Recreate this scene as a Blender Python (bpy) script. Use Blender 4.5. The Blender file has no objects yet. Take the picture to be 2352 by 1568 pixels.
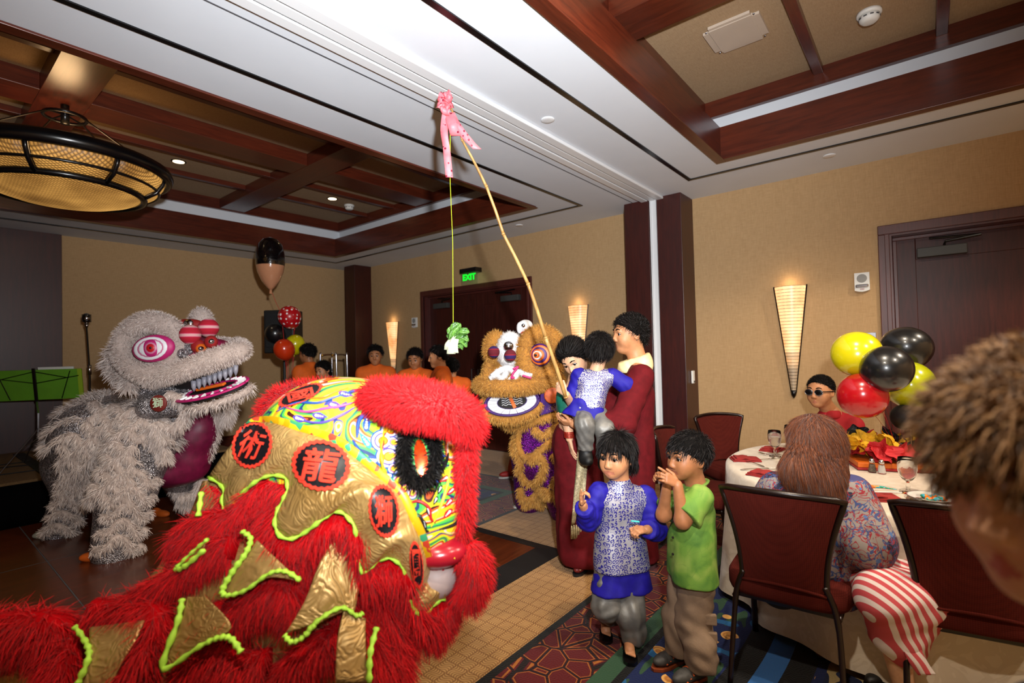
import bpy, bmesh, math, random
import numpy as np
from mathutils import Vector, Matrix
from mathutils.bvhtree import BVHTree
random.seed(7); RNG = np.random.default_rng(7)
S = bpy.context.scene
COL = S.collection
# ---------------------------------------------------------------- camera
FPX = 1163.89
RW = np.array([[.774300938, .0325792821, .63197836], [.63233069, -.000665611252, -.7746983], [-.0248184626, .999468933, -.0211162633]])
CAMP = np.array([0, 0, 1.5])
cd = bpy.data.cameras.new('camera'); co = bpy.data.objects.new('camera', cd); COL.objects.link(co)
cd.sensor_width = 36; cd.lens = 36 * FPX / 2352; cd.clip_start = .05
co.matrix_world = Matrix([[*RW[0], 0], [*RW[1], 0], [*RW[2], 1.5], [0, 0, 0, 1]])
cd.dof.use_dof = True; cd.dof.focus_distance = 3.0; cd.dof.aperture_fstop = 2.0
S.camera = co
# ---------------------------------------------------------------- world, flash, exposure
wd = bpy.data.worlds.new('world'); S.world = wd; wd.use_nodes = True
wd.node_tree.nodes['Background'].inputs[0].default_value = (.9, .85, .8, 1)
wd.node_tree.nodes['Background'].inputs[1].default_value = .02
def lamp(name, kind, loc, energy, color=(1, 1, 1), aim=None, **kw):
    l = bpy.data.lights.new(name, kind); l.energy = energy; l.color = color
    for k, v in kw.items(): setattr(l, k, v)
    o = bpy.data.objects.new(name, l); COL.objects.link(o); o.location = loc
    if aim is not None:
        o.rotation_euler = (Vector(aim) - Vector(loc)).to_track_quat('-Z', 'Y').to_euler()
    return o
# the photographer's flash, held a little above and right of the lens, turned up and to the left
lamp('flash', 'SPOT', (.16, .10, 1.86), 1020, (.95, .975, 1), aim=tuple(CAMP + (RW @ np.array([(1070 - 1176) / FPX, -(440 - 784) / FPX, -1.0])) * 4), spot_size=math.radians(110), spot_blend=1.0, shadow_soft_size=.05)
S.view_settings.view_transform = 'Standard'; S.view_settings.look = 'None'
S.view_settings.exposure = 0.12; S.view_settings.gamma = 1; S.view_settings.use_curve_mapping = False
# ---------------------------------------------------------------- helpers
def at(px, py, d):
    """point at forward distance d on the sight line of a pixel of the 2352x1568 frame"""
    return CAMP + (RW @ np.array([(px - 1176) / FPX, -(py - 784) / FPX, -1.0])) * d
def ats(l): return [at(*p) for p in l]
RIGHT = np.array([.7748, .6322, 0]); AWAY = np.array([-.6322, .7748, 0]); UP = np.array([0, 0, 1.])
def face(lr, fb, up=0):
    v = RIGHT * lr + AWAY * fb + UP * up; return v / np.linalg.norm(v)
def nrm(v):
    v = np.asarray(v, float); return v / (np.linalg.norm(v) + 1e-12)
def hexc(h):
    h = h.lstrip('#'); c = [int(h[i:i + 2], 16) / 255 for i in (0, 2, 4)]
    return tuple(x / 12.92 if x <= .04045 else ((x + .055) / 1.055) ** 2.4 for x in c) + (1,)
# --- node expressions
class V:
    def __init__(s, t, k): s.t, s.k = t, k
    def _m(s, op, o=None, rev=False, c=None):
        n = s.t.nodes.new('ShaderNodeMath'); n.operation = op
        a, b = (o, s) if rev else (s, o)
        for i, x in enumerate((a, b, c)):
            if x is None: continue
            if isinstance(x, V): s.t.links.new(x.k, n.inputs[i])
            else: n.inputs[i].default_value = x
        return V(s.t, n.outputs[0])
    def __add__(s, o): return s._m('ADD', o)
    __radd__ = __add__
    def __sub__(s, o): return s._m('SUBTRACT', o)
    def __rsub__(s, o): return s._m('SUBTRACT', o, True)
    def __mul__(s, o): return s._m('MULTIPLY', o)
    __rmul__ = __mul__
    def __truediv__(s, o): return s._m('DIVIDE', o)
    def sin(s): return s._m('SINE')
    def abs(s): return s._m('ABSOLUTE')
    def frac(s): return s._m('FRACT')
    def floor(s): return s._m('FLOOR')
    def mod(s, o): return s._m('FLOORED_MODULO', o)
    def pp(s, o): return s._m('PINGPONG', o)
    def lt(s, o): return s._m('LESS_THAN', o)
    def gt(s, o): return s._m('GREATER_THAN', o)
    def min(s, o): return s._m('MINIMUM', o)
    def max(s, o): return s._m('MAXIMUM', o)
    def sqrt(s): return s._m('SQRT')
    def atan2(s, o): return s._m('ARCTAN2', o)
class M:
    """one node material; self.bsdf is its Principled node"""
    def __init__(s, name):
        s.m = bpy.data.materials.new(name); s.m.use_nodes = True; s.t = s.m.node_tree
        s.bsdf = s.t.nodes['Principled BSDF']
    def coord(s, kind='Object'):
        return V(s.t, s.t.nodes.new('ShaderNodeTexCoord').outputs[kind])
    def xyz(s, v=None, kind='Object'):
        n = s.t.nodes.new('ShaderNodeSeparateXYZ'); s.t.links.new((v or s.coord(kind)).k, n.inputs[0])
        return [V(s.t, o) for o in n.outputs]
    def comb(s, x=0, y=0, z=0):
        n = s.t.nodes.new('ShaderNodeCombineXYZ')
        for i, a in enumerate((x, y, z)):
            if isinstance(a, V): s.t.links.new(a.k, n.inputs[i])
            else: n.inputs[i].default_value = a
        return V(s.t, n.outputs[0])
    def mapv(s, v, loc=(0, 0, 0), rot=(0, 0, 0), sc=(1, 1, 1)):
        n = s.t.nodes.new('ShaderNodeMapping'); s.t.links.new(v.k, n.inputs[0])
        n.inputs[1].default_value = loc; n.inputs[2].default_value = rot; n.inputs[3].default_value = sc
        return V(s.t, n.outputs[0])
    def noise(s, v=None, scale=5, detail=2, rough=.5, dist=0, out=0):
        n = s.t.nodes.new('ShaderNodeTexNoise'); s.t.links.new((v or s.coord()).k, n.inputs['Vector'])
        n.inputs['Scale'].default_value = scale; n.inputs['Detail'].default_value = detail; n.inputs['Roughness'].default_value = rough; n.inputs['Distortion'].default_value = dist
        return V(s.t, n.outputs[out])
    def voro(s, v=None, scale=5, feature='F1', out=0, rnd=1):
        n = s.t.nodes.new('ShaderNodeTexVoronoi'); n.feature = feature; s.t.links.new((v or s.coord()).k, n.inputs['Vector'])
        n.inputs['Scale'].default_value = scale; n.inputs['Randomness'].default_value = rnd
        return V(s.t, n.outputs[out])
    def island(s):
        return V(s.t, s.t.nodes.new('ShaderNodeNewGeometry').outputs['Random Per Island'])
    def ramp(s, f, stops, const=False):
        n = s.t.nodes.new('ShaderNodeValToRGB'); s.t.links.new(f.k, n.inputs[0]); r = n.color_ramp
        r.interpolation = 'CONSTANT' if const else 'LINEAR'
        while len(r.elements) < len(stops): r.elements.new(.5)
        for e, (p, c) in zip(r.elements, sorted(stops, key=lambda q: q[0])): e.position = p; e.color = hexc(c) if isinstance(c, str) else (*c, 1)[:4]
        return V(s.t, n.outputs[0])
    def mix(s, f, a, b):
        n = s.t.nodes.new('ShaderNodeMix'); n.data_type = 'RGBA'
        for i, x in ((0, f), (6, a), (7, b)):
            if isinstance(x, V): s.t.links.new(x.k, n.inputs[i])
            elif isinstance(x, str): n.inputs[i].default_value = hexc(x)
            else: n.inputs[i].default_value = x
        return V(s.t, n.outputs[2])
    def vmix(s, f, a, b): return a * (1 - f) + b * f
    def set(s, name, x):
        i = s.bsdf.inputs[name]
        if isinstance(x, V): s.t.links.new(x.k, i)
        elif isinstance(x, str): i.default_value = hexc(x)
        else: i.default_value = x
        return s
    def bump(s, h, strength=.3, dist=.01):
        n = s.t.nodes.new('ShaderNodeBump'); s.t.links.new(h.k, n.inputs['Height'])
        n.inputs['Strength'].default_value = strength; n.inputs['Distance'].default_value = dist
        s.t.links.new(n.outputs[0], s.bsdf.inputs['Normal']); return s
    def emit(s, c, e):
        s.set('Emission Color', c); s.set('Emission Strength', e); return s
MATS = {}
def mat(name, base='#808080', rough=.6, metal=0, spec=.5, var=0, vscale=8, bump=0, bscale=60, **kw):
    """plain procedural material: a base colour with soft noise variation and fine relief"""
    if name in MATS: return MATS[name]
    m = M(name)
    if var:
        n = m.noise(scale=vscale, detail=4); c = hexc(base)
        m.set('Base Color', m.ramp(n, [(.3, tuple(x * (1 - var) for x in c[:3])), (.7, tuple(min(1, x * (1 + var)) for x in c[:3]))]))
    else: m.set('Base Color', base)
    m.set('Roughness', rough); m.set('Metallic', metal); m.set('Specular IOR Level', spec)
    for k, v in kw.items(): m.set(k, v)
    if bump: m.bump(m.noise(scale=bscale, detail=3), bump, .005)
    MATS[name] = m.m; return m.m
def done(m): MATS[m.m.name] = m.m; return m.m
# --- objects
def thing(name, label, cat, loc=(0, 0, 0), rz=0, group=None):
    o = bpy.data.objects.new(name, None); COL.objects.link(o); o.location = tuple(loc); o.rotation_euler = (0, 0, rz)
    o.empty_display_size = .1; tag(o, label, cat, group); return o
def tag(o, label=None, cat=None, group=None, kind=None):
    for k, v in (('label', label), ('category', cat), ('group', group), ('kind', kind)):
        if v: o[k] = v
    return o
LOCAL = set()
def mk(name, v, f, m=None, parent=None, smooth=False, uv=None, fm=None, local=False, label=None, stuff=False):
    """link one mesh object; world-space vertices unless local (then in the parent's frame)"""
    me = bpy.data.meshes.new(name); v = np.asarray(v, float).reshape(-1, 3)
    if isinstance(f, np.ndarray):
        k = f.shape[1]; me.vertices.add(len(v)); me.vertices.foreach_set('co', v.ravel())
        me.loops.add(f.size); me.loops.foreach_set('vertex_index', f.ravel().astype(np.int32))
        me.polygons.add(len(f)); me.polygons.foreach_set('loop_start', np.arange(0, f.size, k, dtype=np.int32)); me.update(calc_edges=True)
    else: me.from_pydata([tuple(x) for x in v], [], f)
    me.validate()
    for x in (m if isinstance(m, (list, tuple)) else [m]):
        if x: me.materials.append(x)
    n = len(me.polygons)
    if smooth: me.polygons.foreach_set('use_smooth', np.ones(n, bool))
    if fm is not None: me.polygons.foreach_set('material_index', np.asarray(fm, np.int32)[:n])
    if uv is not None:
        ul = me.uv_layers.new(name='UVMap'); idx = np.empty(len(me.loops), np.int32); me.loops.foreach_get('vertex_index', idx)
        ul.data.foreach_set('uv', np.asarray(uv, float)[idx].ravel())
    me.update(); o = bpy.data.objects.new(name, me); COL.objects.link(o)
    if parent is not None:
        o.parent = parent
        if not local: 
            l = np.zeros(3); p = parent
            while p is not None: l += np.array(p.location); p = p.parent
            o.location = tuple(-l)
    if label: o['label'] = label
    if stuff: o['kind'] = 'stuff'
    return o
class MB:
    def __init__(s): s.v = []; s.f = []
    def add(s, v, f):
        b = len(s.v); s.v.extend([tuple(map(float, x)) for x in v]); s.f.extend([tuple(b + i for i in q) for q in f]); return s
    def box(s, c, size, rot=None, bev=0):
        bm = bmesh.new(); bmesh.ops.create_cube(bm, size=1)
        for q in bm.verts: q.co = Vector((q.co.x * size[0], q.co.y * size[1], q.co.z * size[2]))
        if bev: bmesh.ops.bevel(bm, geom=bm.edges[:] + bm.verts[:], offset=bev, segments=2, affect='EDGES', profile=.5)
        R = rot if rot is not None else np.eye(3); bm.verts.index_update()
        v = [np.asarray(c) + R @ np.array(q.co) for q in bm.verts]; f = [[q.index for q in p.verts] for p in bm.faces]; bm.free()
        return s.add(v, f)
    def bb(s, x0, x1, y0, y1, z0, z1, bev=0): return s.box(((x0 + x1) / 2, (y0 + y1) / 2, (z0 + z1) / 2), (abs(x1 - x0), abs(y1 - y0), abs(z1 - z0)), bev=bev)
    def tube(s, path, rad, n=8, cap=True, flat=1.0, closed=False, up=None):
        P = np.asarray(path, float); k = len(P); rad = np.broadcast_to(np.asarray(rad, float), (k,))
        T = np.gradient(P, axis=0) if k > 2 else np.repeat((P[1] - P[0])[None], k, 0)
        if closed: T = np.roll(P, -1, 0) - np.roll(P, 1, 0)
        T /= np.linalg.norm(T, axis=1)[:, None] + 1e-9
        a = np.array(up if up is not None else (0, 0, 1.)); 
        if abs(T[0] @ a) > .9: a = np.array([1., 0, 0])
        v = []; u = nrm(np.cross(T[0], a))
        for i in range(k):
            u = nrm(u - T[i] * (u @ T[i])); w = np.cross(T[i], u)
            for j in range(n):
                t = 2 * math.pi * j / n; v.append(P[i] + rad[i] * (u * math.cos(t) + w * math.sin(t) * flat))
        f = []
        for i in range(k if closed else k - 1):
            i2 = (i + 1) % k
            for j in range(n): f.append((i * n + j, i * n + (j + 1) % n, i2 * n + (j + 1) % n, i2 * n + j))
        if cap and not closed: f += [tuple(range(n))[::-1], tuple((k - 1) * n + j for j in range(n))]
        return s.add(v, f)
    def lathe(s, prof, c=(0, 0, 0), n=24, axis=None, ph=0, sq=None):
        v = []; f = []; k = len(prof); c = np.asarray(c, float); R = np.eye(3)
        if axis is not None:
            z = nrm(axis); x = nrm(np.cross((0, 0, 1.) if abs(z[2]) < .95 else (1., 0, 0), z)); R = np.array([x, np.cross(z, x), z]).T
        for r, z in prof:
            for j in range(n):
                t = 2 * math.pi * j / n + ph; q = np.array([r * math.cos(t), r * math.sin(t), z]); v.append(c + R @ q)
        for i in range(k - 1):
            for j in range(n): f.append((i * n + j, i * n + (j + 1) % n, (i + 1) * n + (j + 1) % n, (i + 1) * n + j))
        f += [tuple(range(n))[::-1], tuple((k - 1) * n + j for j in range(n))]
        return s.add(v, f)
    def ell(s, c, r, R=None, n=16, m=10):
        r = np.broadcast_to(np.asarray(r, float), (3,)); R = np.eye(3) if R is None else R; v = []; f = []
        for i in range(m + 1):
            p = math.pi * i / m
            for j in range(n):
                t = 2 * math.pi * j / n; v.append(np.asarray(c) + R @ (r * np.array([math.sin(p) * math.cos(t), math.sin(p) * math.sin(t), math.cos(p)])))
        for i in range(m):
            for j in range(n): f.append((i * n + j, (i + 1) * n + j, (i + 1) * n + (j + 1) % n, i * n + (j + 1) % n))
        return s.add(v, f)
    def grid(s, G, thick=0, close_u=False):
        """sheet of points G[i][j]; thick > 0 gives it a second side"""
        G = np.asarray(G, float); a, b = G.shape[:2]; v = list(G.reshape(-1, 3)); f = []
        for i in range(a if close_u else a - 1):
            for j in range(b - 1): f.append((i * b + j, ((i + 1) % a) * b + j, ((i + 1) % a) * b + j + 1, i * b + j + 1))
        if thick:
            du = np.gradient(G, axis=0); dv = np.gradient(G, axis=1); N = np.cross(du, dv); N /= np.linalg.norm(N, axis=2)[..., None] + 1e-9
            H = G - N * thick; o = a * b; v += list(H.reshape(-1, 3)); f += [tuple(o + i for i in q[::-1]) for q in f]
            e = [i * b for i in range(a)] + [(a - 1) * b + j for j in range(1, b)] + [i * b + b - 1 for i in range(a - 2, -1, -1)] + [j for j in range(b - 2, 0, -1)]
            for i in range(len(e)): p, q = e[i], e[(i + 1) % len(e)]; f.append((p, o + p, o + q, q))
        return s.add(v, f)
    def build(s, name, m=None, parent=None, smooth=False, **kw): return mk(name, s.v, s.f, m, parent, smooth, **kw)
def cr(P, n=8, closed=False):
    """Catmull-Rom resample, n steps per span"""
    P = np.asarray(P, float); out = []; k = len(P)
    for i in range(k if closed else k - 1):
        g = lambda j: P[j % k] if closed else P[min(max(j, 0), k - 1)]
        a, b, c, d = g(i - 1), g(i), g(i + 1), g(i + 2)
        for t in np.linspace(0, 1, n, endpoint=False):
            out.append(.5 * (2 * b + (c - a) * t + (2 * a - 5 * b + 4 * c - d) * t * t + (3 * b - 3 * c + d - a) * t ** 3))
    if not closed: out.append(P[-1])
    return np.array(out)
def crgrid(G, nu=6, nv=6):
    G = np.asarray(G, float); A = np.array([cr(row, nv) for row in G]); return np.array([cr(A[:, j], nu) for j in range(A.shape[1])]).transpose(1, 0, 2)
def sn(p, k=1.0, seed=0):
    """cheap smooth 3-D sine noise in about -1..1"""
    p = np.asarray(p) * k; r = np.random.default_rng(seed); o = 0
    for _ in range(4):
        d = r.normal(size=3); o = o + np.sin(p @ d + r.uniform(0, 6.28))
    return o / 3
def copytree(o, parent=None):
    c = o.copy(); COL.objects.link(c); c.parent = parent
    for ch in o.children: copytree(ch, c)
    return c
# --- signed-distance modelling: one continuous skin over blended primitives
def cap(a, b, ra, rb=None, lab=0, k=None, op='u'): return dict(t='c', a=np.asarray(a, float), b=np.asarray(b, float), ra=ra, rb=ra if rb is None else rb, lab=lab, k=k, op=op)
def ell(c, r, R=None, lab=0, k=None, op='u'): return dict(t='e', c=np.asarray(c, float), r=np.broadcast_to(np.asarray(r, float), (3,)), R=np.eye(3) if R is None else np.asarray(R), lab=lab, k=k, op=op)
def hs(p, n, k=.004): return dict(t='h', p=np.asarray(p, float), n=nrm(n), lab=-1, k=k, op='i')   # keeps the side away from n
def pdist(q, X):
    if q['t'] == 'c':
        ba = q['b'] - q['a']; l2 = ba @ ba + 1e-12; pa = X - q['a']; h = np.clip((pa @ ba) / l2, 0, 1)
        return np.linalg.norm(pa - h[..., None] * ba, axis=-1) - (q['ra'] + (q['rb'] - q['ra']) * h)
    if q['t'] == 'e':
        Y = (X - q['c']) @ q['R']; k0 = np.linalg.norm(Y / q['r'], axis=-1); k1 = np.linalg.norm(Y / q['r'] ** 2, axis=-1)
        return k0 * (k0 - 1) / (k1 + 1e-9)
    return (X - q['p']) @ q['n']
def pbox(q):
    if q['t'] == 'c':
        r = max(q['ra'], q['rb']); return np.minimum(q['a'], q['b']) - r, np.maximum(q['a'], q['b']) + r
    e = np.abs(q['R']) @ q['r']; return q['c'] - e, q['c'] + e
def sdf(prims, res=.01, k=.03, box=None):
    U = [q for q in prims if q['op'] == 'u']; lo = np.min([pbox(q)[0] for q in U], 0) - 2 * res; hi = np.max([pbox(q)[1] for q in U], 0) + 2 * res
    n = np.ceil((hi - lo) / res).astype(int) + 1; D = np.full(n, 1.0, np.float32)
    ax = [lo[i] + res * np.arange(n[i]) for i in range(3)]
    for q in prims:
        kk = q['k'] if q['k'] is not None else k
        if q['t'] == 'h': sl = [slice(0, n[i]) for i in range(3)]
        else:
            l, h = pbox(q); pad = kk + 2.5 * res; a = np.clip(np.floor((l - pad - lo) / res).astype(int), 0, n); b = np.clip(np.ceil((h + pad - lo) / res).astype(int) + 1, 0, n)
            sl = [slice(a[i], b[i]) for i in range(3)]
        X = np.stack(np.meshgrid(ax[0][sl[0]], ax[1][sl[1]], ax[2][sl[2]], indexing='ij'), -1)
        if X.size == 0: continue
        d = pdist(q, X).astype(np.float32); e = D[tuple(sl)]; kk = max(kk, 1e-5)
        if q['op'] == 'u':
            h = np.maximum(kk - np.abs(e - d), 0) / kk; D[tuple(sl)] = np.minimum(e, d) - h * h * kk * .25
        elif q['op'] == 's':
            h = np.maximum(kk - np.abs(e + d), 0) / kk; D[tuple(sl)] = np.maximum(e, -d) + h * h * kk * .25
        else: D[tuple(sl)] = np.maximum(e, d)
    # surface nets
    s = D < 0; c = np.zeros(n - 1, int)
    for i in (0, 1):
        for j in (0, 1):
            for l in (0, 1): c += s[i:n[0] - 1 + i, j:n[1] - 1 + j, l:n[2] - 1 + l]
    act = (c > 0) & (c < 8); idx = -np.ones(n - 1, int); ii = np.argwhere(act); idx[act] = np.arange(len(ii))
    acc = np.zeros((len(ii), 3)); cnt = np.zeros(len(ii))
    for d in range(3):
        o1, o2 = [x for x in range(3) if x != d]
        for u in (0, 1):
            for w in (0, 1):
                A = ii.copy(); A[:, o1] += u; A[:, o2] += w; B = A.copy(); B[:, d] += 1
                da = D[A[:, 0], A[:, 1], A[:, 2]]; db = D[B[:, 0], B[:, 1], B[:, 2]]; m = (da < 0) != (db < 0)
                t = da[m] / (da[m] - db[m]); P = A[m].astype(float); P[:, d] += t; acc[m] += P; cnt[m] += 1
    Vv = lo + res * acc / cnt[:, None]; F = []
    for d in range(3):
        o1, o2 = (d + 1) % 3, (d + 2) % 3; sa = [slice(None)] * 3; sb = [slice(None)] * 3; sa[d] = slice(0, -1); sb[d] = slice(1, None)
        x = np.argwhere(s[tuple(sa)] != s[tuple(sb)]); x = x[(x[:, o1] > 0) & (x[:, o2] > 0) & (x[:, o1] < n[o1] - 1) & (x[:, o2] < n[o2] - 1)]
        if not len(x): continue
        ins = s[x[:, 0], x[:, 1], x[:, 2]]; q = []
        for u, w in ((0, 0), (1, 0), (1, 1), (0, 1)):
            y = x.copy(); y[:, o1] -= u; y[:, o2] -= w; q.append(idx[y[:, 0], y[:, 1], y[:, 2]])
        q = np.stack(q, 1); q[~ins] = q[~ins][:, ::-1]; F.append(q)
    F = np.concatenate(F)
    return Vv, F
def labels(prims, V, F):
    U = [q for q in prims if q['op'] == 'u']; C = V[F].mean(1); best = np.full(len(C), 9.); L = np.zeros(len(C), int)
    for q in U:
        d = pdist(q, C) + q.get('bias', 0); m = d < best; best[m] = d[m]; L[m] = q['lab']
    return L
def vnorm(V, F):
    N = np.zeros_like(V); a = np.cross(V[F[:, 2]] - V[F[:, 0]], V[F[:, 3]] - V[F[:, 1]])
    for i in range(4): np.add.at(N, F[:, i], a)
    return N / (np.linalg.norm(N, axis=1)[:, None] + 1e-12)
def relax(V, F, it=1, w=.5):
    for _ in range(it):
        A = np.zeros_like(V); c = np.zeros(len(V))
        for i in range(4):
            np.add.at(A, F[:, i], V[F[:, (i + 1) % 4]] + V[F[:, (i + 3) % 4]]); np.add.at(c, F[:, i], 2)
        V = V * (1 - w) + w * A / np.maximum(c, 1)[:, None]
    return V
def join(parts):
    """several (V, F, labels) into one"""
    Vs, Fs, Ls, o = [], [], [], 0
    for v, f, l in parts: Vs.append(v); Fs.append(f + o); Ls.append(l); o += len(v)
    return np.concatenate(Vs), np.concatenate(Fs), np.concatenate(Ls)
def skin(name, prims, m, parent, res=.01, k=.03, it=1, fold=0, fk=30, seed=0, **kw):
    Vv, F = sdf(prims, res, k); Vv = relax(Vv, F, it)
    if fold: Vv = Vv + vnorm(Vv, F) * (fold * sn(Vv + .03 * np.sin(Vv[:, ::-1] * 9), fk, seed))[:, None]
    fm = labels(prims, Vv, F) if isinstance(m, (list, tuple)) else None
    return mk(name, Vv, F, m, parent, True, fm=fm, **kw)
# --- fur and hair: many thin tapered strips in one part
def strips(name, roots, tips, w, m, parent, droop=None, seed=0, seg=2, curl=0, local=False):
    """roots, tips: n x 3; each strand bends by droop (n x 3 added at the tip, quadratic)"""
    r = np.random.default_rng(seed); n = len(roots); w = np.broadcast_to(np.asarray(w, float), (n,))
    d = tips - roots; side = np.cross(d, r.normal(size=(n, 3))); side /= np.linalg.norm(side, axis=1)[:, None] + 1e-9
    t = np.linspace(0, 1, seg + 1); P = []
    for i, a in enumerate(t):
        c = roots + d * a + (droop * a * a if droop is not None else 0)
        if curl: c = c + side * (curl * math.sin(a * 7))
        ww = w * (1 - .85 * a ** 1.5); P.append(c - side * ww[:, None] / 2); P.append(c + side * ww[:, None] / 2)
    Vv = np.stack(P, 1).reshape(-1, 3); k = 2 * (seg + 1); b = (np.arange(n) * k)[:, None, None]
    q = np.array([[2 * i, 2 * i + 1, 2 * i + 3, 2 * i + 2] for i in range(seg)])[None]
    return mk(name, Vv, (b + q).reshape(-1, 4), m, parent, True, local=local, stuff=True)
def tube_roots(path, rad, n, seed=0, a0=0, a1=2 * math.pi, up=(0, 0, 1.)):
    """n random points on a tube, with outward normals and tangents"""
    r = np.random.default_rng(seed); P = np.asarray(path, float); T = np.gradient(P, axis=0); L = np.linalg.norm(T, axis=1); T /= L[:, None] + 1e-9
    rad = np.broadcast_to(np.asarray(rad, float), (len(P),)); x = r.choice(len(P) - 1, n, p=L[:-1] / L[:-1].sum()); t = r.random(n)[:, None]
    c = P[x] * (1 - t) + P[x + 1] * t; T = T[x]; R = rad[x] * (1 - t[:, 0]) + rad[x + 1] * t[:, 0]
    u = np.cross(T, np.array(up)); bad = np.linalg.norm(u, axis=1) < .2; u[bad] = np.cross(T[bad], (1., .3, 0)); u /= np.linalg.norm(u, axis=1)[:, None]; w = np.cross(T, u)
    a = r.uniform(a0, a1, n)[:, None]; N = u * np.cos(a) + w * np.sin(a); return c + N * R[:, None], N, T
def surf_roots(V, F, n, seed=0, mask=None):
    r = np.random.default_rng(seed); A = np.linalg.norm(np.cross(V[F[:, 2]] - V[F[:, 0]], V[F[:, 3]] - V[F[:, 1]]), axis=1)
    if mask is not None: A = A * mask
    x = r.choice(len(F), n, p=A / A.sum()); a, b = r.random((2, n, 1)); q = V[F[x]]
    p = (q[:, 0] * (1 - a) + q[:, 1] * a) * (1 - b) + (q[:, 3] * (1 - a) + q[:, 2] * a) * b
    N = np.cross(q[:, 2] - q[:, 0], q[:, 3] - q[:, 1]); N /= np.linalg.norm(N, axis=1)[:, None] + 1e-12
    return p, N
def furmat(name, a, b, c=None, rough=.85, sheen=.3):
    if name in MATS: return MATS[name]
    m = M(name); i = m.island(); st = [(0, a), (1, b)] if c is None else [(0, a), (.6, b), (1, c)]
    m.set('Base Color', m.ramp(i, st)); m.set('Roughness', rough); m.set('Specular IOR Level', .2); m.set('Sheen Weight', sheen)
    return done(m)
# ---------------------------------------------------------------- surface materials
def wood(name, a, b, rough=.32, axis='z', sc=1.0, coat=.25):
    if name in MATS: return MATS[name]
    m = M(name); sc3 = {'z': (14, 14, 1.2), 'x': (1.2, 14, 14), 'y': (14, 1.2, 14)}[axis]
    v = m.mapv(m.coord(), sc=tuple(x * sc for x in sc3)); n = m.noise(v, 3, 6, .6, .6); n2 = m.noise(m.coord(), 1.1, 2)
    m.set('Base Color', m.ramp(n * .75 + n2 * .25, [(.3, a), (.7, b)])); m.set('Roughness', rough); m.set('Coat Weight', coat); m.set('Coat Roughness', .25)
    m.bump(n, .08, .002); return done(m)
WOODX = wood('cherry_wood_x', '#3a140b', '#602614', axis='x'); WOODY = wood('cherry_wood_y', '#3a140b', '#602614', axis='y'); WOODZ = wood('mahogany_wood_z', '#280a07', '#43140d', rough=.42, coat=.06)
def wallpaper():
    m = M('tan_grasscloth'); v = m.mapv(m.coord(), sc=(160, 160, 14)); n = m.noise(v, 1, 3, .6); w = m.noise(m.mapv(m.coord(), sc=(12, 12, 170)), 1, 3)
    m.set('Base Color', m.ramp(n * .5 + w * .5, [(.3, '#a5845a'), (.7, '#bc9b70')])); m.set('Roughness', .8); m.bump(n + w, .12, .002); return done(m)
WALLP = wallpaper()
def ceilpanel():
    m = M('tan_ceiling_fabric'); n = m.noise(m.mapv(m.coord(), sc=(150, 20, 20)), 1, 3) * .5 + m.noise(m.mapv(m.coord(), sc=(20, 150, 20)), 1, 3) * .5
    m.set('Base Color', m.ramp(n, [(.35, '#94795a'), (.65, '#a88d6c')])); m.set('Roughness', .9); m.bump(n, .1, .002); return done(m)
CPANEL = ceilpanel()
WHITE = mat('ceiling_white_paint', '#d4d9e0', .85, var=.02, vscale=3, bump=.04, bscale=90)
WHITE2 = mat('white_enamel', '#dcdee0', .4)
BLACK = mat('matte_black', '#0a0a0b', .6, bump=.05)
BLKG = mat('gloss_black', '#08080a', .25)
CHROME = mat('chrome', '#c8c8cc', .16, 1, var=.05)
STEEL = mat('brushed_steel', '#8b8b90', .35, 1, var=.1, vscale=30)
PLASTIC = mat('white_plastic', '#d8d8d4', .45, var=.02)
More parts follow.
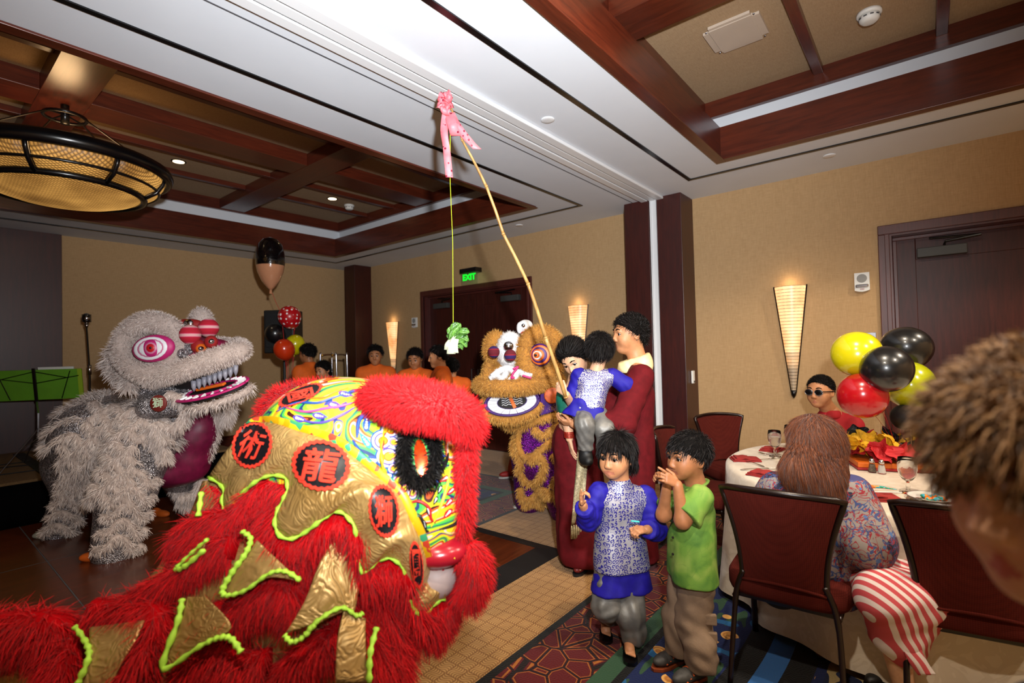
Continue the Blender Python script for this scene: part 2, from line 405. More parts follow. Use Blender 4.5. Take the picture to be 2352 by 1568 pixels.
def carpet():
    m = M('woven_banquet_carpet'); x, y, z = m.xyz()
    # beige basket weave of wavy cords
    u = x / .075; w = y / .075; ck = ((u.floor() + w.floor()).mod(2)).gt(.5); off = (w * 6.283).sin() * .12; off2 = (u * 6.283).sin() * .12
    ca = (((u + off) * 5).frac() - .5).abs() * 2; cb = (((w + off2) * 5).frac() - .5).abs() * 2; cord = m.vmix(ck, ca, cb)
    edge = (u.frac() - .5).abs().max((w.frac() - .5).abs()).gt(.44); nz = m.noise(scale=25, detail=4)
    beige = m.mix(cord * .8 + nz * .3, '#6b4520', '#b58a52'); beige = m.mix(edge * .55, beige, '#6a3f18')
    # red field with orange polygon outlines
    nb = m.noise(scale=5, detail=1); vv = m.comb(x, y, 0); ve = m.voro(vv, 8.5, 'DISTANCE_TO_EDGE'); vd = m.voro(vv, 8.5, 'F1'); lines = (ve - .075).abs().lt(.016); lines2 = ve.lt(.035)
    red = m.mix(m.noise(scale=140, detail=2), '#3a0a0c', '#661218'); red = m.mix(lines2, red, '#170a0c'); red = m.mix(lines, red, '#9a5a22')
    # navy field: leaves, flowers, stripes
    wob = m.noise(vv, 3.5, 2) * .5; navy = m.mix(m.noise(scale=160, detail=2), '#07112e', '#12255c')
    lf = (m.noise(m.mapv(vv, rot=(0, 0, .6), sc=(14, 4, 1)), 1, 1)); navy = m.mix(lf.gt(.6), navy, '#2c4a34'); navy = m.mix(m.noise(vv, 6, 1).gt(.64), navy, '#1d5a8c')
    fv = m.voro(vv, 7.5, 'F1'); fl = fv.lt(.34) * m.noise(vv, 2.3, 0).gt(.5); ring = ((fv * 46).sin() * .5 + .5); navy = m.mix(fl, navy, m.mix(ring, '#a8672a', '#d9a45a'))
    sx = x + .02 * (y * 4).sin(); st = (sx - -.62).abs(); navy = m.mix(st.lt(.16), navy, '#040609'); navy = m.mix(st.lt(.05), navy, '#2b5f9c')
    tanf = sx.gt(-.42); sw = ((m.noise(vv, 4.5, 1, .5, .4) * 9).sin()).abs(); tn = m.mix(sw.lt(.3), '#a08a5c', '#101b3c'); tn = m.mix(m.noise(vv, 3.1, 1).gt(.56), tn, '#0d1a3a'); navy = m.mix(tanf, navy, tn)
    d = ((x + 2.35).abs() - .71).min(4.65 - y)
    c = m.mix(d.gt(0), beige, '#0b0a08'); c = m.mix(d.gt(.045), c, red); c = m.mix(d.gt(.40), c, '#2b4a34'); c = m.mix(d.gt(.49), c, '#06080a'); c = m.mix(d.gt(.53), c, navy)
    m.set('Base Color', c); m.set('Roughness', .95); m.set('Specular IOR Level', .15); m.set('Sheen Weight', .15); m.bump(cord * .6 + m.noise(scale=300, detail=2), .35, .004); return done(m)
CARPET = carpet()
# ---------------------------------------------------------------- room shell
CZ = 3.18; WY = 5.74; WX = -8.75; RX = 3.6; BY = -3.0
def struct(name, mb, m, parent=None, smooth=False):
    o = mb.build(name, m, parent, smooth)
    if parent is None: o['kind'] = 'structure'
    return o
def plate(mb, us, vs, hole, put, thick):
    """rectangles of a plate split at us x vs, leaving out cells for which hole() is true"""
    for i in range(len(us) - 1):
        for j in range(len(vs) - 1):
            if not hole((us[i] + us[i + 1]) / 2, (vs[j] + vs[j + 1]) / 2): put(us[i], us[i + 1], vs[j], vs[j + 1])
struct('floor', MB().bb(WX - .1, RX + .1, BY - .1, WY + .3, -.1, 0), CARPET)
mb = MB(); D1 = (-6.60, -4.36, 2.50); D2 = (-.24, 1.9, 2.50)
plate(mb, [WX - .1, D1[0], D1[1], D2[0], D2[1], RX + .1], [0, 2.50, CZ + .02], lambda u, v: v < 2.5 and (D1[0] < u < D1[1] or D2[0] < u < D2[1]), lambda a, b, c, d: mb.bb(a, b, WY, WY + .3, c, d), 0)
struct('wall_back', mb, WALLP)
struct('wall_left', MB().bb(WX - .1, WX, BY, WY, 0, CZ + .02), WALLP)
struct('wall_right', MB().bb(RX, RX + .1, BY, WY, 0, CZ + .02), WALLP)
struct('wall_front', MB().bb(WX - .1, RX + .1, BY - .1, BY, 0, CZ + .02), WALLP)
TL = (-7.62, -3.44, -2.2, 4.72); TR = (-1.40, 3.2, -2.2, 4.72)
mb = MB()
plate(mb, [WX - .1, TL[0], TL[1], TR[0], TR[1], RX + .1], [BY - .1, TL[2], TL[3], WY + .3], lambda u, v: TL[2] < v < TL[3] and (TL[0] < u < TL[1] or TR[0] < u < TR[1]), lambda a, b, c, d: mb.bb(a, b, c, d, CZ, CZ + .06), 0)
struct('ceiling', mb, WHITE)
FA = .28; OUT = .19; PZ = 3.80
for n, T in ((1, TL), (2, TR)):
    x0, x1, y0, y1 = T; X0, X1, Y0, Y1 = x0 - OUT, x1 + OUT, y0 - OUT, y1 + OUT
    tray = bpy.data.objects.new('ceiling_tray', None); COL.objects.link(tray); tray['kind'] = 'structure'; tray.location = ((x0 + x1) / 2, (y0 + y1) / 2, CZ)
    for a, b, c, d, ax in ((x0, x0 + .04, y0, y1, 'y'), (x1 - .04, x1, y0, y1, 'y'), (x0 + .04, x1 - .04, y0, y0 + .04, 'x'), (x0 + .04, x1 - .04, y1 - .04, y1, 'x')):
        MB().bb(a, b, c, d, CZ - .012, CZ + FA).build('fascia_board', WOODY if ax == 'y' else WOODX, tray)
    for a, b, c, d, ax in ((x0 - .015, x0 + .07, y0 - .015, y1 + .015, 'y'), (x1 - .07, x1 + .015, y0 - .015, y1 + .015, 'y'), (x0 + .07, x1 - .07, y0 - .015, y0 + .07, 'x'), (x0 + .07, x1 - .07, y1 - .07, y1 + .015, 'x')):
        MB().bb(a, b, c, d, CZ - .022, CZ - .013, .003).build('edge_moulding', WOODY if ax == 'y' else WOODX, tray)
    mb = MB()
    for a, b, c, d in ((X0 - .03, X0, Y0, Y1), (X1, X1 + .03, Y0, Y1), (X0, X1, Y0 - .03, Y0), (X0, X1, Y1, Y1 + .03)): mb.bb(a, b, c, d, CZ + FA - .05, PZ)
    for a, b, c, d in ((X0, x0, Y0, Y1), (x1, X1, Y0, Y1), (x0, x1, Y0, y0), (x0, x1, y1, Y1)): mb.bb(a, b, c, d, CZ + FA - .05, CZ + FA - .02)
    mb.build('cove_plaster', WHITE, tray)
    for a, b, c, d, ax in ((X0, X0 + .05, Y0, Y1, 'y'), (X1 - .05, X1, Y0, Y1, 'y'), (X0 + .05, X1 - .05, Y0, Y0 + .05, 'x'), (X0 + .05, X1 - .05, Y1 - .05, Y1, 'x')):
        MB().bb(a, b, c, d, PZ - .15, PZ).build('crown_board', WOODY if ax == 'y' else WOODX, tray)
    ys = [(.74, 1.06), (2.97, 3.30), (-1.5, -1.18)]
    xs = [(-6.98, -6.91), (-6.29, -6.22), (-5.70, -5.34), (-4.82, -4.75), (-4.13, -4.06)] if n == 1 else [(-.65, -.58), (.13, .20), (.80, 1.16), (1.66, 1.73), (2.4, 2.47)]
    for a, b in ys: MB().bb(X0 + .05, X1 - .05, a, b, PZ - .14, PZ, .004).build('cross_beam', WOODX, tray)
    for a, b in xs:
        w = b - a > .2
        for (p, q) in zip([Y0 + .05] + [y[1] for y in sorted(ys)], [y[0] for y in sorted(ys)] + [Y1 - .05]):
            MB().bb(a, b, p, q, PZ - (.139 if w else .06), PZ, .004).build('ceiling_beam' if w else 'batten', WOODY, tray)
    cx = [X0 + .05] + [v for a in xs for v in a] + [X1 - .05]; cy = [Y0 + .05] + [v for a in sorted(ys) for v in a] + [Y1 - .05]
    for i in range(0, len(cx), 2):
        for j in range(0, len(cy), 2): MB().bb(cx[i] - .02, cx[i + 1] + .02, cy[j] - .02, cy[j + 1] + .02, PZ, PZ + .03).build('ceiling_panel', CPANEL, tray)
# black linear air slots around each tray
for n, (xa, xb) in ((1, (-8.15, -3.02)), (2, (-1.79, 3.5))):
    e = thing('air_slot', ['', 'thin black air slot framing the dim left ceiling tray', 'black air slot framing the brighter right ceiling tray'][n], 'air vent', (xa, 0, CZ))
    for a, b, c, d in ((xa, xa + .036, -2.6, 5.06), (xb - .036, xb, -2.6, 5.06), (xa + .036, xb - .036, 5.024, 5.06)):
        MB().bb(a, b, c, d, CZ - .009, CZ - .001).build('slot', BLKG, e)
# folding-wall track
e = thing('partition_track', 'white double rail partition track crossing the ceiling to the pillars', 'ceiling track', (-2.4, 0, CZ))
for a, b, h, nm in ((-2.27, -2.19, .03, 'rail'), (-2.36, -2.285, .022, 'rail'), (-2.45, -2.375, .022, 'rail')): MB().bb(a, b, -2.9, 5.42, CZ - h, CZ - .001, .006).build(nm, WHITE2, e)
GREY = mat('track_gap_grey', '#4a4a4e', .6, var=.05)
MB().bb(-2.375, -2.36, -2.9, 5.42, CZ - .012, CZ).build('groove', GREY, e); MB().bb(-2.285, -2.27, -2.9, 5.42, CZ - .018, CZ).build('groove', GREY, e); MB().bb(-2.558, -2.55, -2.9, 5.42, CZ - .003, CZ).build('groove', GREY, e)
# wood pillars and the white jamb between them
def pillar(n, x0, x1, y0):
    p = bpy.data.objects.new('trim_%d' % n, None); COL.objects.link(p); p['kind'] = 'structure'; p.location = ((x0 + x1) / 2, WY, 0)
    MB().bb(x0, x1, y0, WY, 0, CZ, .004).build('pillar_board', WOODZ, p); MB().bb(x0 - .012, x1 + .012, y0 - .012, WY, 0, .27, .004).build('pillar_base', WOODZ, p)
pillar(1, -2.66, -2.36, 5.38); pillar(2, -2.27, -1.995, 5.38); pillar(3, -8.41, -8.08, 5.38)
MB().bb(-2.36, -2.27, 5.40, WY, 0, CZ, .004).bb(-2.352, -2.338, 5.385, 5.41, 0, CZ).bb(-2.292, -2.278, 5.385, 5.41, 0, CZ).build('trim_4', WHITE2)['kind'] = 'structure'
struct('trim_5', MB().bb(WX, WX + .05, BY, 1.41, 0, CZ, .004), WOODZ)
def base(name, segs, axis):
    mb = MB()
    for a, b in segs:
        if axis == 'x': mb.bb(a, b, WY - .02, WY, 0, .25, .003).bb(a, b, WY - .028, WY, .25, .27, .003)
        else: mb.bb(WX, WX + .02, a, b, 0, .25, .003).bb(WX, WX + .028, a, b, .25, .27, .003)
    struct(name, mb, WOODX if axis == 'x' else WOODY)
base('baseboard_back', [(-8.08, -6.68), (-4.28, -2.66), (-1.99, -.30), (1.96, RX)], 'x'); base('baseboard_left', [(1.41, WY)], 'y')
# ---------------------------------------------------------------- doors
DOORW = wood('door_wood', '#2c100d', '#4a1d17', rough=.4, coat=.0); FRW = wood('door_frame_wood', '#3c1714', '#57231d', rough=.45)
for _m in (DOORW,): _m.node_tree.nodes['Principled BSDF'].inputs['Specular IOR Level'].default_value = .3
def door(n, x0, x1, h, deep, leafw):
    d = bpy.data.objects.new('door_%d' % n, None); COL.objects.link(d); d['kind'] = 'structure'; d.location = ((x0 + x1) / 2, WY, 0)
    y1 = WY + deep
    for a, b in ((x0 - .07, x0 + .015), (x1 - .015, x1 + .07)):
        MB().bb(a, b, WY - .025, WY + .01, 0, h - .015, .006).bb(a + (.05 if a < x0 else 0), b - (0 if a < x0 else .05), WY - .035, WY, 0, h - .015, .004).build('casing', FRW, d)
    MB().bb(x0 - .07, x1 + .07, WY - .025, WY + .01, h - .015, h + .07, .006).build('casing', FRW, d)
    MB().bb(x0, x0 + .03, WY, y1 + .05, 0, h).build('jamb', FRW, d); MB().bb(x1 - .03, x1, WY, y1 + .05, 0, h).build('jamb', FRW, d)
    MB().bb(x0 + .03, x1 - .03, WY, y1 + .05, h - .03, h).build('door_head', FRW, d)
    for a, b in ((x0 + .03, x0 + .06), (x1 - .06, x1 - .03)): MB().bb(a, b, y1 - .03, y1, 0, h - .06, .004).build('door_stop', FRW, d)
    MB().bb(x0 + .03, x1 - .03, y1 - .03, y1, h - .06, h - .03, .004).build('door_stop', FRW, d)
    mid = (x0 + x1) / 2
    for a, b, sgn in ((x0 + .035, mid - .003, 1), (mid + .003, x1 - .035, -1)):
        lf = MB().bb(a, b, y1, y1 + .045, .01, h - .035).build('door_leaf', DOORW, d)
        st = .16; q = y1 - .006
        for c, e_, f, g in ((a, a + st, .01, h - .035), (b - st, b, .01, h - .035), (a + st, b - st, h - .25, h - .035), (a + st, b - st, .01, .28), (a + st, b - st, 1.0, 1.15)):
            MB().bb(c, e_, q, y1 + .002, f, g, .004).build('stile' if g - f > 1 else 'rail', DOORW, lf)
        cxx = a + .34 if sgn > 0 else b - .34
        cl = MB().box((cxx, y1 - .045, h - .20), (.34, .07, .085), bev=.006).build('door_closer', mat('closer_grey', '#3c3c3a', .55, var=.05), d)
        MB().tube([(cxx + .02, y1 - .05, h - .15), (cxx + .03, y1 - .06, h - .12), (cxx + .26 * sgn, y1 - .09, h - .10)], .011).tube([(cxx + .26 * sgn, y1 - .09, h - .10), (cxx - .08 * sgn, y1 - .04, h - .075)], .010).build('closer_arm', BLKG, cl)
        hx = b - .07 if sgn > 0 else a + .07
        MB().tube([(hx, y1 - .005, .95), (hx, y1 - .06, .95), (hx, y1 - .06, 1.25), (hx, y1 - .005, 1.25)], .010).build('pull_handle', STEEL, d)
    MB().bb(x0, x1, y1 + .05, y1 + .06, 0, h).build('door_back', BLACK, d)
door(1, *D1, .10, 1); door(2, *D2, .17, 1)
# ---------------------------------------------------------------- dance floor and stage
DFW = wood('dance_floor_wood', '#3a1609', '#5f2a12', rough=.28, axis='y', sc=.8, coat=.3)
df = thing('dance_floor', 'portable dark wood dance floor of square panels with black edging', 'dance floor', (-4.4, 1, 0))
xb = [-2.33, -3.84, -5.15, -6.45]; yb = [3.08, 1.91, .74, -.43, -1.6]
for i in range(3):
    for j in range(4): MB().bb(xb[i + 1] + .004, xb[i] - .004, yb[j + 1] + .004, yb[j] - .004, 0, .022, .002).build('floor_panel', DFW, df)
for x in xb[1:3]: MB().bb(x - .004, x + .004, yb[-1], yb[0], 0, .0225).build('metal_seam', STEEL, df)
for y in yb[1:4]: MB().bb(xb[-1], xb[0], y - .004, y + .004, 0, .0223).build('metal_seam', GREY, df)
def wedge(p, name='edge_ramp'): MB().add(p + [(x, y, 0) for x, y, z in p], [(0, 1, 2, 3), (4, 7, 6, 5)] + [(i, i + 4, (i + 1) % 4 + 4, (i + 1) % 4) for i in range(4)]).build(name, BLACK, df)
wedge([(-2.33, yb[-1], .022), (-2.14, yb[-1], .003), (-2.14, 3.2, .003), (-2.33, 3.08, .022)]); wedge([(-2.33, 3.08, .022), (-2.14, 3.2, .003), (-6.45, 3.2, .003), (-6.45, 3.08, .022)])
STC = mat('stage_tan_carpet', '#6b5334', .95, var=.2, vscale=60, bump=.3, bscale=200)
st = thing('stage_platform', 'low stage with black skirt and tan carpet top under the music stand', 'stage', (-7.6, 1, 0))
MB().bb(WX + .06, -6.5, -2.6, 2.62, .40, .425, .004).build('deck', STC, st)
mb = MB(); G = []
for i in range(160):
    y = -2.6 + 5.2 * i / 159; x = -6.51 + .008 * math.sin(i * 1.3); G.append([(x, y, .40), (x + .005, y, .2), (x + .008 * math.sin(i * 1.3 + .5), y, .005)])
mb.grid(G, .004).bb(WX + .06, -6.56, 2.58, 2.6, 0, .4).build('skirt', mat('black_skirt_cloth', '#050506', .95, spec=.05), st, True)
MB().bb(-8.5, -6.52, .92, 1.02, .426, .432, .002).build('cable_cover', BLACK, st)
for k, (ya, yb_) in enumerate(((.2, 2.6), (.4, 2.2), (-.3, 1.9))):
    MB().tube(cr([(-8.0 + .35 * k, ya, .431), (-7.7 + .3 * k, ya + .6, .431), (-7.8 + .4 * k, ya + 1.2, .431), (-7.4 + .2 * k, yb_, .431)], 8), .006, 6).build('cable', BLACK, st, True)
# ---------------------------------------------------------------- wall and ceiling fixtures
def shade_mat():
    m = M('lit_mica_shade'); x, y, z = m.xyz(); n = m.noise(scale=7, detail=3); low = ((z - 1.25).max(0) * 6).min(1)
    glow = low * (.62 + .55 * n) * (1 - ((z - 1.40).abs().lt(.035)) * .55) + .06
    m.set('Base Color', '#a89a86'); m.set('Roughness', .35); m.set('Emission Color', m.ramp(n, [(.3, '#ffa050'), (.7, '#ffd090')])); m.set('Emission Strength', glow * 1.15); return done(m)
MICA = shade_mat(); BRONZE = mat('dark_bronze', '#1c120c', .4, .6)
def sconce(x, label, e):
    s = thing('wall_sconce', label, 'wall lamp', (x, WY, .97), group='tapered wall sconces'); zt, zb = 2.09, 1.02; G = []
    wid = lambda z: .018 + (.142 - .018) * ((z - zb) / (zt - zb)); dep = lambda z: .03 + .085 * ((z - zb) / (zt - zb))
    for i in range(25):
        z = zb + (zt - zb) * i / 24; G.append([(x - wid(z) * math.cos(a), WY - .01 - dep(z) * math.sin(a), z) for a in np.linspace(0, math.pi, 13)])
    MB().grid(G).build('shade', MICA, s, True); w = MB()
    for i in range(34):
        z = zb + .02 + (zt - zb - .02) * i / 33; w.tube([(x - (wid(z) + .001) * math.cos(a), WY - .01 - (dep(z) + .001) * math.sin(a), z) for a in np.linspace(0, math.pi, 9)],   .0018 if i else .0025, 4)
    w.build('wire_wrap', BRONZE, s, stuff=True)
    for g in (-1, 1): MB().tube([(x + g * .148, WY - .012, zt + .01), (x + g * .02, WY - .012, zb)], [.008, .007], 6).build('side_bar', BRONZE, s)
    MB().tube([(x, WY - .02, zb + .03), (x, WY - .02, zb - .02), (x, WY - .02, zb - .05)], [.03, .022, .004], 10).build('finial', BLKG, s, True)
    l = lamp('sconce_bulb', 'POINT', (x, WY - .06, zt + .02), e, (1, .72, .42), shadow_soft_size=.04); l.parent = s; l.location = (0, -.07, zt + .04 - .97)
sconce(-1.04, 'lit tapered sconce on the wall above the boy in sunglasses', .5); sconce(-3.53, 'lit tapered sconce between the exit door and the twin pillars', .5); sconce(-7.43, 'lit tapered sconce between the corner pillar and exit door', .5)
def text(body, size, ext, m, parent, M4, name='lettering', shear=0, bold=0):
    c = bpy.data.curves.new('txt', 'FONT'); c.body = body; c.size = size; c.extrude = ext; c.align_x = 'CENTER'; c.align_y = 'CENTER'; c.shear = shear; c.offset = bold; c.resolution_u = 3
    o = bpy.data.objects.new('txt', c); COL.objects.link(o); bpy.context.view_layer.update(); dg = bpy.context.evaluated_depsgraph_get(); me = bpy.data.meshes.new_from_object(o.evaluated_get(dg))
    v = np.array([q.co for q in me.vertices]); f = [tuple(p.vertices) for p in me.polygons]; bpy.data.objects.remove(o); bpy.data.curves.remove(c); bpy.data.meshes.remove(me)
    if callable(M4): return v, f
    v = v @ M4[:3, :3].T + M4[:3, 3]; return mk(name, v, f, m, parent)
def wallM(x, y, z): return np.array([[1, 0, 0, x], [0, 0, -1, y], [0, 1, 0, z], [0, 0, 0, 1.]])
# exit sign
s = thing('exit_sign', 'green lit EXIT sign over the far double doors', 'exit sign', (-5.3, 5.6, 2.6))
GREENE = M('lit_green_letters'); GREENE.set('Base Color', '#0b6a1a'); GREENE.emit('#12d82c', 1.3); GREENE = done(GREENE)
GLASS = M('clear_acrylic'); GLASS.set('Base Color', '#dff5df'); GLASS.set('Roughness', .05); GLASS.set('Transmission Weight', .95); GLASS.set('IOR', 1.1); GLASS.set('Alpha', .35); GLASS = done(GLASS)
MB().box((-5.35, 5.60, 2.76), (.34, .14, .07), bev=.006).build('canopy', BLKG, s); MB().box((-5.35, 5.71, 2.775), (.12, .06, .06)).build('wall_bracket', BLKG, s); MB().box((-5.35, 5.57, 2.645), (.34, .008, .19)).build('acrylic_panel', GLASS, s)
text('EXIT', .13, .004, GREENE, s, wallM(-5.35, 5.56, 2.655), bold=.006)
# fire alarms
def alarm(x, z, label):
    s = thing('fire_alarm', label, 'fire alarm', (x, WY, z)); v = []
    for a, b in ((-.058, .088), (.058, .088), (.058, -.075), (.03, -.085), (0, -.089), (-.03, -.085), (-.058, -.075)): v.append((x + a, b + z))
    k = len(v); MB().add([(a, WY - .035, b) for a, b in v] + [(a, WY, b) for a, b in v], [tuple(range(k))[::-1], tuple(range(k, 2 * k))] + [(i, (i + 1) % k, (i + 1) % k + k, i + k) for i in range(k)]).build('housing', PLASTIC, s)
    MB().lathe([(.04, 0), (.04, .002), (.036, .003)], (x, WY - .035, z + .035), 20, (0, -1, 0)).build('speaker_grille', mat('grille_grey', '#8f8f8d', .7, bump=.4, bscale=600), s)
    MB().box((x, WY - .04, z - .035), (.1, .02, .03), bev=.008).build('strobe', CHROME, s); text('FIRE', .018, .001, mat('sign_red', '#9c2020', .5, var=.05), s, wallM(x, WY - .037, z - .066))
alarm(-.44, 2.07, 'white fire alarm strobe beside the right-hand door'); alarm(-6.83, 2.05, 'white fire alarm strobe left of the far exit doors')
s = thing('wall_plate', 'dark steel switch plate behind the yellow balloon', 'wall plate', (-.40, WY, 1.54)); MB().box((-.40, WY - .006, 1.54), (.10, .012, .12), bev=.003).build('plate', STEEL, s); MB().box((-.40, WY - .014, 1.54), (.012, .012, .028), bev=.002).build('toggle', BLKG, s)
s = thing('wall_intercom', 'small white wall handset on the right pillar', 'wall device', (-1.99, 5.54, 1.18)); MB().box((-1.98, 5.54, 1.18), (.024, .06, .14), bev=.008).build('housing', PLASTIC, s); MB().box((-1.967, 5.54, 1.13), (.004, .03, .02), bev=.001).build('button', GREY, s)
# ceiling fittings
s = thing('ceiling_speaker', 'white rounded speaker panel in the right ceiling tray', 'speaker panel', (-1.0, 3.9, PZ)); bm = bmesh.new(); bmesh.ops.create_cube(bm, size=1)
for q in bm.verts: q.co = Vector((q.co.x * .38, q.co.y * .38, q.co.z * .02))
bmesh.ops.bevel(bm, geom=[e for e in bm.edges if abs((e.verts[0].co - e.verts[1].co).z) > .01], offset=.05, segments=5, affect='EDGES'); bm.verts.index_update()
MB().add([np.array(q.co) + (-1.0, 3.9, PZ - .012) for q in bm.verts], [[q.index for q in p.verts] for p in bm.faces]).build('cover', mat('beige_plastic', '#b5a595', .5, var=.03), s); bm.free()
MB().box((-1.0, 3.9, PZ - .024), (.29, .33, .006), bev=.002).build('grille', mat('beige_plastic', '#b5a595'), s)
for a in (-.16, .16):
    for b in (-.16, .16): MB().lathe([(.008, 0), (.006, .005)], (-1.0 + a, 3.9 + b, PZ - .021), 8, (0, 0, -1)).build('screw', STEEL, s)
def detector(x, y, label):
    s = thing('smoke_detector', label, 'smoke detector', (x, y, PZ), group='smoke detectors')
    MB().lathe([(.075, 0), (.075, .02), (.066, .026)], (x, y, PZ), 28, (0, 0, -1)).build('base', PLASTIC, s, True); MB().lathe([(.062, .026), (.06, .055), (.045, .07), (.03, .074)], (x, y, PZ), 28, (0, 0, -1)).build('dome', PLASTIC, s, True)
    for k in range(10): a = k * .628; MB().box((x + .062 * math.cos(a), y + .062 * math.sin(a), PZ - .042), (.004, .02, .008), Matrix.Rotation(a, 3, 'Z') and np.array(Matrix.Rotation(a, 3, 'Z'))).build('vent', GREY, s)
detector(-.23, 4.30, 'white smoke detector in the right ceiling tray'); detector(-6.73, 4.41, 'white smoke detector in the dim left ceiling tray')
def downlight(x, y, label, e, size=1.6, blend=.8, col=(1, .78, .5)):
    s = thing('downlight', label, 'ceiling light', (x, y, PZ), group='recessed downlights'); LE = MATS.get('downlight_lens')
    if LE is None: LE = M('downlight_lens'); LE.set('Base Color', '#ffe0b0'); LE.emit('#ffd9a0', 9); LE = done(LE)
    MB().lathe([(.075, -.002), (.078, .004), (.062, .006)], (x, y, PZ), 24, (0, 0, -1)).build('trim_ring', BRONZE, s, True); MB().lathe([(.06, .003), (.058, .007)], (x, y, PZ), 24, (0, 0, -1)).build('lens', LE, s)
    l = lamp('downlight_bulb', 'SPOT', (0, 0, -.03), e, col, spot_size=size, spot_blend=blend, shadow_soft_size=.05); l.parent = s
downlight(-6.62, 2.10, 'bright recessed downlight beside the chandelier', 14); downlight(-6.62, 4.06, 'small recessed downlight near the left smoke detector', 9)
for x_, y_, l_ in ((-.2, -.1, 'unseen recessed downlight in the right tray, behind the camera'), (-.2, 1.95, 'unseen recessed downlight in the right tray, above the camera'), (1.9, 1.95, 'unseen recessed downlight in the right tray, beyond the right edge'), (1.9, 4.06, 'unseen recessed downlight in the right tray, by the right-hand door')): downlight(x_, y_, l_, 265, 2.6, .35, (1, .86, .68))  # out-of-frame downlights, added to light the right side of the room
for (x, y), l in zip(((-2.07, 3.01), (-.61, 5.28), (-4.12, 5.26)), ('round white sprinkler cap on the bright middle ceiling', 'round white sprinkler cap above the right-hand wall', 'round white sprinkler cap by the left tray corner')):
    tag(MB().lathe([(.05, 0), (.05, .006), (.044, .009), (.02, .010)], (x, y, CZ), 24, (0, 0, -1)).build('sprinkler_cap', WHITE2, None, True), l, 'sprinkler')
# chandelier
def cane():
    m = M('lit_woven_cane'); x, y, z = m.xyz(); a = (y + .0).atan2(x); u = m.mapv(m.coord(), sc=(1, 1, 1)); l1 = (((x + y * .58) * 150).sin()); l2 = (((x - y * .58) * 150).sin()); w = (l1 * l2).abs(); n = m.noise(scale=2.2, detail=2)
    m.set('Base Color', '#5a3c1c'); m.set('Roughness', .5); m.set('Emission Color', m.mix(n, '#a8641e', '#ffc468')); m.set('Emission Strength', (w * .7 + .12) * ((n - .3).max(0) * 2.6 + .3) * 1.3); m.bump(w, .4, .004); return done(m)
CANE = cane(); cxc, cyc = -5.52, .92
s = thing('chandelier', 'large dark bowl chandelier with woven cane shade under the left tray', 'chandelier', (cxc, cyc, 2.8))
ring = lambda r, z, n=56: [(cxc + r * math.cos(t), cyc + r * math.sin(t), z) for t in np.linspace(0, 2 * math.pi, n, endpoint=False)]
MB().tube(ring(.71, 3.14), .045, 8, closed=True, flat=1.3).build('rim', BLKG, s, True); MB().tube(ring(.64, 3.00), .012, 6, closed=True).build('hoop', BLKG, s, True); MB().tube(ring(.53, 2.93), .028, 8, closed=True).build('lower_ring', BLKG, s, True)
for k in range(8):
    t0 = k * math.pi / 4 + .3; t1 = t0 + math.pi / 4; G = [[(cxc + r * math.cos(t), cyc + r * math.sin(t), z) for t in np.linspace(t0 + .03, t1 - .03, 8)] for r, z in ((.69, 3.13), (.68, 3.07), (.635, 3.0), (.53, 2.935))]
    MB().grid(G, .004).build('cane_panel', CANE, s, True); MB().tube([(cxc + r * math.cos(t0), cyc + r * math.sin(t0), z - .008) for r, z in ((.70, 3.13), (.68, 3.06), (.635, 2.99), (.53, 2.925))], .017, 6).build('rib', BLKG, s, True)
MB().lathe([(.52, 2.935), (.46, 2.90), (.36, 2.865), (.22, 2.84), (.08, 2.83), (.005, 2.828)], (cxc, cyc, 0), 48).build('cane_dome', CANE, s, True)
MB().tube(ring(.14, 3.56, 24), .014, 6, closed=True).build('canopy_ring', BLKG, s, True); MB().tube([(cxc, cyc, 3.66), (cxc, cyc, 3.5)], .03, 10).build('stem', BLKG, s, True)
for k in range(4):
    t = k * math.pi / 2 + .5; MB().tube([(cxc + .14 * math.cos(t), cyc + .14 * math.sin(t), 3.56), (cxc + .70 * math.cos(t), cyc + .70 * math.sin(t), 3.16)], .007, 6).build('hanging_rod', BRONZE, s); MB().tube([(cxc, cyc, 3.58), (cxc + .14 * math.cos(t), cyc + .14 * math.sin(t), 3.56)], .007, 6).build('spoke', BLKG, s)
l = lamp('chandelier_bulb', 'POINT', (0, 0, 0), 6, (1, .62, .3), shadow_soft_size=.12); l.parent = s; l.location = (0, 0, .52)
c2 = copytree(s); c2.location = (.98, .92, 2.8); c2['label'] = 'unseen second bowl chandelier added under the right ceiling tray'; c2['group'] = s['group'] = 'bowl chandeliers'  # second chandelier, out of frame, added as warm fill for the right side
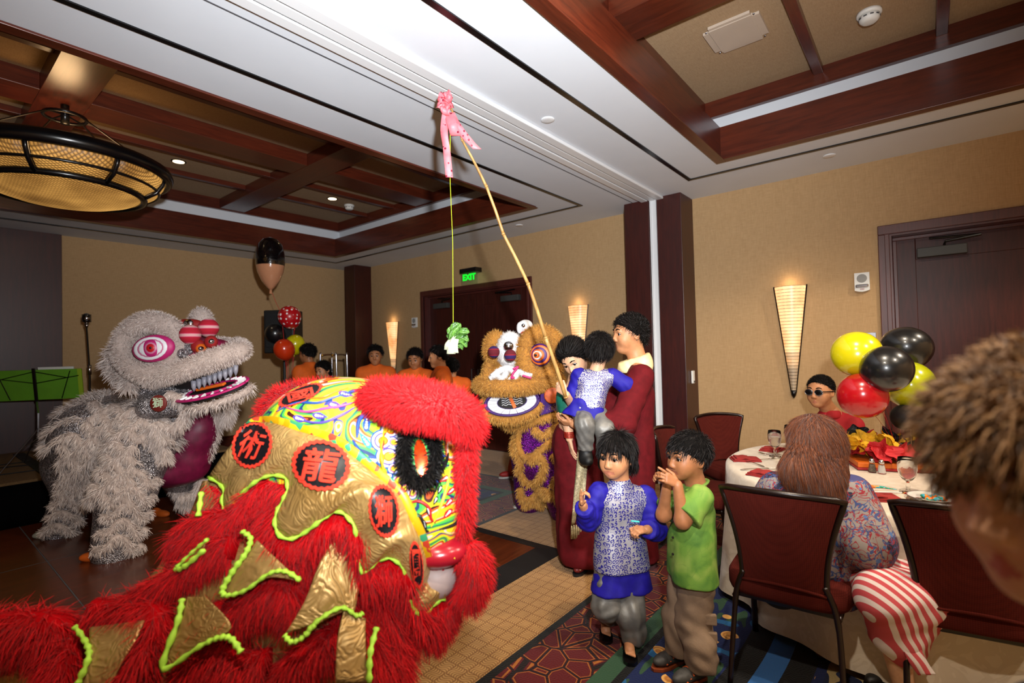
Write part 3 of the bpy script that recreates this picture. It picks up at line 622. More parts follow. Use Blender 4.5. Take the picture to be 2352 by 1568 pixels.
# ---------------------------------------------------------------- chairs
def fabric(name, a, b, sc=420):
    m = M(name); x, y, z = m.xyz(); w = ((x * sc).sin() * (z * sc).sin()).abs() * .6 + ((y * sc).sin()).abs() * .2; n = m.noise(scale=14, detail=3)
    m.set('Base Color', m.mix(w * .7 + n * .4, a, b)); m.set('Roughness', .95); m.set('Specular IOR Level', .1); m.bump(w, .35, .002); return done(m)
CHF = fabric('chair_wine_fabric', '#350d0a', '#5c2018'); CHW = mat('chair_dark_frame', '#1b0d0a', .3, .2, var=.1)
def chair(label, loc, rz):
    c = thing('banquet_chair', label, 'chair', loc, rz, 'banquet chairs around the round table'); B = lambda: MB()
    k = dict(local=True)
    def back(u, v, y): # hourglass outline
        w = .150 + .088 * v ** 1.6 + .012 * (1 - v) ** 3; return (u * w, -.225 - .075 * v + .055 * u * u * (.4 + v) - .02 + y,   .46 + .40 * v + .018 * (1 - u * u) * v - .03 * (1 - v) * (1 - u * u) * -1 * .6)
    us = np.linspace(-1, 1, 15); vs = np.linspace(0, 1, 15)
    Gb = np.array([[back(u * .95, v, -.012 - .008 * (1 - abs(u) ** 4) * (1 - (2 * v - 1) ** 4)) for v in vs * .96 + .02] for u in us]); Gf = np.array([[back(u * .95, v, .022 + .014 * (1 - abs(u) ** 4)) for v in vs * .96 + .02] for u in us])
    B().grid(Gb).grid(Gf[::-1]).grid([[Gb[0][j], Gf[0][j]] for j in range(15)][::-1]).grid([[Gb[-1][j], Gf[-1][j]] for j in range(15)]).grid([[Gb[i][0], Gf[i][0]] for i in range(15)]).grid([[Gb[i][-1], Gf[i][-1]] for i in range(15)][::-1]).build('back_cushion', CHF, c, True, **k)
    path = [back(-1, v, 0) for v in vs] + [back(u, 1.015, 0) for u in us[1:-1]] + [back(1, v, 0) for v in vs[::-1]]; B().tube(path, .014, 8).build('back_frame', CHW, c, True, **k)
    pp = [back(u, .0, -.01) for u in us]; B().tube(pp, .008, 6).build('piping', CHF, c, True, **k)
    G = []
    for v in np.linspace(0, 1, 13):
        G.append([(.245 * (1 - .12 * v * 0) * math.copysign(abs(math.cos(t)) ** .35, math.cos(t)) * (.9 + .1 * (1 - v)) * s_, -.01 + .24 * math.copysign(abs(math.sin(t)) ** .35, math.sin(t)) * s_, z_) for t in np.linspace(0, 2 * math.pi, 41)] if False else [])
    prof = [(.80, .385), (.97, .39), (1.0, .41), (1.0, .455), (.95, .475), (.6, .49), (.05, .495)]
    v = []; n = 40
    for s_, z_ in prof:
        for j in range(n):
            t = 2 * math.pi * j / n; v.append((.24 * s_ * math.copysign(abs(math.cos(t)) ** .4, math.cos(t)) * (1.04 + .06 * math.sin(t)), .0 + .24 * s_ * math.copysign(abs(math.sin(t)) ** .4, math.sin(t)), z_))
    f = [(i * n + j, i * n + (j + 1) % n, (i + 1) * n + (j + 1) % n, (i + 1) * n + j) for i in range(len(prof) - 1) for j in range(n)] + [tuple(range(n))[::-1], tuple((len(prof) - 1) * n + j for j in range(n))]
    B().add(v, f).build('seat', CHF, c, True, **k)
    B().bb(-.21, .21, -.2, .2, .36, .388, .006).build('seat_frame', CHW, c, **k)
    for x in (-1, 1):
        B().tube(cr([(x * .155, -.23, .50), (x * .19, -.22, .40), (x * .205, -.23, .25), (x * .215, -.29, .0)], 5), [.016] * 8 + [.014] * 8, 8, flat=.8).build('leg', CHW, c, True, **k)
        B().tube(cr([(x * .215, .19, .385), (x * .215, .21, .3), (x * .215, .235, .0)], 5), .015, 8).build('leg', CHW, c, True, **k)
        B().tube([(x * .2, -.22, .37), (x * .215, .2, .37)], .012, 6).build('side_rail', CHW, c, True, **k)
    return c
yaw = lambda d: math.atan2(d[1], d[0]) - math.pi / 2
chair('wine fabric chair seen from behind, under the long-haired woman', (-.52, 2.66, 0), yaw((-.04, 1)))
chair('wine fabric chair beside the red striped dress, half hidden by the blurred head', (.06, 2.82, 0), yaw((-.18, .98)))
chair('empty wine fabric chair against the wall left of the boy in sunglasses', (-1.30, 4.62, 0), yaw((.75, -.65)))
chair('wine fabric chair peeking out behind the boy in green', (-1.33, 3.78, 0), yaw((.95, .1)))
# ---------------------------------------------------------------- round table
TC = (-.10, 3.71); TR_ = .95
def damask():
    m = M('ivory_damask'); v = m.coord(); a = m.noise(v, 9, 2, .5, 1.2); b = (a * 22).sin(); m.set('Base Color', m.mix(b.gt(.2) * .5, '#c9bba8', '#d8ccbb')); m.set('Roughness', .55); m.set('Sheen Weight', .2)
    m.bump(b, .12, .002); return done(m)
t = thing('round_table', 'round banquet table under the ivory cloth', 'table', (*TC, 0)); MB().lathe([(.915, .72), (.92, .735), (.915, .752), (.01, .752)], (*TC, 0), 48).build('table_top', WOODX, t)
for k in range(4): a = k * 1.5708 + .4; MB().tube([(TC[0] + .5 * math.cos(a), TC[1] + .5 * math.sin(a), .72), (TC[0] + .62 * math.cos(a), TC[1] + .62 * math.sin(a), 0)], .018, 8).build('leg', BLACK, t)
prof = [(r * 1.035, z) for r, z in [(.0, .762), (.5, .762), (.90, .762), (.925, .758), (.94, .745), (.945, .70), (.955, .55), (.965, .35), (.975, .15), (.98, .045)]]; G = []; n = 144
for j in range(n):
    a = 2 * math.pi * j / n; fo = .5 * math.sin(11 * a + 1.3 * math.sin(3 * a)) + .5 * math.sin(17 * a + 2)
    G.append([(TC[0] + (r + (max(0, .745 - z) / .7) * .05 * fo) * math.cos(a), TC[1] + (r + (max(0, .745 - z) / .7) * .05 * fo) * math.sin(a), z) for r, z in prof])
tag(MB().grid(G[::-1], close_u=True).build('tablecloth', damask(), None, True), 'floor-length ivory damask cloth draped over the round table', 'tablecloth')
TZ = .764
NAP = mat('red_napkin_cloth', '#8e1f1c', .85, var=.12, vscale=30, bump=.2, bscale=200)
def napkin(x, y, rz, label):
    s = thing('napkin', label, 'napkin', (x, y, TZ), rz, 'folded red napkins'); k = dict(local=True)
    for i, (sx, sy, z, dx) in enumerate(((.17, .12, 0, 0), (.16, .11, .008, .003), (.085, .10, .017, -.02))):
        G = [[(dx + sx * (u - .5), sy * (v - .5), z + .006 + .004 * math.sin(u * 3.1) * math.sin(v * 3.1) + .002 * math.sin(u * 9 + i)) for v in np.linspace(0, 1, 6)] for u in np.linspace(0, 1, 8)]
        MB().grid(G, .006).build('fold', NAP, s, False, **k)
napkin(-.93, 3.50, .5, 'red napkin at the left edge of the table'); napkin(-.86, 3.93, 1.4, 'red napkin in front of the empty chair by the wall'); napkin(-.73, 3.14, -.2, 'red napkin beside the long-haired woman, mostly behind her'); napkin(-.20, 2.96, .45, 'red napkin right of the long-haired woman, holding a party blower'); napkin(.12, 3.33, .8, 'red napkin behind the white mug')
SILV = mat('silver_cutlery', '#b9b6b0', .2, 1, var=.08)
def cutlery(kind, x, y, rz, label):
    s = thing(kind, label, 'cutlery', (x, y, TZ + .004), rz, 'cutlery on the round table'); k = dict(local=True)
    G = [[(w * c, yy, .006 * math.cos(yy * 14) - .002) for c in (-1, 0, 1)] for yy, w in ((-.10, .004), (-.08, .008), (-.04, .0045), (0, .003), (.04, .003))]; MB().grid(G, .002).build('handle', SILV, s, True, **k)
    if kind == 'fork':
        MB().grid([[(w * c, yy, .004) for c in (-1, 0, 1)] for yy, w in ((.04, .003), (.05, .009), (.065, .011))], .002).build('neck', SILV, s, True, **k)
        for c in (-1.5, -.5, .5, 1.5): MB().tube([(c * .0062, .064, .004), (c * .006, .105, .007)], .0016, 5).build('tine', SILV, s, **k)
    elif kind == 'knife': MB().grid([[(-.006, yy, .003), (w, yy, .003)] for yy, w in ((.04, .002), (.06, .008), (.11, .008), (.13, -.002))], .002).build('blade', SILV, s, **k)
    else: MB().ell((0, .065, .004), (.017, .028, .005), n=12, m=6).build('bowl', SILV, s, True, **k)
for a in (('knife', -.86, 3.41, .9, 'knife lying in front of the leftmost red napkin'), ('fork', -.83, 3.55, -.6, 'fork right of the leftmost red napkin'), ('fork', -.80, 3.26, -.9, 'fork above the napkin beside the long-haired woman'), ('knife', -.76, 3.74, 1.0, 'knife in front of the napkin by the empty chair'), ('fork', -.82, 3.70, 1.0, 'fork in front of the napkin by the empty chair'), ('spoon', -.06, 2.94, .3, 'left spoon of the pair by the white plate'), ('spoon', -.03, 2.955, .3, 'right spoon of the pair by the white plate')): cutlery(*a)
GL = M('drinking_glass'); GL.set('Base Color', '#ffffff'); GL.set('Roughness', .02); GL.set('Transmission Weight', 1.0); GL.set('IOR', 1.3); GL = done(GL)
WAT = M('iced_water'); WAT.set('Base Color', '#f4f4f2'); WAT.set('Roughness', .08); WAT.set('Transmission Weight', .9); WAT.set('IOR', 1.2); WAT.bump(WAT.noise(scale=60, detail=3), .5, .01); WAT = done(WAT)
def goblet(x, y, label):
    s = thing('water_goblet', label, 'glass', (x, y, TZ), group='stemmed water glasses')
    MB().lathe([(.036, .0), (.036, .003), (.012, .009), (.007, .02), (.009, .035), (.006, .045), (.008, .056), (.022, .066), (.034, .085), (.041, .115), (.041, .145), (.037, .172), (.0355, .172), (.039, .145), (.039, .115), (.032, .087), (.02, .069), (.004, .064)], (x, y, TZ), 28).build('glass_bowl', GL, s, True)
    MB().lathe([(.004, .0655), (.018, .07), (.031, .088), (.0375, .115), (.0375, .140), (.003, .142)], (x, y, TZ), 24).build('water', WAT, s, True)
goblet(-.09, 3.15, 'large water goblet beside the white mug'); goblet(-.80, 3.72, 'water goblet left of the long-haired woman'); goblet(-.76, 4.02, 'water goblet behind the long-haired woman, far side')
def shaker(x, y, m, label):
    s = thing('table_shaker', label, 'shaker', (x, y, TZ)); MB().lathe([(.02, 0), (.021, .004), (.014, .05), (.013, .056)], (x, y, TZ), 8).build('glass_body', GL, s); MB().lathe([(.017, .004), (.0175, .008), (.0125, .046), (.002, .048)], (x, y, TZ), 8).build('contents', m, s)
    MB().lathe([(.014, .055), (.0145, .066), (.011, .076), (.003, .08)], (x, y, TZ), 14).build('cap', CHROME, s, True)
PEP = M('ground_pepper'); PEP.set('Base Color', PEP.ramp(PEP.noise(scale=400, detail=2), [(.4, '#2a211a'), (.6, '#9a8d7c')])); PEP = done(PEP)
shaker(-.26, 3.545, PEP, 'pepper shaker left of the salt on the round table'); shaker(-.215, 3.535, mat('salt_white', '#e8e6e2', .9, bump=.3, bscale=500), 'salt shaker with white contents on the round table')
CERA = mat('white_ceramic', '#d9d6d0', .2, var=.02)
s = thing('dessert_plate', 'white plate under the mug with coloured icing on it', 'plate', (0, 3.08, TZ)); MB().lathe([(.05, 0), (.06, .003), (.09, .012), (.095, .015), (.088, .013), (.055, .006), (.002, .005)], (0, 3.08, TZ), 32).build('plate_disc', CERA, s, True)
ICE = M('rainbow_icing'); ICE.set('Base Color', ICE.ramp(ICE.noise(scale=45, detail=2), [(.3, '#1a8a4a'), (.42, '#2aa5c0'), (.5, '#f08a1c'), (.6, '#ff5a1a'), (.7, '#f6d23a')], True)); ICE.set('Roughness', .4); ICE = done(ICE)
for k in range(9): a = k * .7; MB().ell((.005 + .035 * math.cos(a), 3.05 + .022 * math.sin(a), TZ + .012 + .004 * (k % 3)), (.016, .012, .009), n=10, m=6).build('icing', ICE, s, True)
s = thing('coffee_mug', 'white straight-sided mug standing on the dessert plate', 'mug', (.035, 3.12, TZ + .005)); c = (.035, 3.12, TZ + .006); MB().lathe([(.03, 0), (.036, .003), (.04, .05), (.041, .085), (.039, .086), (.037, .05), (.033, .006), (.002, .005)], c, 28).build('cup', CERA, s, True); MB().tube(cr([(.075, 3.12, .83), (.10, 3.12, .835), (.105, 3.12, .81), (.072, 3.12, .79)], 6), .005, 8).build('handle', CERA, s, True)
cutlery('fork', -.07, 3.0, -.75, 'fork resting across the white dessert plate')
s = thing('party_blower', 'party blower with coloured foil head on the right-hand napkin', 'party blower', (-.2, 3.0, TZ + .025)); MB().tube([(-.27, 2.93, .792), (-.11, 3.02, .792)], .0035, 8).build('stick', CERA, s); MB().tube(cr([(-.25, 3.02, .80), (-.19, 3.035, .802), (-.13, 3.05, .796)], 6), [.016, .018, .018, .017, .016, .015, .013, .012, .010, .008, .006, .004, .003], 10, flat=.4).build('foil_head', ICE, s, True)
# centrepiece
RED = mat('red_tissue', '#b3121a', .7, var=.2, vscale=20); YEL = mat('yellow_tissue', '#e0aa14', .7, var=.2, vscale=20); BLT = mat('black_tissue', '#0b0b0c', .6, var=.2, vscale=20); ORG = mat('orange_tray_paint', '#c8600f', .5, var=.05)
cc = np.array([-.17, 3.80]); s = thing('table_centrepiece', 'red, yellow and black tissue paper centrepiece on an orange tray', 'centrepiece', (*cc, TZ))
R30 = np.array(Matrix.Rotation(.35, 3, 'Z')); MB().box((*cc, TZ + .03), (.46, .34, .03), R30, bev=.004).build('tray', ORG, s); MB().box((*cc, TZ + .008), (.47, .35, .014), R30, bev=.004).build('tray_base', mat('red_tray_paint', '#8e1218', .5, var=.05), s)
rr = np.random.default_rng(3); spots = [((-.17, .02), RED), ((-.10, -.13), RED), ((-.22, -.06), YEL), ((-.2, .12), YEL), ((-.05, .02), BLT), ((.05, -.05), BLT), ((.0, -.16), RED), ((.1, -.1), RED), ((.17, -.03), YEL), ((.05, .1), YEL), ((-.09, .11), RED), ((.16, .1), YEL), ((-.12, -.02), YEL), ((0, .06), BLT), ((.12, .02), RED), ((.22, -.08), YEL), ((-.14, .2), BLT), ((-.02, -.06), YEL)]
for (a, b), m in spots:
    P = R30 @ np.array([a, b, 0]) + np.array([*cc, TZ + .10 + rr.uniform(-.02, .05)])
    for q in range(3):
        u0, v0 = nrm(rr.normal(size=3)), nrm(rr.normal(size=3)); rad = rr.uniform(.045, .075); G = []
        for i in range(9):
            for_ = []
            for j in range(9):
                x, y = (i - 4) / 4, (j - 4) / 4; w = .35 * math.sin(3.1 * x + q) * math.cos(2.7 * y + 2 * q) + .5 * (x * x + y * y) * .5; e = 1 + .12 * math.sin(5 * (x + y) + q); for_.append(P + rad * (u0 * x * e + np.cross(u0, v0) * y * e + (nrm(np.cross(u0, np.cross(u0, v0)))) * w + UP * .0) + 0)
            G.append([g if g[2] > TZ + .05 else np.array([g[0], g[1], TZ + .05]) for g in for_])
        MB().grid(G).build('tissue_sheet', m, s, False)
for a, b, h in ((.08, -.03, .30), (-.06, .0, .26)): P = R30 @ np.array([a, b, 0]) + np.array([*cc, TZ]); MB().tube([P + (0, 0, .08), P + (0, .005, h)], .0025, 6).build('skewer', mat('pale_wood_stick', '#b89a6a', .7), s)
MB().ell(at(2078, 958, 3.02), (.075, .07, .075)).build('black_pompom', BLT, s, True)
# ---------------------------------------------------------------- balloons
def latex(name, c, r=.22):
    if name in MATS: return MATS[name]
    m = M(name); n = m.noise(scale=3, detail=2); m.set('Base Color', m.mix(n * .25, c, '#000000')); m.set('Roughness', r); m.set('Coat Weight', .6); m.set('Coat Roughness', .12); m.set('Subsurface Weight', .15); m.set('Subsurface Radius', (.05, .03, .02)); return done(m)
def balloon(p, rx, rz, axis, m, label, tie, group, smat=None, coord=None):
    """latex balloon: blunt end along axis, knot at the other end, ribbon down to tie"""
    p = np.asarray(p); a = nrm(axis); s = thing('balloon', label, 'balloon', p - a * rz * 1.25, group=group); prof = []
    for i in range(19):
        q = math.pi * i / 18; z = -math.cos(q); r = math.sin(q); 
        if z < 0: r *= 1 - .16 * z * z; z *= 1.18
        prof.append((max(r, .02) * rx, z * rz))
    MB().lathe(prof, p, 32, a).build('skin', m, s, True); b = p - a * rz * 1.18
    MB().lathe([(.004, .012), (.006, .0), (.009, -.01), (.012, -.016), (.003, -.016)], b, 10, a).build('knot', m, s, True)
    if tie is not None:
        e = np.asarray(tie); mid = (b + e) / 2 + np.array([.01, .012, -.03]); MB().tube(cr([b, b + (mid - b) * .4 - UP * .03, mid, e], 6), .0028, 4, flat=.35).build('ribbon', smat or RED, s)
    return s
g = 'balloons over the round table'; tie = (*(cc + [.02, .02]), TZ + .09); YL = latex('yellow_latex', '#d8cc12'); BL = latex('black_latex', '#141517', .3); RL = latex('red_latex', '#b8131c'); YG = latex('lime_yellow_latex', '#b3b80f')
balloon(at(1967, 812, 3.0), .134, .125, face(-.55, -.5, .5), YL, 'bright yellow balloon, upper left of the table bunch', tie, g); balloon(at(2081, 798, 3.2), .142, .13, face(.3, .1, .9), BL, 'black balloon at the top of the table bunch, behind the others', tie, g)
balloon(at(2037, 847, 2.82), .128, .122, face(.05, -.95, .12), BL, 'front black balloon in the middle of the table bunch', tie, g); balloon(at(1981, 908, 2.92), .130, .122, face(-.5, -.7, -.1), RL, 'red balloon beside the boy in sunglasses', tie, g); balloon(at(2094, 885, 3.06), .145, .125, face(.6, -.6, .2), YG, 'yellow-green balloon next to the blurred head', tie, g)
g = 'balloons tied by the loudspeaker'; tie = at(662, 905, 6.75)
DOT = M('red_polka_latex'); vv = DOT.voro(DOT.coord(), 17, 'F1', rnd=.25); DOT.set('Base Color', DOT.mix(vv.lt(.30), '#b01018', '#f2eeee')); DOT.set('Roughness', .3); DOT = done(DOT)
balloon(at(665, 727, 6.7), .145, .145, face(-.2, -.3, .9), DOT, 'red balloon with white polka dots by the loudspeaker', tie, g); balloon(at(632, 766, 6.75), .125, .13, face(-.4, -.5, .6), BL, 'black balloon in front of the loudspeaker', tie, g); balloon(at(678, 790, 6.8), .125, .13, face(.2, -.2, .9), YL, 'yellow balloon behind the orange-red one', tie, g); balloon(at(653, 802, 6.6), .132, .14, face(0, -.5, .7), latex('orange_red_latex', '#d43a14'), 'orange-red balloon lowest in the bunch by the loudspeaker', tie, g)
FO = M('two_tone_foil'); x, y, z = FO.xyz(kind='Object'); FO.set('Base Color', FO.mix(z.gt(2.72), '#c58a66', '#0c0a0c')); FO.set('Roughness', .16); FO.set('Coat Weight', .8); FO.bump(FO.noise(scale=14, detail=2), .25, .02); FO = done(FO)
p = at(621, 607, 6.7); s = thing('foil_balloon', 'plain black-topped peach foil balloon floating highest', 'balloon', p - UP * .4); MB().lathe([(.01, -.34), (.05, -.30), (.11, -.22), (.16, -.1), (.18, .02), (.175, .14), (.15, .26), (.09, .33), (.01, .36)], p, 28).build('foil_skin', FO, s, True); MB().tube(cr([p - UP * .34, at(632, 690, 6.7), at(648, 740, 6.7), tie], 6), .003, 4).build('ribbon', RED, s); MB().tube([p - UP * .33, p - UP * .39], [.012, .02], 8).build('tail', FO, s)
# ---------------------------------------------------------------- stage gear
s = thing('loudspeaker', 'black loudspeaker behind the polka dot balloon', 'speaker', at(652, 800, 6.95)); c = at(652, 762, 6.98)
RS = np.array([RIGHT, -AWAY * -1, UP]).T; MB().box(c, (.40, .32, .58), RS, bev=.015).build('cabinet', BLACK, s); MB().box(c - AWAY * .165 + UP * .02, (.34, .01, .46), RS, bev=.004).build('grille', mat('speaker_mesh', '#101012', .5, .3, bump=.6, bscale=500), s); MB().lathe([(.10, 0), (.09, .012), (.03, .02)], c - AWAY * .168 - UP * .08, 20, -AWAY).build('cone', BLKG, s, True)
s = thing('speaker_stand', 'black tripod stand under the loudspeaker', 'stand', (c[0], c[1], 0)); MB().tube([(c[0], c[1], .12), (c[0], c[1], c[2] - .29)], .018, 8).build('pole', BLACK, s)
for k in range(3): a = k * 2.094 + .3; MB().tube([(c[0], c[1], .75), (c[0] + .45 * math.cos(a), c[1] + .45 * math.sin(a), .012)], .012, 6).build('leg', BLACK, s); MB().tube([(c[0], c[1], .25), (c[0] + .26 * math.cos(a), c[1] + .26 * math.sin(a), .32)], .008, 6).build('brace', BLACK, s)
b = np.array([-7.85, 1.52, .425]); s = thing('microphone_stand', 'chrome vintage microphone on a black stand behind the white lion', 'microphone', b)
MB().lathe([(.14, 0), (.14, .012), (.03, .03), (.012, .05)], b, 24).build('base', BLACK, s, True); MB().tube([b + (0, 0, .03), b + (0, 0, 1.0)], .012, 8).build('lower_pole', BLKG, s); MB().tube([b + (0, 0, .98), b + (-.03, -.02, 1.5)], .009, 8).build('upper_pole', BLKG, s); MB().tube([b + (0, 0, .93), b + (0, 0, 1.05)], .02, 10).build('clutch', CHROME, s, True)
m0 = b + (-.03, -.02, 1.5); MB().tube([m0, m0 + (0, 0, .05)], [.012, .025], 10).build('mount', CHROME, s, True); mc = MB().ell(m0 + (0, 0, .115), (.045, .045, .065), n=16, m=10).build('capsule', CHROME, s, True)
for k in range(6): MB().tube([m0 + (.046 * math.cos(t), .046 * math.sin(t), .075 + .016 * k) for t in np.linspace(0, 6.28, 17)], .004, 4).build('grille_bar', BLKG, mc)
b = np.array([-7.25, .98, .425]); s = thing('music_stand', 'folding music stand with green cover and white score', 'music stand', b); GRN = mat('lime_cover', '#5f9a16', .7, var=.08); nn = nrm(np.array([.85, -.5, 0])); sd = np.array([-nn[1], nn[0], 0]) * -1; sd = -sd if sd @ RIGHT < 0 else sd
top = at(82, 852, 5.95); ctr = at(82, 884, 5.95); tilt = nrm(UP + nn * .18); wv = .43
MB().grid([[ctr + sd * u + tilt * v - nn * .02 for v in (-.18, -.06, .06, .18)] for u in np.linspace(-wv, wv, 9)], .012).build('cover', GRN, s)
MB().grid([[ctr + sd * u + tilt * v - nn * .036 for v in (.1, .21)] for u in np.linspace(.02, .36, 5)], .015).build('score', PLASTIC, s)
for u in (-1, 1):
    MB().grid([[ctr + sd * u * (wv + a) + tilt * v - nn * .01 for v in (-.18, .18)] for a in (-.03, .012)], .02).build('cover_fold', mat('lime_fold', '#8fae12', .7, var=.05), s)
    for p, q in (((0, .16), (.30, .08)), ((0, .02), (.42, .10)), ((.34, .16), (.24, -.17))): MB().tube([ctr + nn * .012 + sd * u * p[0] + tilt * p[1], ctr + nn * .012 + sd * u * q[0] + tilt * q[1]], .005, 5).build('desk_strut', BLKG, s)
MB().box(ctr + nn * .015, (.03, .02, .40), np.array([sd, nn, tilt]).T, bev=.003).build('spine', BRONZE, s); MB().tube([ctr + nn * .015 - tilt * .2, b + (0, 0, .55), b + (0, 0, .30)], .010, 8).build('post', STEEL, s)
for k in range(3): a = k * 2.094 - .9; e = b + np.array([.42 * math.cos(a), .42 * math.sin(a), .005]); MB().tube([b + (0, 0, .40), e], .006, 6).build('leg', STEEL, s); MB().tube([b + (0, 0, .30), (b + (0, 0, .40)) * .5 + e * .5], .005, 6).build('brace', STEEL, s)
s = thing('luggage_cart', 'chrome arched luggage cart frame beside the far pillar', 'cart', at(755, 1000, 6.9)); b0 = at(752, 900, 6.95); b0[2] = 0
for k in (0, 1): o = b0 + AWAY * .45 * k; MB().tube(cr([o - RIGHT * .09 + UP * .25, o - RIGHT * .09 + UP * 1.45, o - RIGHT * .06 + UP * 1.52, o + RIGHT * .10 + UP * 1.52, o + RIGHT * .13 + UP * 1.44, o + RIGHT * .13 + UP * .25], 6), .012, 8).build('arch', CHROME, s, True)
MB().box(b0 + AWAY * .22 + UP * .22 + RIGHT * .02, (.30, .55, .05), RS, bev=.01).build('deck', RED, s)
for k in (0, 1):
    for u in (-.09, .13): MB().lathe([(.06, -.015), (.07, 0), (.06, .015)], b0 + AWAY * .45 * k + RIGHT * u + UP * .1, 14, AWAY).build('wheel', BLACK, s, True)
for k in (0, 1): MB().ell(b0 + RIGHT * (-.06 + .14 * k) + UP * 1.52, .018, n=10, m=6).build('brass_knob', mat('brass', '#c99a3c', .25, .9), s, True)
# ---------------------------------------------------------------- bamboo pole with lettuce
BAM = M('bamboo'); BAM.set('Base Color', BAM.ramp(BAM.noise(BAM.mapv(BAM.coord(), sc=(30, 30, 4)), 1, 4), [(.3, '#8a6230'), (.7, '#b8945a')])); BAM.set('Roughness', .4); BAM = done(BAM)
pts = ats([(1033, 240, 2.98), (1062, 322, 2.99), (1117, 428, 3.02), (1156, 537, 3.06), (1213, 652, 3.14), (1253, 775, 3.21), (1300, 912, 3.29)]); s = thing('bamboo_pole', 'long bamboo pole held up over the crowd, lettuce dangling from it', 'pole', pts[-1]); rads = [.0055, .007, .0085, .0095, .011, .0125, .013]
for i in range(6): P = cr([pts[i], (pts[i] + pts[i + 1]) / 2 + RIGHT * .003, pts[i + 1]], 4); MB().tube(P, np.linspace(rads[i], rads[i + 1], len(P)), 10).build('internode', BAM, s, True); MB().tube([pts[i + 1] - nrm(pts[i] - pts[i + 1]) * .006, pts[i + 1], pts[i + 1] + nrm(pts[i] - pts[i + 1]) * .006], [rads[i + 1], rads[i + 1] * 1.35, rads[i + 1]], 10).build('node_ring', BAM, s, True)
STR = mat('neon_string', '#a8c814', .6, var=.1); MB().tube(ats([(1034, 262, 2.97), (1034, 420, 2.97), (1040, 560, 2.97), (1041, 755, 2.97)]), .0019, 6).build('string', STR, s)
RIB = M('pink_printed_ribbon'); w = RIB.voro(RIB.coord(), 34, 'F1'); n = RIB.noise(scale=12, detail=2); RIB.set('Base Color', RIB.mix(w.lt(.22), RIB.mix(n, '#e81f33', '#ff9aa4'), '#7a1330')); RIB.set('Roughness', .5); RIB = done(RIB)
rb = thing('ribbon_bow', 'pink-red printed ribbon tied to the tip of the bamboo pole', 'ribbon', at(1022, 240, 2.96))
def ribbon(pts, w, name='tail', m=RIB, parent=rb, sidev=RIGHT, tw=.3):
    P = cr(ats(pts), 6); G = []
    for i, p in enumerate(P): a = tw * math.sin(i * .5); G.append([p + (sidev * math.cos(a) + AWAY * math.sin(a)) * w * c for c in (-.5, 0, .5)])
    MB().grid(G, .0015).build(name, m, parent, True)
ribbon([(1024, 258, 2.95), (1020, 300, 2.94), (1026, 345, 2.95), (1032, 407, 2.95)], .042); ribbon([(1034, 258, 2.95), (1050, 288, 2.96), (1070, 315, 2.97), (1096, 342, 2.98)], .052); ribbon([(1026, 258, 2.96), (1036, 285, 2.97), (1046, 312, 2.98), (1040, 290, 2.93), (1030, 260, 2.95)], .06, 'loop')
for k in range(12): a = k * 2.4; c = at(1022 + 13 * math.cos(a) * (.4 + .05 * k), 236 + 22 * math.sin(a) * (.4 + .05 * k), 2.95 + .01 * math.sin(k)); MB().grid([[c + .022 * (RIGHT * (u * math.cos(a) - v * math.sin(a)) + UP * (u * math.sin(a) + v * math.cos(a)) - AWAY * (.8 * (1 - u * u) + .4 * math.sin(4 * v + k))) for v in np.linspace(-1, 1, 5)] for u in np.linspace(-1, 1, 5)], .001).build('bow_petal', RIB, rb, True)
LG = M('bok_choy_leaf'); n = LG.noise(scale=30, detail=3); LG.set('Base Color', LG.ramp(n, [(.3, '#234a16'), (.7, '#5f8f38')])); LG.set('Roughness', .45); LG.bump(n, .6, .01); LG = done(LG); LW = mat('bok_choy_stem', '#b9bda2', .5, var=.06, vscale=40)
lt = thing('lettuce_head', 'white-stemmed leafy green hanging from the neon string', 'vegetable', at(1041, 815, 2.97)); rr = np.random.default_rng(5)
for i, (x0, y0, x1, y1, w) in enumerate(((1036, 812, 1042, 778, .05), (1030, 802, 1036, 780, .05), (1044, 810, 1050, 774, .045), (1038, 806, 1046, 772, .05))):
    P = cr(ats([(x0, y0, 2.96), ((x0 + x1) / 2 - 3, (y0 + y1) / 2, 2.945), (x1, y1, 2.965)]), 5); MB().grid([[p + RIGHT * w * c * (1 - .5 * k / len(P)) + AWAY * .02 * (c * c) for c in np.linspace(-.5, .5, 5)] for k, p in enumerate(P)], .006).build('stalk', LW, lt, True)
for i, (x0, y0, x1, y1, w, dd) in enumerate(((1042, 778, 1050, 740, .06, 0), (1038, 780, 1036, 750, .05, .01), (1046, 776, 1076, 757, .045, -.01), (1048, 782, 1076, 776, .05, .02), (1048, 788, 1074, 790, .05, .03), (1046, 795, 1064, 800, .025, .01), (1036, 784, 1034, 765, .045, .03), (1044, 778, 1058, 762, .06, .03))):
    P = cr(ats([(x0, y0, 2.96), ((x0 + x1) / 2, (y0 + y1) / 2 - 3, 2.95 + dd), (x1, y1, 2.96 + dd)]), 5); t_ = nrm(P[-1] - P[0]); sv = nrm(np.cross(t_, AWAY)); k1 = len(P)
    MB().grid([[p + sv * w * c * math.sin(.35 + 2.5 * k / k1) ** .7 + AWAY * (.012 * math.sin(8 * c + k) + .02 * c * c) for c in np.linspace(-.55, .55, 7)] for k, p in enumerate(P)], .001).build('leaf', LG, lt, True)
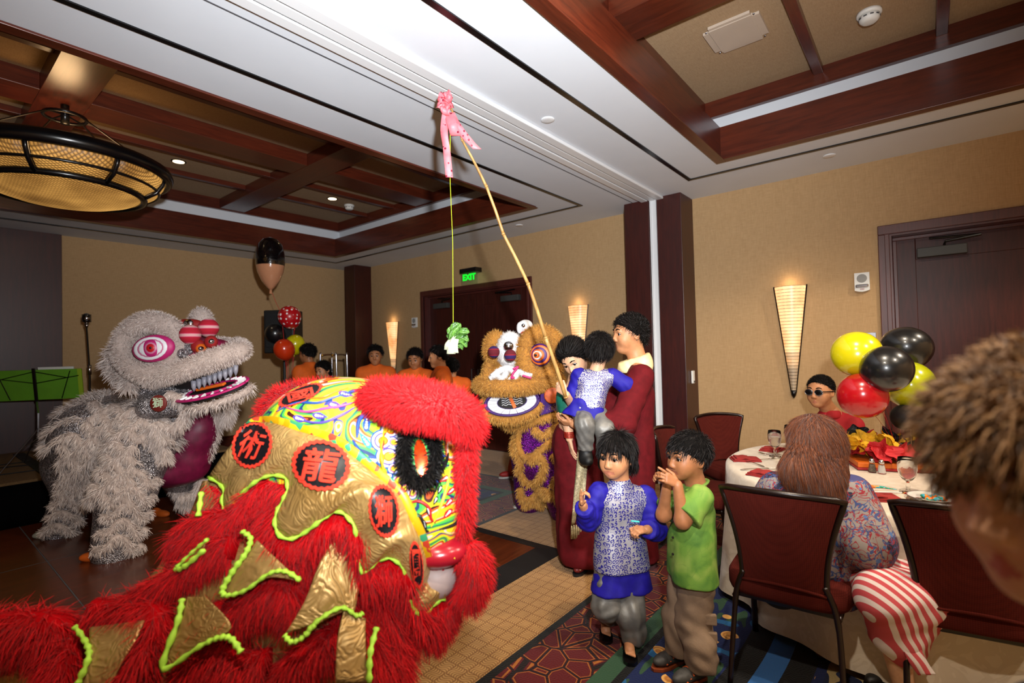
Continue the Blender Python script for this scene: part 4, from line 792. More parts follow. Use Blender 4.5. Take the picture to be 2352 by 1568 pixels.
# ---------------------------------------------------------------- people
def skinm(name, c, lip):
    if name in MATS: return [MATS[name], MATS[name + '_lips']]
    for nm, col in ((name, c), (name + '_lips', lip)):
        m = M(nm); n = m.noise(scale=40, detail=3); h = hexc(col)[:3]; m.set('Base Color', m.ramp(n, [(.3, tuple(x * .9 for x in h)), (.7, tuple(min(1, x * 1.08) for x in h))]))
        m.set('Roughness', .5); m.set('Subsurface Weight', .12); m.set('Subsurface Radius', (.02, .008, .004)); m.set('Specular IOR Level', .35); done(m)
    return [MATS[name], MATS[name + '_lips']]
SKA = skinm('skin_tan', '#b47c56', '#a5664e'); SKB = skinm('skin_light', '#c99a7a', '#b0645a'); SKC = skinm('skin_brown', '#9a6440', '#8a5038')
EYEW = mat('eye_white', '#d8d2ca', .2); EYED = mat('eye_dark', '#120a06', .1); HBLK = furmat('black_hair', '#050404', '#171110', rough=.6, sheen=0); HBASE = mat('black_hair_base', '#090706', .9, spec=.1)
HAUB = furmat('auburn_hair', '#3a1a0c', '#6a3518', '#7f4522', rough=.4); HAUBB = mat('auburn_hair_base', '#3a1c0e', .8, var=.2, spec=.2); HBRN = furmat('light_brown_hair', '#4a321e', '#85603c', '#9a754c', rough=.6); HBRNB = mat('light_brown_hair_base', '#5a4028', .9, var=.3, vscale=25, spec=.1)
def frame(fd, up=UP):
    x = nrm(fd); y = nrm(np.cross(up, x)); z = np.cross(x, y); return np.array([x, y, z]).T   # columns: forward, left, up
class Head:
    def __init__(s, c, fd, sc=1.0, up=UP, child=0, nk=None, smile=0):
        s.c = np.asarray(c, float); s.R = frame(fd, up); s.sc = sc; s.child = child; s.nk = nk; s.sm = smile
    def P(s, x, y, z): return s.c + s.R @ (np.array([x, y, z]) * s.sc)
    def E(s, c, r, lab=0, k=None, op='u'): return ell(s.P(*c), np.array(r) * s.sc, s.R, lab, (k or .02) * s.sc, op)
    def C(s, a, b, ra, rb=None, lab=0, k=None, op='u'):
        q = cap(s.P(*a), s.P(*b), ra * s.sc, (rb if rb else ra) * s.sc, lab, (k or .012) * s.sc, op); q['bias'] = .0038 * s.sc if lab else 0; return q
    def prims(s):
        ch = s.child; jz = -.036 + .012 * ch; q = [s.E((-.012, 0, .032), (.097, .078 + .004 * ch, .086), k=.02), s.E((.020, 0, jz), (.070, .060 + .004 * ch, .078 - .008 * ch), k=.05), s.E((.058, 0, -.092 + .014 * ch), (.026, .028, .020), k=.04)]
        for g in (-1, 1): q += [s.E((.052, g * .036, -.034), (.032, .026, .032 + .004 * s.sm), k=.03), s.E((-.012, g * .078, -.004), (.021, .010, .033), k=.008), s.E((-.006, g * .086, -.004), (.010, .006, .018), k=.006, op='s')]
        q += [s.C((.084, -.034, .026), (.084, .034, .026), .009, k=.02), s.C((.088, 0, .012), (.104 - .004 * ch, 0, -.026), .008, .0125, k=.014), s.E((.097, .010, -.032), (.011, .009, .008), k=.008), s.E((.097, -.010, -.032), (.011, .009, .008), k=.008)]
        for g in (-1, 1): q += [s.E((.100, g * .032, .005), (.020, .018, .0075), k=.010, op='s')]
        w = .021 + .006 * s.sm; up = .005 * s.sm
        q += [s.C((.087, 0, -.0575), (.080, w, -.0585 + up), .0048, .0025, 1, .006), s.C((.087, 0, -.0575), (.080, -w, -.0585 + up), .0048, .0025, 1, .006), s.C((.086, 0, -.068 - .004 * s.sm), (.079, w * .9, -.064 + up), .0056, .0025, 1, .006), s.C((.086, 0, -.068 - .004 * s.sm), (.079, -w * .9, -.064 + up), .0056, .0025, 1, .006), s.C((.094, -w * .7, -.063 + up * .4), (.094, w * .7, -.063 + up * .4), .002 + .0022 * s.sm, k=.004, op='s')]
        q.append(cap(s.P(-.022, 0, -.06), s.nk if s.nk is not None else s.P(-.03, 0, -.15), .054 * s.sc * (1 - .12 * ch), .058 * s.sc * (1 - .1 * ch), 0, .03 * s.sc))
        return q
    def mesh(s, res):
        V, F = sdf(s.prims(), res, .02); return relax(V, F, 1, .4), F, labels(s.prims(), V, F)
    def details(s, parent, brow=HBASE, glasses=False, closed=False):
        for g in (-1, 1):
            if not glasses:
                e = MB().ell(s.P(.0755, g * .0315, .0045), .0125 * s.sc, n=14, m=10).build('eye', EYEW, parent, True)
                d = nrm(s.R @ np.array([1, -.0 * g, -.05])); MB().lathe([(.0082 * s.sc, -.004 * s.sc), (.0076 * s.sc, .0012 * s.sc), (.002 * s.sc, .0025 * s.sc)], s.P(.0755, g * .0315, .004) + d * .0112 * s.sc, 14, d).build('iris', EYED, e, True)
                MB().tube([s.P(.0895 - .008 * abs(t), g * (.0315 + .017 * t), .0095 - .006 * t * t) for t in np.linspace(-1, 1, 7)], .0022 * s.sc, 5).build('eyelid', brow, e, True)
            MB().tube([s.P(.0945 - .010 * t * t, g * (.014 + .036 * t), .027 + .010 * math.sin(2.4 * t + .3)) for t in np.linspace(0, 1, 7)], np.array([.003, .0042, .0045, .004, .0035, .003, .0015]) * s.sc, 5).build('eyebrow', brow, parent, True)
    def hair(s, parent, strands, base, n=2500, ln=.035, line=(.078, .052, -.072, -.062), puff=.012, comb=(.3, 0, -.6), lift=.5, w=.003, seed=1, extra=None, bangs=0, res=.006):
        """cap of hair cut along a line from the forehead to the nape, with strands growing out of it"""
        q = [s.E((-.014, 0, .034), (.099 + puff, .080 + puff, .088 + puff), k=.01)] + (extra or [])
        a, b, c, d = line; dv = np.array([c - a, 0, d - b]); nv = np.array([-dv[2], 0, dv[0]]); nv = nv if nv[0] > 0 else -nv
        q.append(hs(s.P(a, 0, b), s.R @ nv)); V, F = sdf(q, res * s.sc, .012); V = relax(V, F, 1, .4); h = mk('hair', V, F, base, parent, True)
        p, N = surf_roots(V, F, n, seed); L = (p - s.c) @ s.R / s.sc; nl = N @ s.R; ok = (L @ np.array([nv[0], 0, nv[2]]) - (a * nv[0] + b * nv[2])) < -.002 * 0 + .003; p, N = p[ok], N[ok]
        r = np.random.default_rng(seed); cb = (s.R @ np.array(comb))[None] * np.ones((len(p), 1)); cb = cb - N * (cb * N).sum(1)[:, None]; d = N * lift + cb + r.normal(size=p.shape) * (.06 + .3 * lift); d /= np.linalg.norm(d, axis=1)[:, None]; l = ln * s.sc * r.uniform(.6, 1.2, len(p))[:, None]
        strips('hair_strands', p + N * .001, p + d * l + N * .003, w * s.sc, strands, h, droop=-N * l * .5 * min(1, lift * 1.5) - UP * l * .25 * min(1, lift + .2), seed=seed)
        if bangs:
            r = np.random.default_rng(seed + 5); y = r.uniform(-.062, .062, bangs); x = .083 + .012 - 7.5 * y * y; z = .075 - 3 * y * y; R0 = np.array([s.P(*a) for a in zip(x - .02, y, z)]); T0 = np.array([s.P(*a) for a in zip(x + .020 - r.uniform(0, .008, bangs), y * 1.12 + r.normal(size=bangs) * .006, z - r.uniform(.045, .075, bangs))])
            strips('bangs', R0, T0, .0042 * s.sc, strands, h, droop=(s.R @ np.array([-.004, 0, 0]))[None] * np.ones((bangs, 1)) * s.sc, seed=seed)
        return h
def hand(w, d, n, s=1.0, curl=(.5, .6, .5), side=1, point=0, spread=.12, lab=0):
    """palm, four unequal jointed fingers and a thumb; d: towards the fingers, n: palm side, side: which side the thumb is on"""
    w = np.asarray(w, float); d = nrm(d); n = nrm(np.asarray(n) - d * (np.asarray(n) @ d)); t = np.cross(n, d) * side; q = []; S_ = s
    for i, (off, ln, r) in enumerate(((.026, .070, .0085), (.009, .078, .009), (-.008, .073, .0085), (-.024, .057, .0075))):
        kn = w + d * (.082 - .006 * abs(i - 1)) * S_ + t * off * S_; q.append(cap(w + t * off * .55 * S_ + d * .008 * S_, kn, .013 * S_, .0105 * S_, lab, .012 * S_))
        a = kn; dd = nrm(d + t * (1.5 - i) * spread * .6); cu = (.12, .12, .1) if point and i == 0 else curl; ang = 0
        for fr, c in zip((.45, .30, .25), cu):
            ang += c; e = a + (dd * math.cos(ang) + n * math.sin(ang)) * ln * fr * S_; q.append(cap(a, e, r * S_, r * .9 * S_, lab, .004 * S_)); a = e
    b = w + d * .022 * S_ + t * .022 * S_; m = b + (t * .7 + d * .6 + n * .35) * .034 * S_; e = m + nrm(t * .25 + d * .8 + n * (.3 + .3 * curl[0])) * .045 * S_
    q += [cap(b, m, .013 * S_, .0105 * S_, lab, .01 * S_), cap(m, e, .010 * S_, .0085 * S_, lab, .004 * S_)]
    return q
def ncut(nk, r=.07): return ell(np.asarray(nk) + UP * r * .75, (r, r, r), op='s', k=.012)
def limb(a, b, c, r, lab=0, k=.03): return [cap(a, b, r[0], r[1], lab, k), cap(b, c, r[1], r[2], lab, k)]
def torso(nk, pv, sl, sr, s, r=1.0, lab=0, dep=1.0):
    ax = nrm(np.asarray(sr) - np.asarray(sl)); nk, pv = np.asarray(nk), np.asarray(pv); ch = nk * .72 + pv * .28; q = []
    for g in (-1, 1): q += [cap(pv + ax * g * .062 * s, ch + ax * g * .072 * s, .098 * s * r * dep, .098 * s * r * dep, lab, .06 * s)]
    return q + [cap(nk - UP * .02 * s, sl, .052 * s * r, .056 * s * r, lab, .06 * s), cap(nk - UP * .02 * s, sr, .052 * s * r, .056 * s * r, lab, .06 * s), cap(sl - UP * .04 * s, sr - UP * .04 * s, .058 * s * r, .058 * s * r, lab, .07 * s), cap(ch, nk, .085 * s * r, .05 * s * r, lab, .05 * s)]
def person(label, base, heads, body, m, res=.011, hres=.004, hands=(), group=None, name='person', hdres=.0036):
    p = thing(name, label, 'person', base, group=group); parts = []
    for h in heads: parts.append(h.mesh(hres * h.sc))
    for hq in hands: V, F = sdf(hq, hdres, .006); parts.append((relax(V, F, 1, .4), F, np.zeros(len(F), int)))
    if body: V, F = sdf(body, res, .03); parts.append((relax(V, F, 1), F, labels(body, V, F)))
    V, F, L = join(parts); mk('body', V, F, m, p, True, fm=L); return p
# ---- cloth patterns
def scroll(name, a, b, sc=50, met=.55, rough=.5, thr=-.02):
    m = M(name); x, y, z = m.xyz(); v = m.comb(x * .775 + y * .632, z, (y * .775 - x * .632) * .35); v = m.mapv(v, sc=(1, 1, 1)); n = m.t.nodes.new('ShaderNodeTexVoronoi'); m.t.links.new(v.k, n.inputs['Vector']); n.inputs['Scale'].default_value = sc; n.inputs['Randomness'].default_value = .55
    d = V(m.t, n.outputs['Distance']); pos = V(m.t, n.outputs['Position']); px, py, pz = m.xyz(pos); ux, uy, uz = m.xyz(v); dx = ux * 1 - px; dy = uy * 1 - py
    ang = dy.atan2(dx); sp = (ang + d * 15).sin(); pat = sp.gt(thr) * d.lt(.62); c = m.mix(pat, a, b); m.set('Base Color', c); m.set('Metallic', (1 - pat) * met); m.set('Roughness', rough); m.bump(pat, .15, .002); return done(m)
BROC = scroll('silver_blue_brocade', '#a8a6ae', '#1b1670'); BLUE = mat('royal_blue_silk', '#1a1280', .65, spec=.25, var=.18, vscale=25, bump=.1, bscale=120); SILK = mat('silver_silk', '#6e6c68', .5, .3, var=.15, vscale=30, bump=.15, bscale=50)
MAR = mat('maroon_silk', '#560d13', .85, spec=.15, var=.22, vscale=20, bump=.15, bscale=120); CREAM = mat('cream_silk', '#d9c391', .5, var=.12, vscale=30); ORS = mat('orange_tshirt', '#d05a08', .8, var=.1, vscale=15, bump=.1, bscale=90); KHA = mat('khaki_cotton', '#7a6450', .85, var=.12, vscale=25, bump=.2, bscale=140)
GSH = M('green_print_shirt'); n = GSH.noise(scale=9, detail=2, dist=.6); v2 = GSH.voro(GSH.coord(), 24, 'DISTANCE_TO_EDGE'); GSH.set('Base Color', GSH.mix((v2.lt(.02)) * .2, GSH.ramp(n, [(.3, '#37641c'), (.5, '#5f852a'), (.7, '#869c44')]), '#2c5a1a')); GSH.set('Roughness', .8); GSH = done(GSH)
REDP = mat('red_polo', '#a30f1c', .8, var=.1, vscale=20, bump=.15, bscale=200); DENIM = mat('dark_trousers', '#16161c', .85, var=.15, vscale=25)
SHOE = mat('dark_shoe', '#17130f', .5, var=.2, vscale=40); TEAL = mat('green_blouse', '#0d5a48', .5, var=.15, vscale=30)
def foot(pos, d, s, m, parent, sole=BLACK, name='shoe', solem=None, acc=None):
    d = nrm([d[0], d[1], 0]); t = np.cross(UP, d); p = np.asarray(pos, float); R = np.array([d, t, UP]).T
    sh = skin(name, [ell(p + d * .05 * s + UP * .04 * s, np.array([.085, .038, .032]) * s, R), ell(p - d * .03 * s + UP * .045 * s, np.array([.045, .036, .045]) * s, R), hs(p + UP * .012 * s, -UP)], m, parent, .0095, .03)
    MB().grid([[p + d * (x * s) + t * (w * c * s) + UP * .016 * s for c in (-1, -.5, 0, .5, 1)] for x, w in ((-.078, .012), (-.06, .032), (0, .034), (.06, .042), (.11, .034), (.142, .01))], .014 * s).build('sole', solem or sole, sh)
    if acc:
        for k in range(3): MB().tube([p + d * (.03 + .022 * k) * s + t * c * .036 * s + UP * (.072 - .010 * k - .022 * c * c) * s for c in np.linspace(-1, 1, 5)], .005 * s, 5).build('lace', acc, sh)
    return sh
def sandal(pos, d, s, parent, sk):
    d = nrm([d[0], d[1], 0]); t = np.cross(UP, d); p = np.asarray(pos, float)
    sh = MB().grid([[p + d * (x * s) + t * (w * c * s) + UP * .018 for c in (-1, 0, 1)] for x, w in ((-.085, .014), (-.07, .034), (0, .034), (.06, .044), (.1, .042), (.13, .02))], .016).build('flip_flop', BLKG, parent)
    for g in (-1, 1): MB().tube(cr([p + d * .075 * s + UP * .03, p + d * .05 * s + t * g * .02 * s + UP * .055 * s, p + d * -.01 * s + t * g * .036 * s + UP * .02], 5), .006, 6, flat=.6).build('strap', BLKG, sh, True)
def barefoot(p, d, s):
    d = nrm([d[0], d[1], 0]); t = np.cross(UP, d); p = np.asarray(p, float); q = [cap(p + UP * .06 * s - d * .03 * s, p + d * .05 * s + UP * .034 * s, .03 * s, .024 * s, 0, .02), cap(p - d * .04 * s + UP * .04 * s, p + d * .06 * s + UP * .032 * s, .024 * s, .028 * s, 0, .02)]
    for i in range(5): q.append(cap(p + d * .07 * s + t * (.024 - .012 * i) * s + UP * .03 * s, p + d * (.115 - .006 * i) * s + t * (.026 - .0125 * i) * s + UP * .027 * s, .009 * s, .008 * s - .0006 * i, 0, .004))
    return q
# ---- boy in blue brocade vest
D = 2.55; hd = at(1416, 1050, D); nk = at(1424, 1112, D + .01); fd = face(-.62, -.78, -.02)
H = Head(hd, fd, .95, child=1, nk=nk, smile=.8)
sl, sr = at(1376, 1132, D - .02), at(1482, 1140, D + .03); pv = at(1425, 1285, D + .02); el, wl = at(1352, 1192, D - .03), at(1338, 1158, D - .13); er, wr = at(1506, 1215, D - .02), at(1484, 1216, D - .13)
hl, hr = at(1400, 1300, D), at(1450, 1300, D + .02); kl, kr = at(1392, 1390, D - .03), at(1446, 1405, D - .04); al = np.array([-1.35, 2.42, .07]); ar = np.array([-1.17, 2.33, .07]); fdir = face(-.15, -1)
body = torso(nk, pv, sl, sr, .62) + limb(sl, el, wl, (.038, .03, .022)) + limb(sr, er, wr, (.038, .03, .022)) + limb(hl, kl, al, (.06, .045, .028)) + limb(hr, kr, ar, (.06, .045, .028))
hl_ = hand(wl, face(-.1, -.3, .75), face(.75, -.35, .1), .72, (1.0, 1.1, .7), 1, point=1); hr_ = hand(wr, face(-.85, -.4, .1), face(-.2, .3, -.8), .72, (1.0, 1.1, .7), 1)
p = person('little boy in a silver and blue brocade vest over a blue tunic, mouth open', (-1.27, 2.4, 0), [H], body, SKA, hands=[hl_, hr_, barefoot((-1.36, 2.39, .02), fdir, .75), barefoot((-1.18, 2.30, .02), fdir, .75)])
H.details(p); H.hair(p, HBLK, HBASE, 2600, .05, line=(.085, .058, -.07, -.085), puff=.016, comb=(.1, 0, -1), lift=.12, seed=3, bangs=260, extra=[H.E((-.03, .072, -.03), (.05, .022, .06), k=.02), H.E((-.03, -.072, -.03), (.05, .022, .06), k=.02), H.E((-.07, 0, -.04), (.04, .07, .06), k=.02)])
ax = nrm(sr - sl); vq = torso(nk - UP * .006, pv, sl + ax * .012, sr - ax * .012, .62, 1.22)
for g in (-1, 1): vq.append(cap(pv + ax * g * .045 + UP * .1, at(1430, 1312, D) + ax * g * .05, .082, .096, 0, .05))
skin('vest', vq + [cap(nk - UP * .03, nk + UP * .03, .054, .050, 0, .02), hs(at(1432, 1303, D), -UP), hs(nk + UP * .03, UP)], BROC, p, .007, .03, fold=.003, fk=22)
tq = []
for g in (-1, 1): tq.append(cap(at(1427, 1290, D) + ax * g * .040, at(1430, 1365, D) + ax * g * .066, .075, .102, 0, .06))
skin('tunic', tq + [hs(at(1430, 1352, D), -UP)], BLUE, p, .008, .03, fold=.006, fk=34, seed=2)
for nm, (a, b, c) in dict(l=(sl, el, wl), r=(sr, er, wr)).items(): skin('sleeve', limb(a, b, b + (c - b) * .8, (.056, .052, .046)) + [hs(b + (c - b) * .82, c - b)], BLUE, p, .007, .02, fold=.004, fk=60, seed=3)
for g, (a, b, c) in enumerate(((hl, kl, al), (hr, kr, ar))): skin('trouser_leg', limb(a, b, c + UP * .02, (.075, .07, .055), k=.03) + [cap(c + UP * .03, c - UP * .01, .058, .05, 0, .02), hs(c - UP * .02, -UP)], SILK, p, .007, .03, fold=.006, fk=65, seed=4 + g)
sandal((-1.36, 2.39, 0), fdir, .8, p, SKA); sandal((-1.18, 2.30, 0), fdir, .8, p, SKA)
for y in (1140, 1172, 1204, 1236): c = at(1424, y, D - .11); 
tag(MB().tube(ats([(1468, 1198, D - .16), (1450, 1196, D - .17)]), .004, 6).build('toy_stick', mat('mint_plastic', '#4ad0c0', .4)), 'mint plastic stick in the hand of the boy in blue', 'toy')
# ---- boy in green shirt
D = 2.4; hd = at(1580, 1052, D); nk = at(1598, 1112, D + .02); fd = face(-.93, -.36, .02); H = Head(hd, fd, .95, child=1, nk=nk, smile=1)
sl, sr = at(1578, 1140, D + .10), at(1608, 1142, D - .09); pv = at(1588, 1315, D); er, wr = at(1568, 1196, D - .13), at(1556, 1112, D - .13); el, wl = at(1524, 1182, D + .03), at(1532, 1108, D - .02)
hl, hr = at(1578, 1325, D + .05), at(1600, 1330, D - .04); kl, kr = at(1562, 1420, D + .03), at(1592, 1430, D - .05); al = np.array([-.95, 2.37, .09]); ar = np.array([-.83, 2.31, .09]); fdir = face(-.9, -.45)
body = torso(nk, pv, sl, sr, .62) + limb(sl, el, wl, (.038, .032, .022)) + limb(sr, er, wr, (.038, .033, .023)) + limb(hl, kl, al, (.06, .045, .03)) + limb(hr, kr, ar, (.06, .045, .03))
p = person('little boy in a green print shirt laughing with hands at his mouth', (-.9, 2.35, 0), [H], body, SKC, hands=[hand(wr, face(-.85, -.1, .55), face(-.1, .85, -.3), .74, (.5, .7, .5), 1, point=1), hand(wl, face(-.75, -.2, .65), face(-.2, -.75, -.3), .74, (.6, .7, .5), -1)])
H.details(p); H.hair(p, HBLK, HBASE, 2400, .03, line=(.088, .058, -.08, -.055), puff=.013, comb=(.45, 0, -.35), lift=.5, seed=4, bangs=120)
ax = nrm(sr - sl); sq = torso(nk - UP * .02, pv, sl, sr, .62, 1.24)
for g in (-1, 1): sq.append(cap(pv + UP * .15 + ax * g * .045, at(1590, 1335, D) + ax * g * .06, .085, .10, 0, .06))
sq += []
sh = skin('shirt', sq + [hs(el + (sl - el) * .18, el - sl), hs(er + (sr - er) * .15 , er - sr)][:0] + [hs(at(1590, 1325, D), -UP), ncut(nk, .055)], GSH, p, .007, .03, fold=.005, fk=30, seed=5)
for a, b in ((sl, el), (sr, er)): skin('sleeve', [cap(a, a + (b - a) * 1.05, .060, .074, 0, .02), hs(a + (b - a) * .82, b - a)], GSH, sh, .006, .02, fold=.004, fk=40)
MB().tube(cr([nk + face(-.9, -.3) * .055 - UP * .02, nk - AWAY * .055, nk + RIGHT * .055 + UP * .015, nk + AWAY * .05 + UP * .01], 6), .013, 6, flat=.6).build('collar', GSH, sh, True)
for y in (1196, 1234, 1272): MB().lathe([(.006, 0), (.006, .003), (.002, .004)], at(1546, y, D - .09), 10, face(-.8, -.6)).build('button', SHOE, sh)
for g, (a, b, c) in enumerate(((hl, kl, al), (hr, kr, ar))):
    t = skin('trouser_leg', limb(a, b, c + UP * .01, (.085, .078, .062), k=.03) + [cap(c + UP * .06, c - UP * .03, .07, .066, 0, .02), hs(c - UP * .035, -UP)], KHA, p, .007, .03, fold=.006, fk=45, seed=8 + g)
    if g:
        for i, q in enumerate((b + UP * .05, b - UP * .03)): MB().box(q - AWAY * .066 + RIGHT * .045, (.075, .02, .05), np.array([nrm(RIGHT - AWAY * .2), nrm(AWAY + RIGHT * .2), UP]).T, bev=.006).build('cargo_pocket', KHA, t)
GRS = mat('grey_trainer', '#3a3836', .6, var=.3, vscale=60); foot((-.98, 2.36, 0), fdir, .92, GRS, p, solem=mat('orange_sole', '#7a3412', .6), acc=mat('orange_lace', '#c8561c', .6)); foot((-.86, 2.29, 0), fdir, .92, GRS, p, solem=mat('orange_sole', '#7a3412'), acc=mat('orange_lace', '#c8561c'))
# ---- man in maroon tunic
D = 3.62; hd = at(1446, 768, D); nk = at(1464, 828, D); fd = face(-.97, -.2, -.04); H = Head(hd, fd, 1.14, nk=nk, smile=.6)
sl, sr = at(1438, 866, D + .20), at(1472, 866, D - .20); pv = at(1450, 1085, D); er, wr = at(1428, 975, D - .30), at(1318, 972, D - .24); el, wl = at(1385, 975, D + .22), at(1318, 962, D + .05); hl, hr = at(1435, 1100, D + .08), at(1462, 1100, D - .08); kl, kr = at(1432, 1235, D + .08), at(1462, 1235, D - .08); al = at(1430, 1340, D + .1); al[2] = .09; ar = at(1465, 1345, D - .05); ar[2] = .09
body = torso(nk, pv, sl, sr, 1.0) + limb(sl, el, wl, (.06, .05, .035)) + limb(sr, er, wr, (.06, .05, .035)) + limb(hl, kl, al, (.09, .06, .04)) + limb(hr, kr, ar, (.09, .06, .04))
p = person('man in a maroon tunic with cream collar carrying the toddler', (-1.6, 3.3, 0), [H], body, SKA, res=.014, hands=[hand(wr, face(-.9, .3, .1), face(.1, .6, .7), .95, (.5, .5, .4), 1), hand(wl, face(-.9, -.3, .1), face(.1, -.6, .7), .95, (.5, .5, .4), -1)])
H.details(p); H.hair(p, HBLK, HBASE, 3000, .04, line=(.076, .064, -.085, -.075), puff=.012, comb=(.25, 0, .3), lift=.9, seed=6, extra=[H.E((-.005, .074, .0), (.018, .012, .035), k=.015), H.E((-.005, -.074, .0), (.018, .012, .035), k=.015), H.E((-.06, 0, -.035), (.045, .066, .05), k=.02)])
tq = torso(nk - UP * .03, pv, sl, sr, 1.0, 1.2); ax = nrm(sr - sl)
for g in (-1, 1): tq.append(cap(pv + UP * .2 + ax * g * .07, at(1455, 1290, D) + ax * g * .10, .13, .15, 0, .08))
skin('tunic', tq + [hs(at(1455, 1268, D), -UP), ncut(nk, .075)], MAR, p, .014, .05, fold=.006, fk=13, seed=7)
for a, b, c in ((sl, el, wl), (sr, er, wr)): skin('sleeve', limb(a, b, b + (c - b) * .86, (.088, .092, .075)) + [hs(b + (c - b) * .88, c - b)], MAR, p, .01, .03, fold=.004, fk=34, seed=9)
skin('collar', [cap(nk + AWAY * .04 - UP * .035 + RIGHT * .01, nk - AWAY * .05 - UP * .035 + RIGHT * .02, .078, .078, 0, .04), cap(nk + RIGHT * .02 + UP * .01, nk - RIGHT * .07 - UP * .05, .080, .075, 0, .03), hs(nk + UP * .03, UP + RIGHT * -.3), hs(nk - UP * .085, -UP)], CREAM, p, .008, .03, fold=.003, fk=50)
for g, (a, b, c) in enumerate(((hl, kl, al), (hr, kr, ar))): skin('trouser_leg', limb(a, b, c, (.10, .08, .065)) + [hs(c - UP * .02, -UP)], MAR, p, .012, .03, fold=.005, fk=30)
for c in (al, ar): foot((c[0], c[1], 0), face(-.9, -.4), 1.1, SHOE, p)
MB().ell(H.P(-.006, -.088, -.036) if (H.R[:, 1] @ AWAY) > 0 else H.P(-.006, .088, -.036), .005).build('ear_stud', CHROME, p, True)
# ---- toddler on his arm
D = 3.40; hd = at(1378, 806, D); nk = at(1370, 850, D - .01); fd = face(.35, .9, .1); H = Head(hd, fd, .88, child=1, nk=nk)
sl, sr = at(1330, 862, D), at(1404, 862, D - .02); pv = at(1348, 940, D - .03); er, wr = at(1440, 885, D - .02), at(1462, 902, D + .06); el, wl = at(1318, 905, D + .03), at(1325, 930, D + .12); hl, hr = at(1336, 950, D), at(1372, 950, D - .02); kl, kr = at(1343, 975, D - .16), at(1388, 985, D - .14); al, ar = at(1345, 1032, D - .12), at(1388, 1045, D - .10)
body = torso(nk, pv, sl, sr, .55) + limb(sl, el, wl, (.032, .028, .02)) + limb(sr, er, wr, (.032, .028, .02)) + limb(hl, kl, al, (.05, .04, .026)) + limb(hr, kr, ar, (.05, .04, .026))
p = person('toddler in silver and blue brocade seen from behind on the man\'s arm', at(1360, 950, D), [H], body, SKB, hands=[hand(wr, face(.6, .5, -.5), face(-.3, .6, -.5), .5, (.5, .5, .4), 1)])
H.hair(p, HBLK, HBASE, 4500, .05, line=(.10, .05, .06, -.14), puff=.02, comb=(-.1, .2, -.6), lift=.5, seed=8); ax = nrm(sr - sl); 
skin('vest', torso(nk - UP * .015, pv - UP * .01, sl + ax * .01, sr - ax * .01, .55, 1.3) + [hs(pv + UP * .005, -UP), ncut(nk, .05)], BROC, p, .007, .03, fold=.004, fk=30)
skin('tunic', [cap(pv + ax * g * .04 + UP * .03, pv + ax * g * .06 - UP * .06 - RIGHT * .02, .066, .085, 0, .06) for g in (-1, 1)] + [cap(pv - RIGHT * .06 - UP * .0, pv - RIGHT * .15 - UP * .04, .05, .02, 0, .04), hs(pv - UP * .055, -UP - RIGHT * .2)], BLUE, p, .008, .03, fold=.007, fk=40)
for a, b, c in ((sl, el, wl), (sr, er, wr)): skin('sleeve', limb(a, b, c, (.052, .056, .054)) + [hs(c, c - b)], BLUE, p, .007, .02, fold=.004, fk=50)
for g, (a, b, c) in enumerate(((hl, kl, al), (hr, kr, ar))): skin('trouser_leg', limb(a, b, c, (.066, .062, .05)) + [hs(c - UP * .005, -UP)], SILK, p, .007, .03, fold=.005, fk=70, seed=g); skin('bootie', [cap(c, c - UP * .06, .042, .04), cap(c - UP * .06, c - UP * .065 + face(.2, -.9) * .05, .036, .03)], BLACK, p, .007, .03)
# ---- woman in green blouse and sari
D = 3.52; hd = at(1318, 822, D); nk = at(1322, 882, D + .06); fd = face(-.35, -.75, -.62); H = Head(hd, fd, 1.05, up=nrm(UP + RIGHT * -.30), nk=nk, smile=.7)
sl, sr = at(1302, 905, D - .0), at(1365, 900, D + .28); pv = at(1325, 1085, D + .12); el, wl = at(1304, 968, D - .04), at(1308, 1008, D - .10); er, wr = at(1350, 985, D + .30), at(1300, 905, D - .22); hl, hr = at(1312, 1095, D + .02), at(1345, 1095, D + .2); kl, kr = at(1325, 1200, D + .0), at(1350, 1210, D + .15); al = at(1340, 1290, D); al[2] = .08; ar = at(1360, 1285, D + .15); ar[2] = .08
er = at(1330, 960, D + .1); body = torso(nk, pv, sl, sr, .9) + limb(sl, el, wl, (.045, .038, .027)) + limb(sr, er, wr, (.045, .036, .026)) + limb(hl, kl, al, (.09, .06, .04)) + limb(hr, kr, ar, (.09, .06, .04))
p = person('woman in a green blouse bending her head down beside the toddler', (-1.9, 3.1, 0), [H], body, SKB, res=.013, hands=[hand(wl, face(.15, -.2, -.95), face(.9, .2, .1), .88, (.15, .2, .15), 1), hand(wr, face(-.6, .1, .5), face(.3, .6, .3), .85, (.9, .9, .6), 1), barefoot(at(1340, 1308, 3.47) * [1, 1, 0] + [0, 0, .02], face(-.5, -.8), .9)])
H.details(p); H.hair(p, HBLK, HBASE, 2600, .06, line=(.078, .070, -.04, -.10), puff=.016, comb=(-1, 0, -.2), lift=.05, seed=9, extra=[H.E((-.07, .0, .04), (.055, .07, .065), k=.03)])
skin('blouse', torso(nk - UP * .06, pv + UP * .18, sl, sr, .9, 1.12) + limb(sl, el, el, (.062, .055, .055)) + [hs(el + (sl - el) * .30, el - sl)] + [hs(pv + UP * .2, -UP), hs(nk - UP * .035, UP)], TEAL, p, .009, .03, fold=.004, fk=30)
MB().tube([el + (sl - el) * .30 + .056 * (RIGHT * math.cos(t) + AWAY * math.sin(t)) for t in np.linspace(0, 6.28, 17)], .006, 6).build('sleeve_border', CREAM, p)
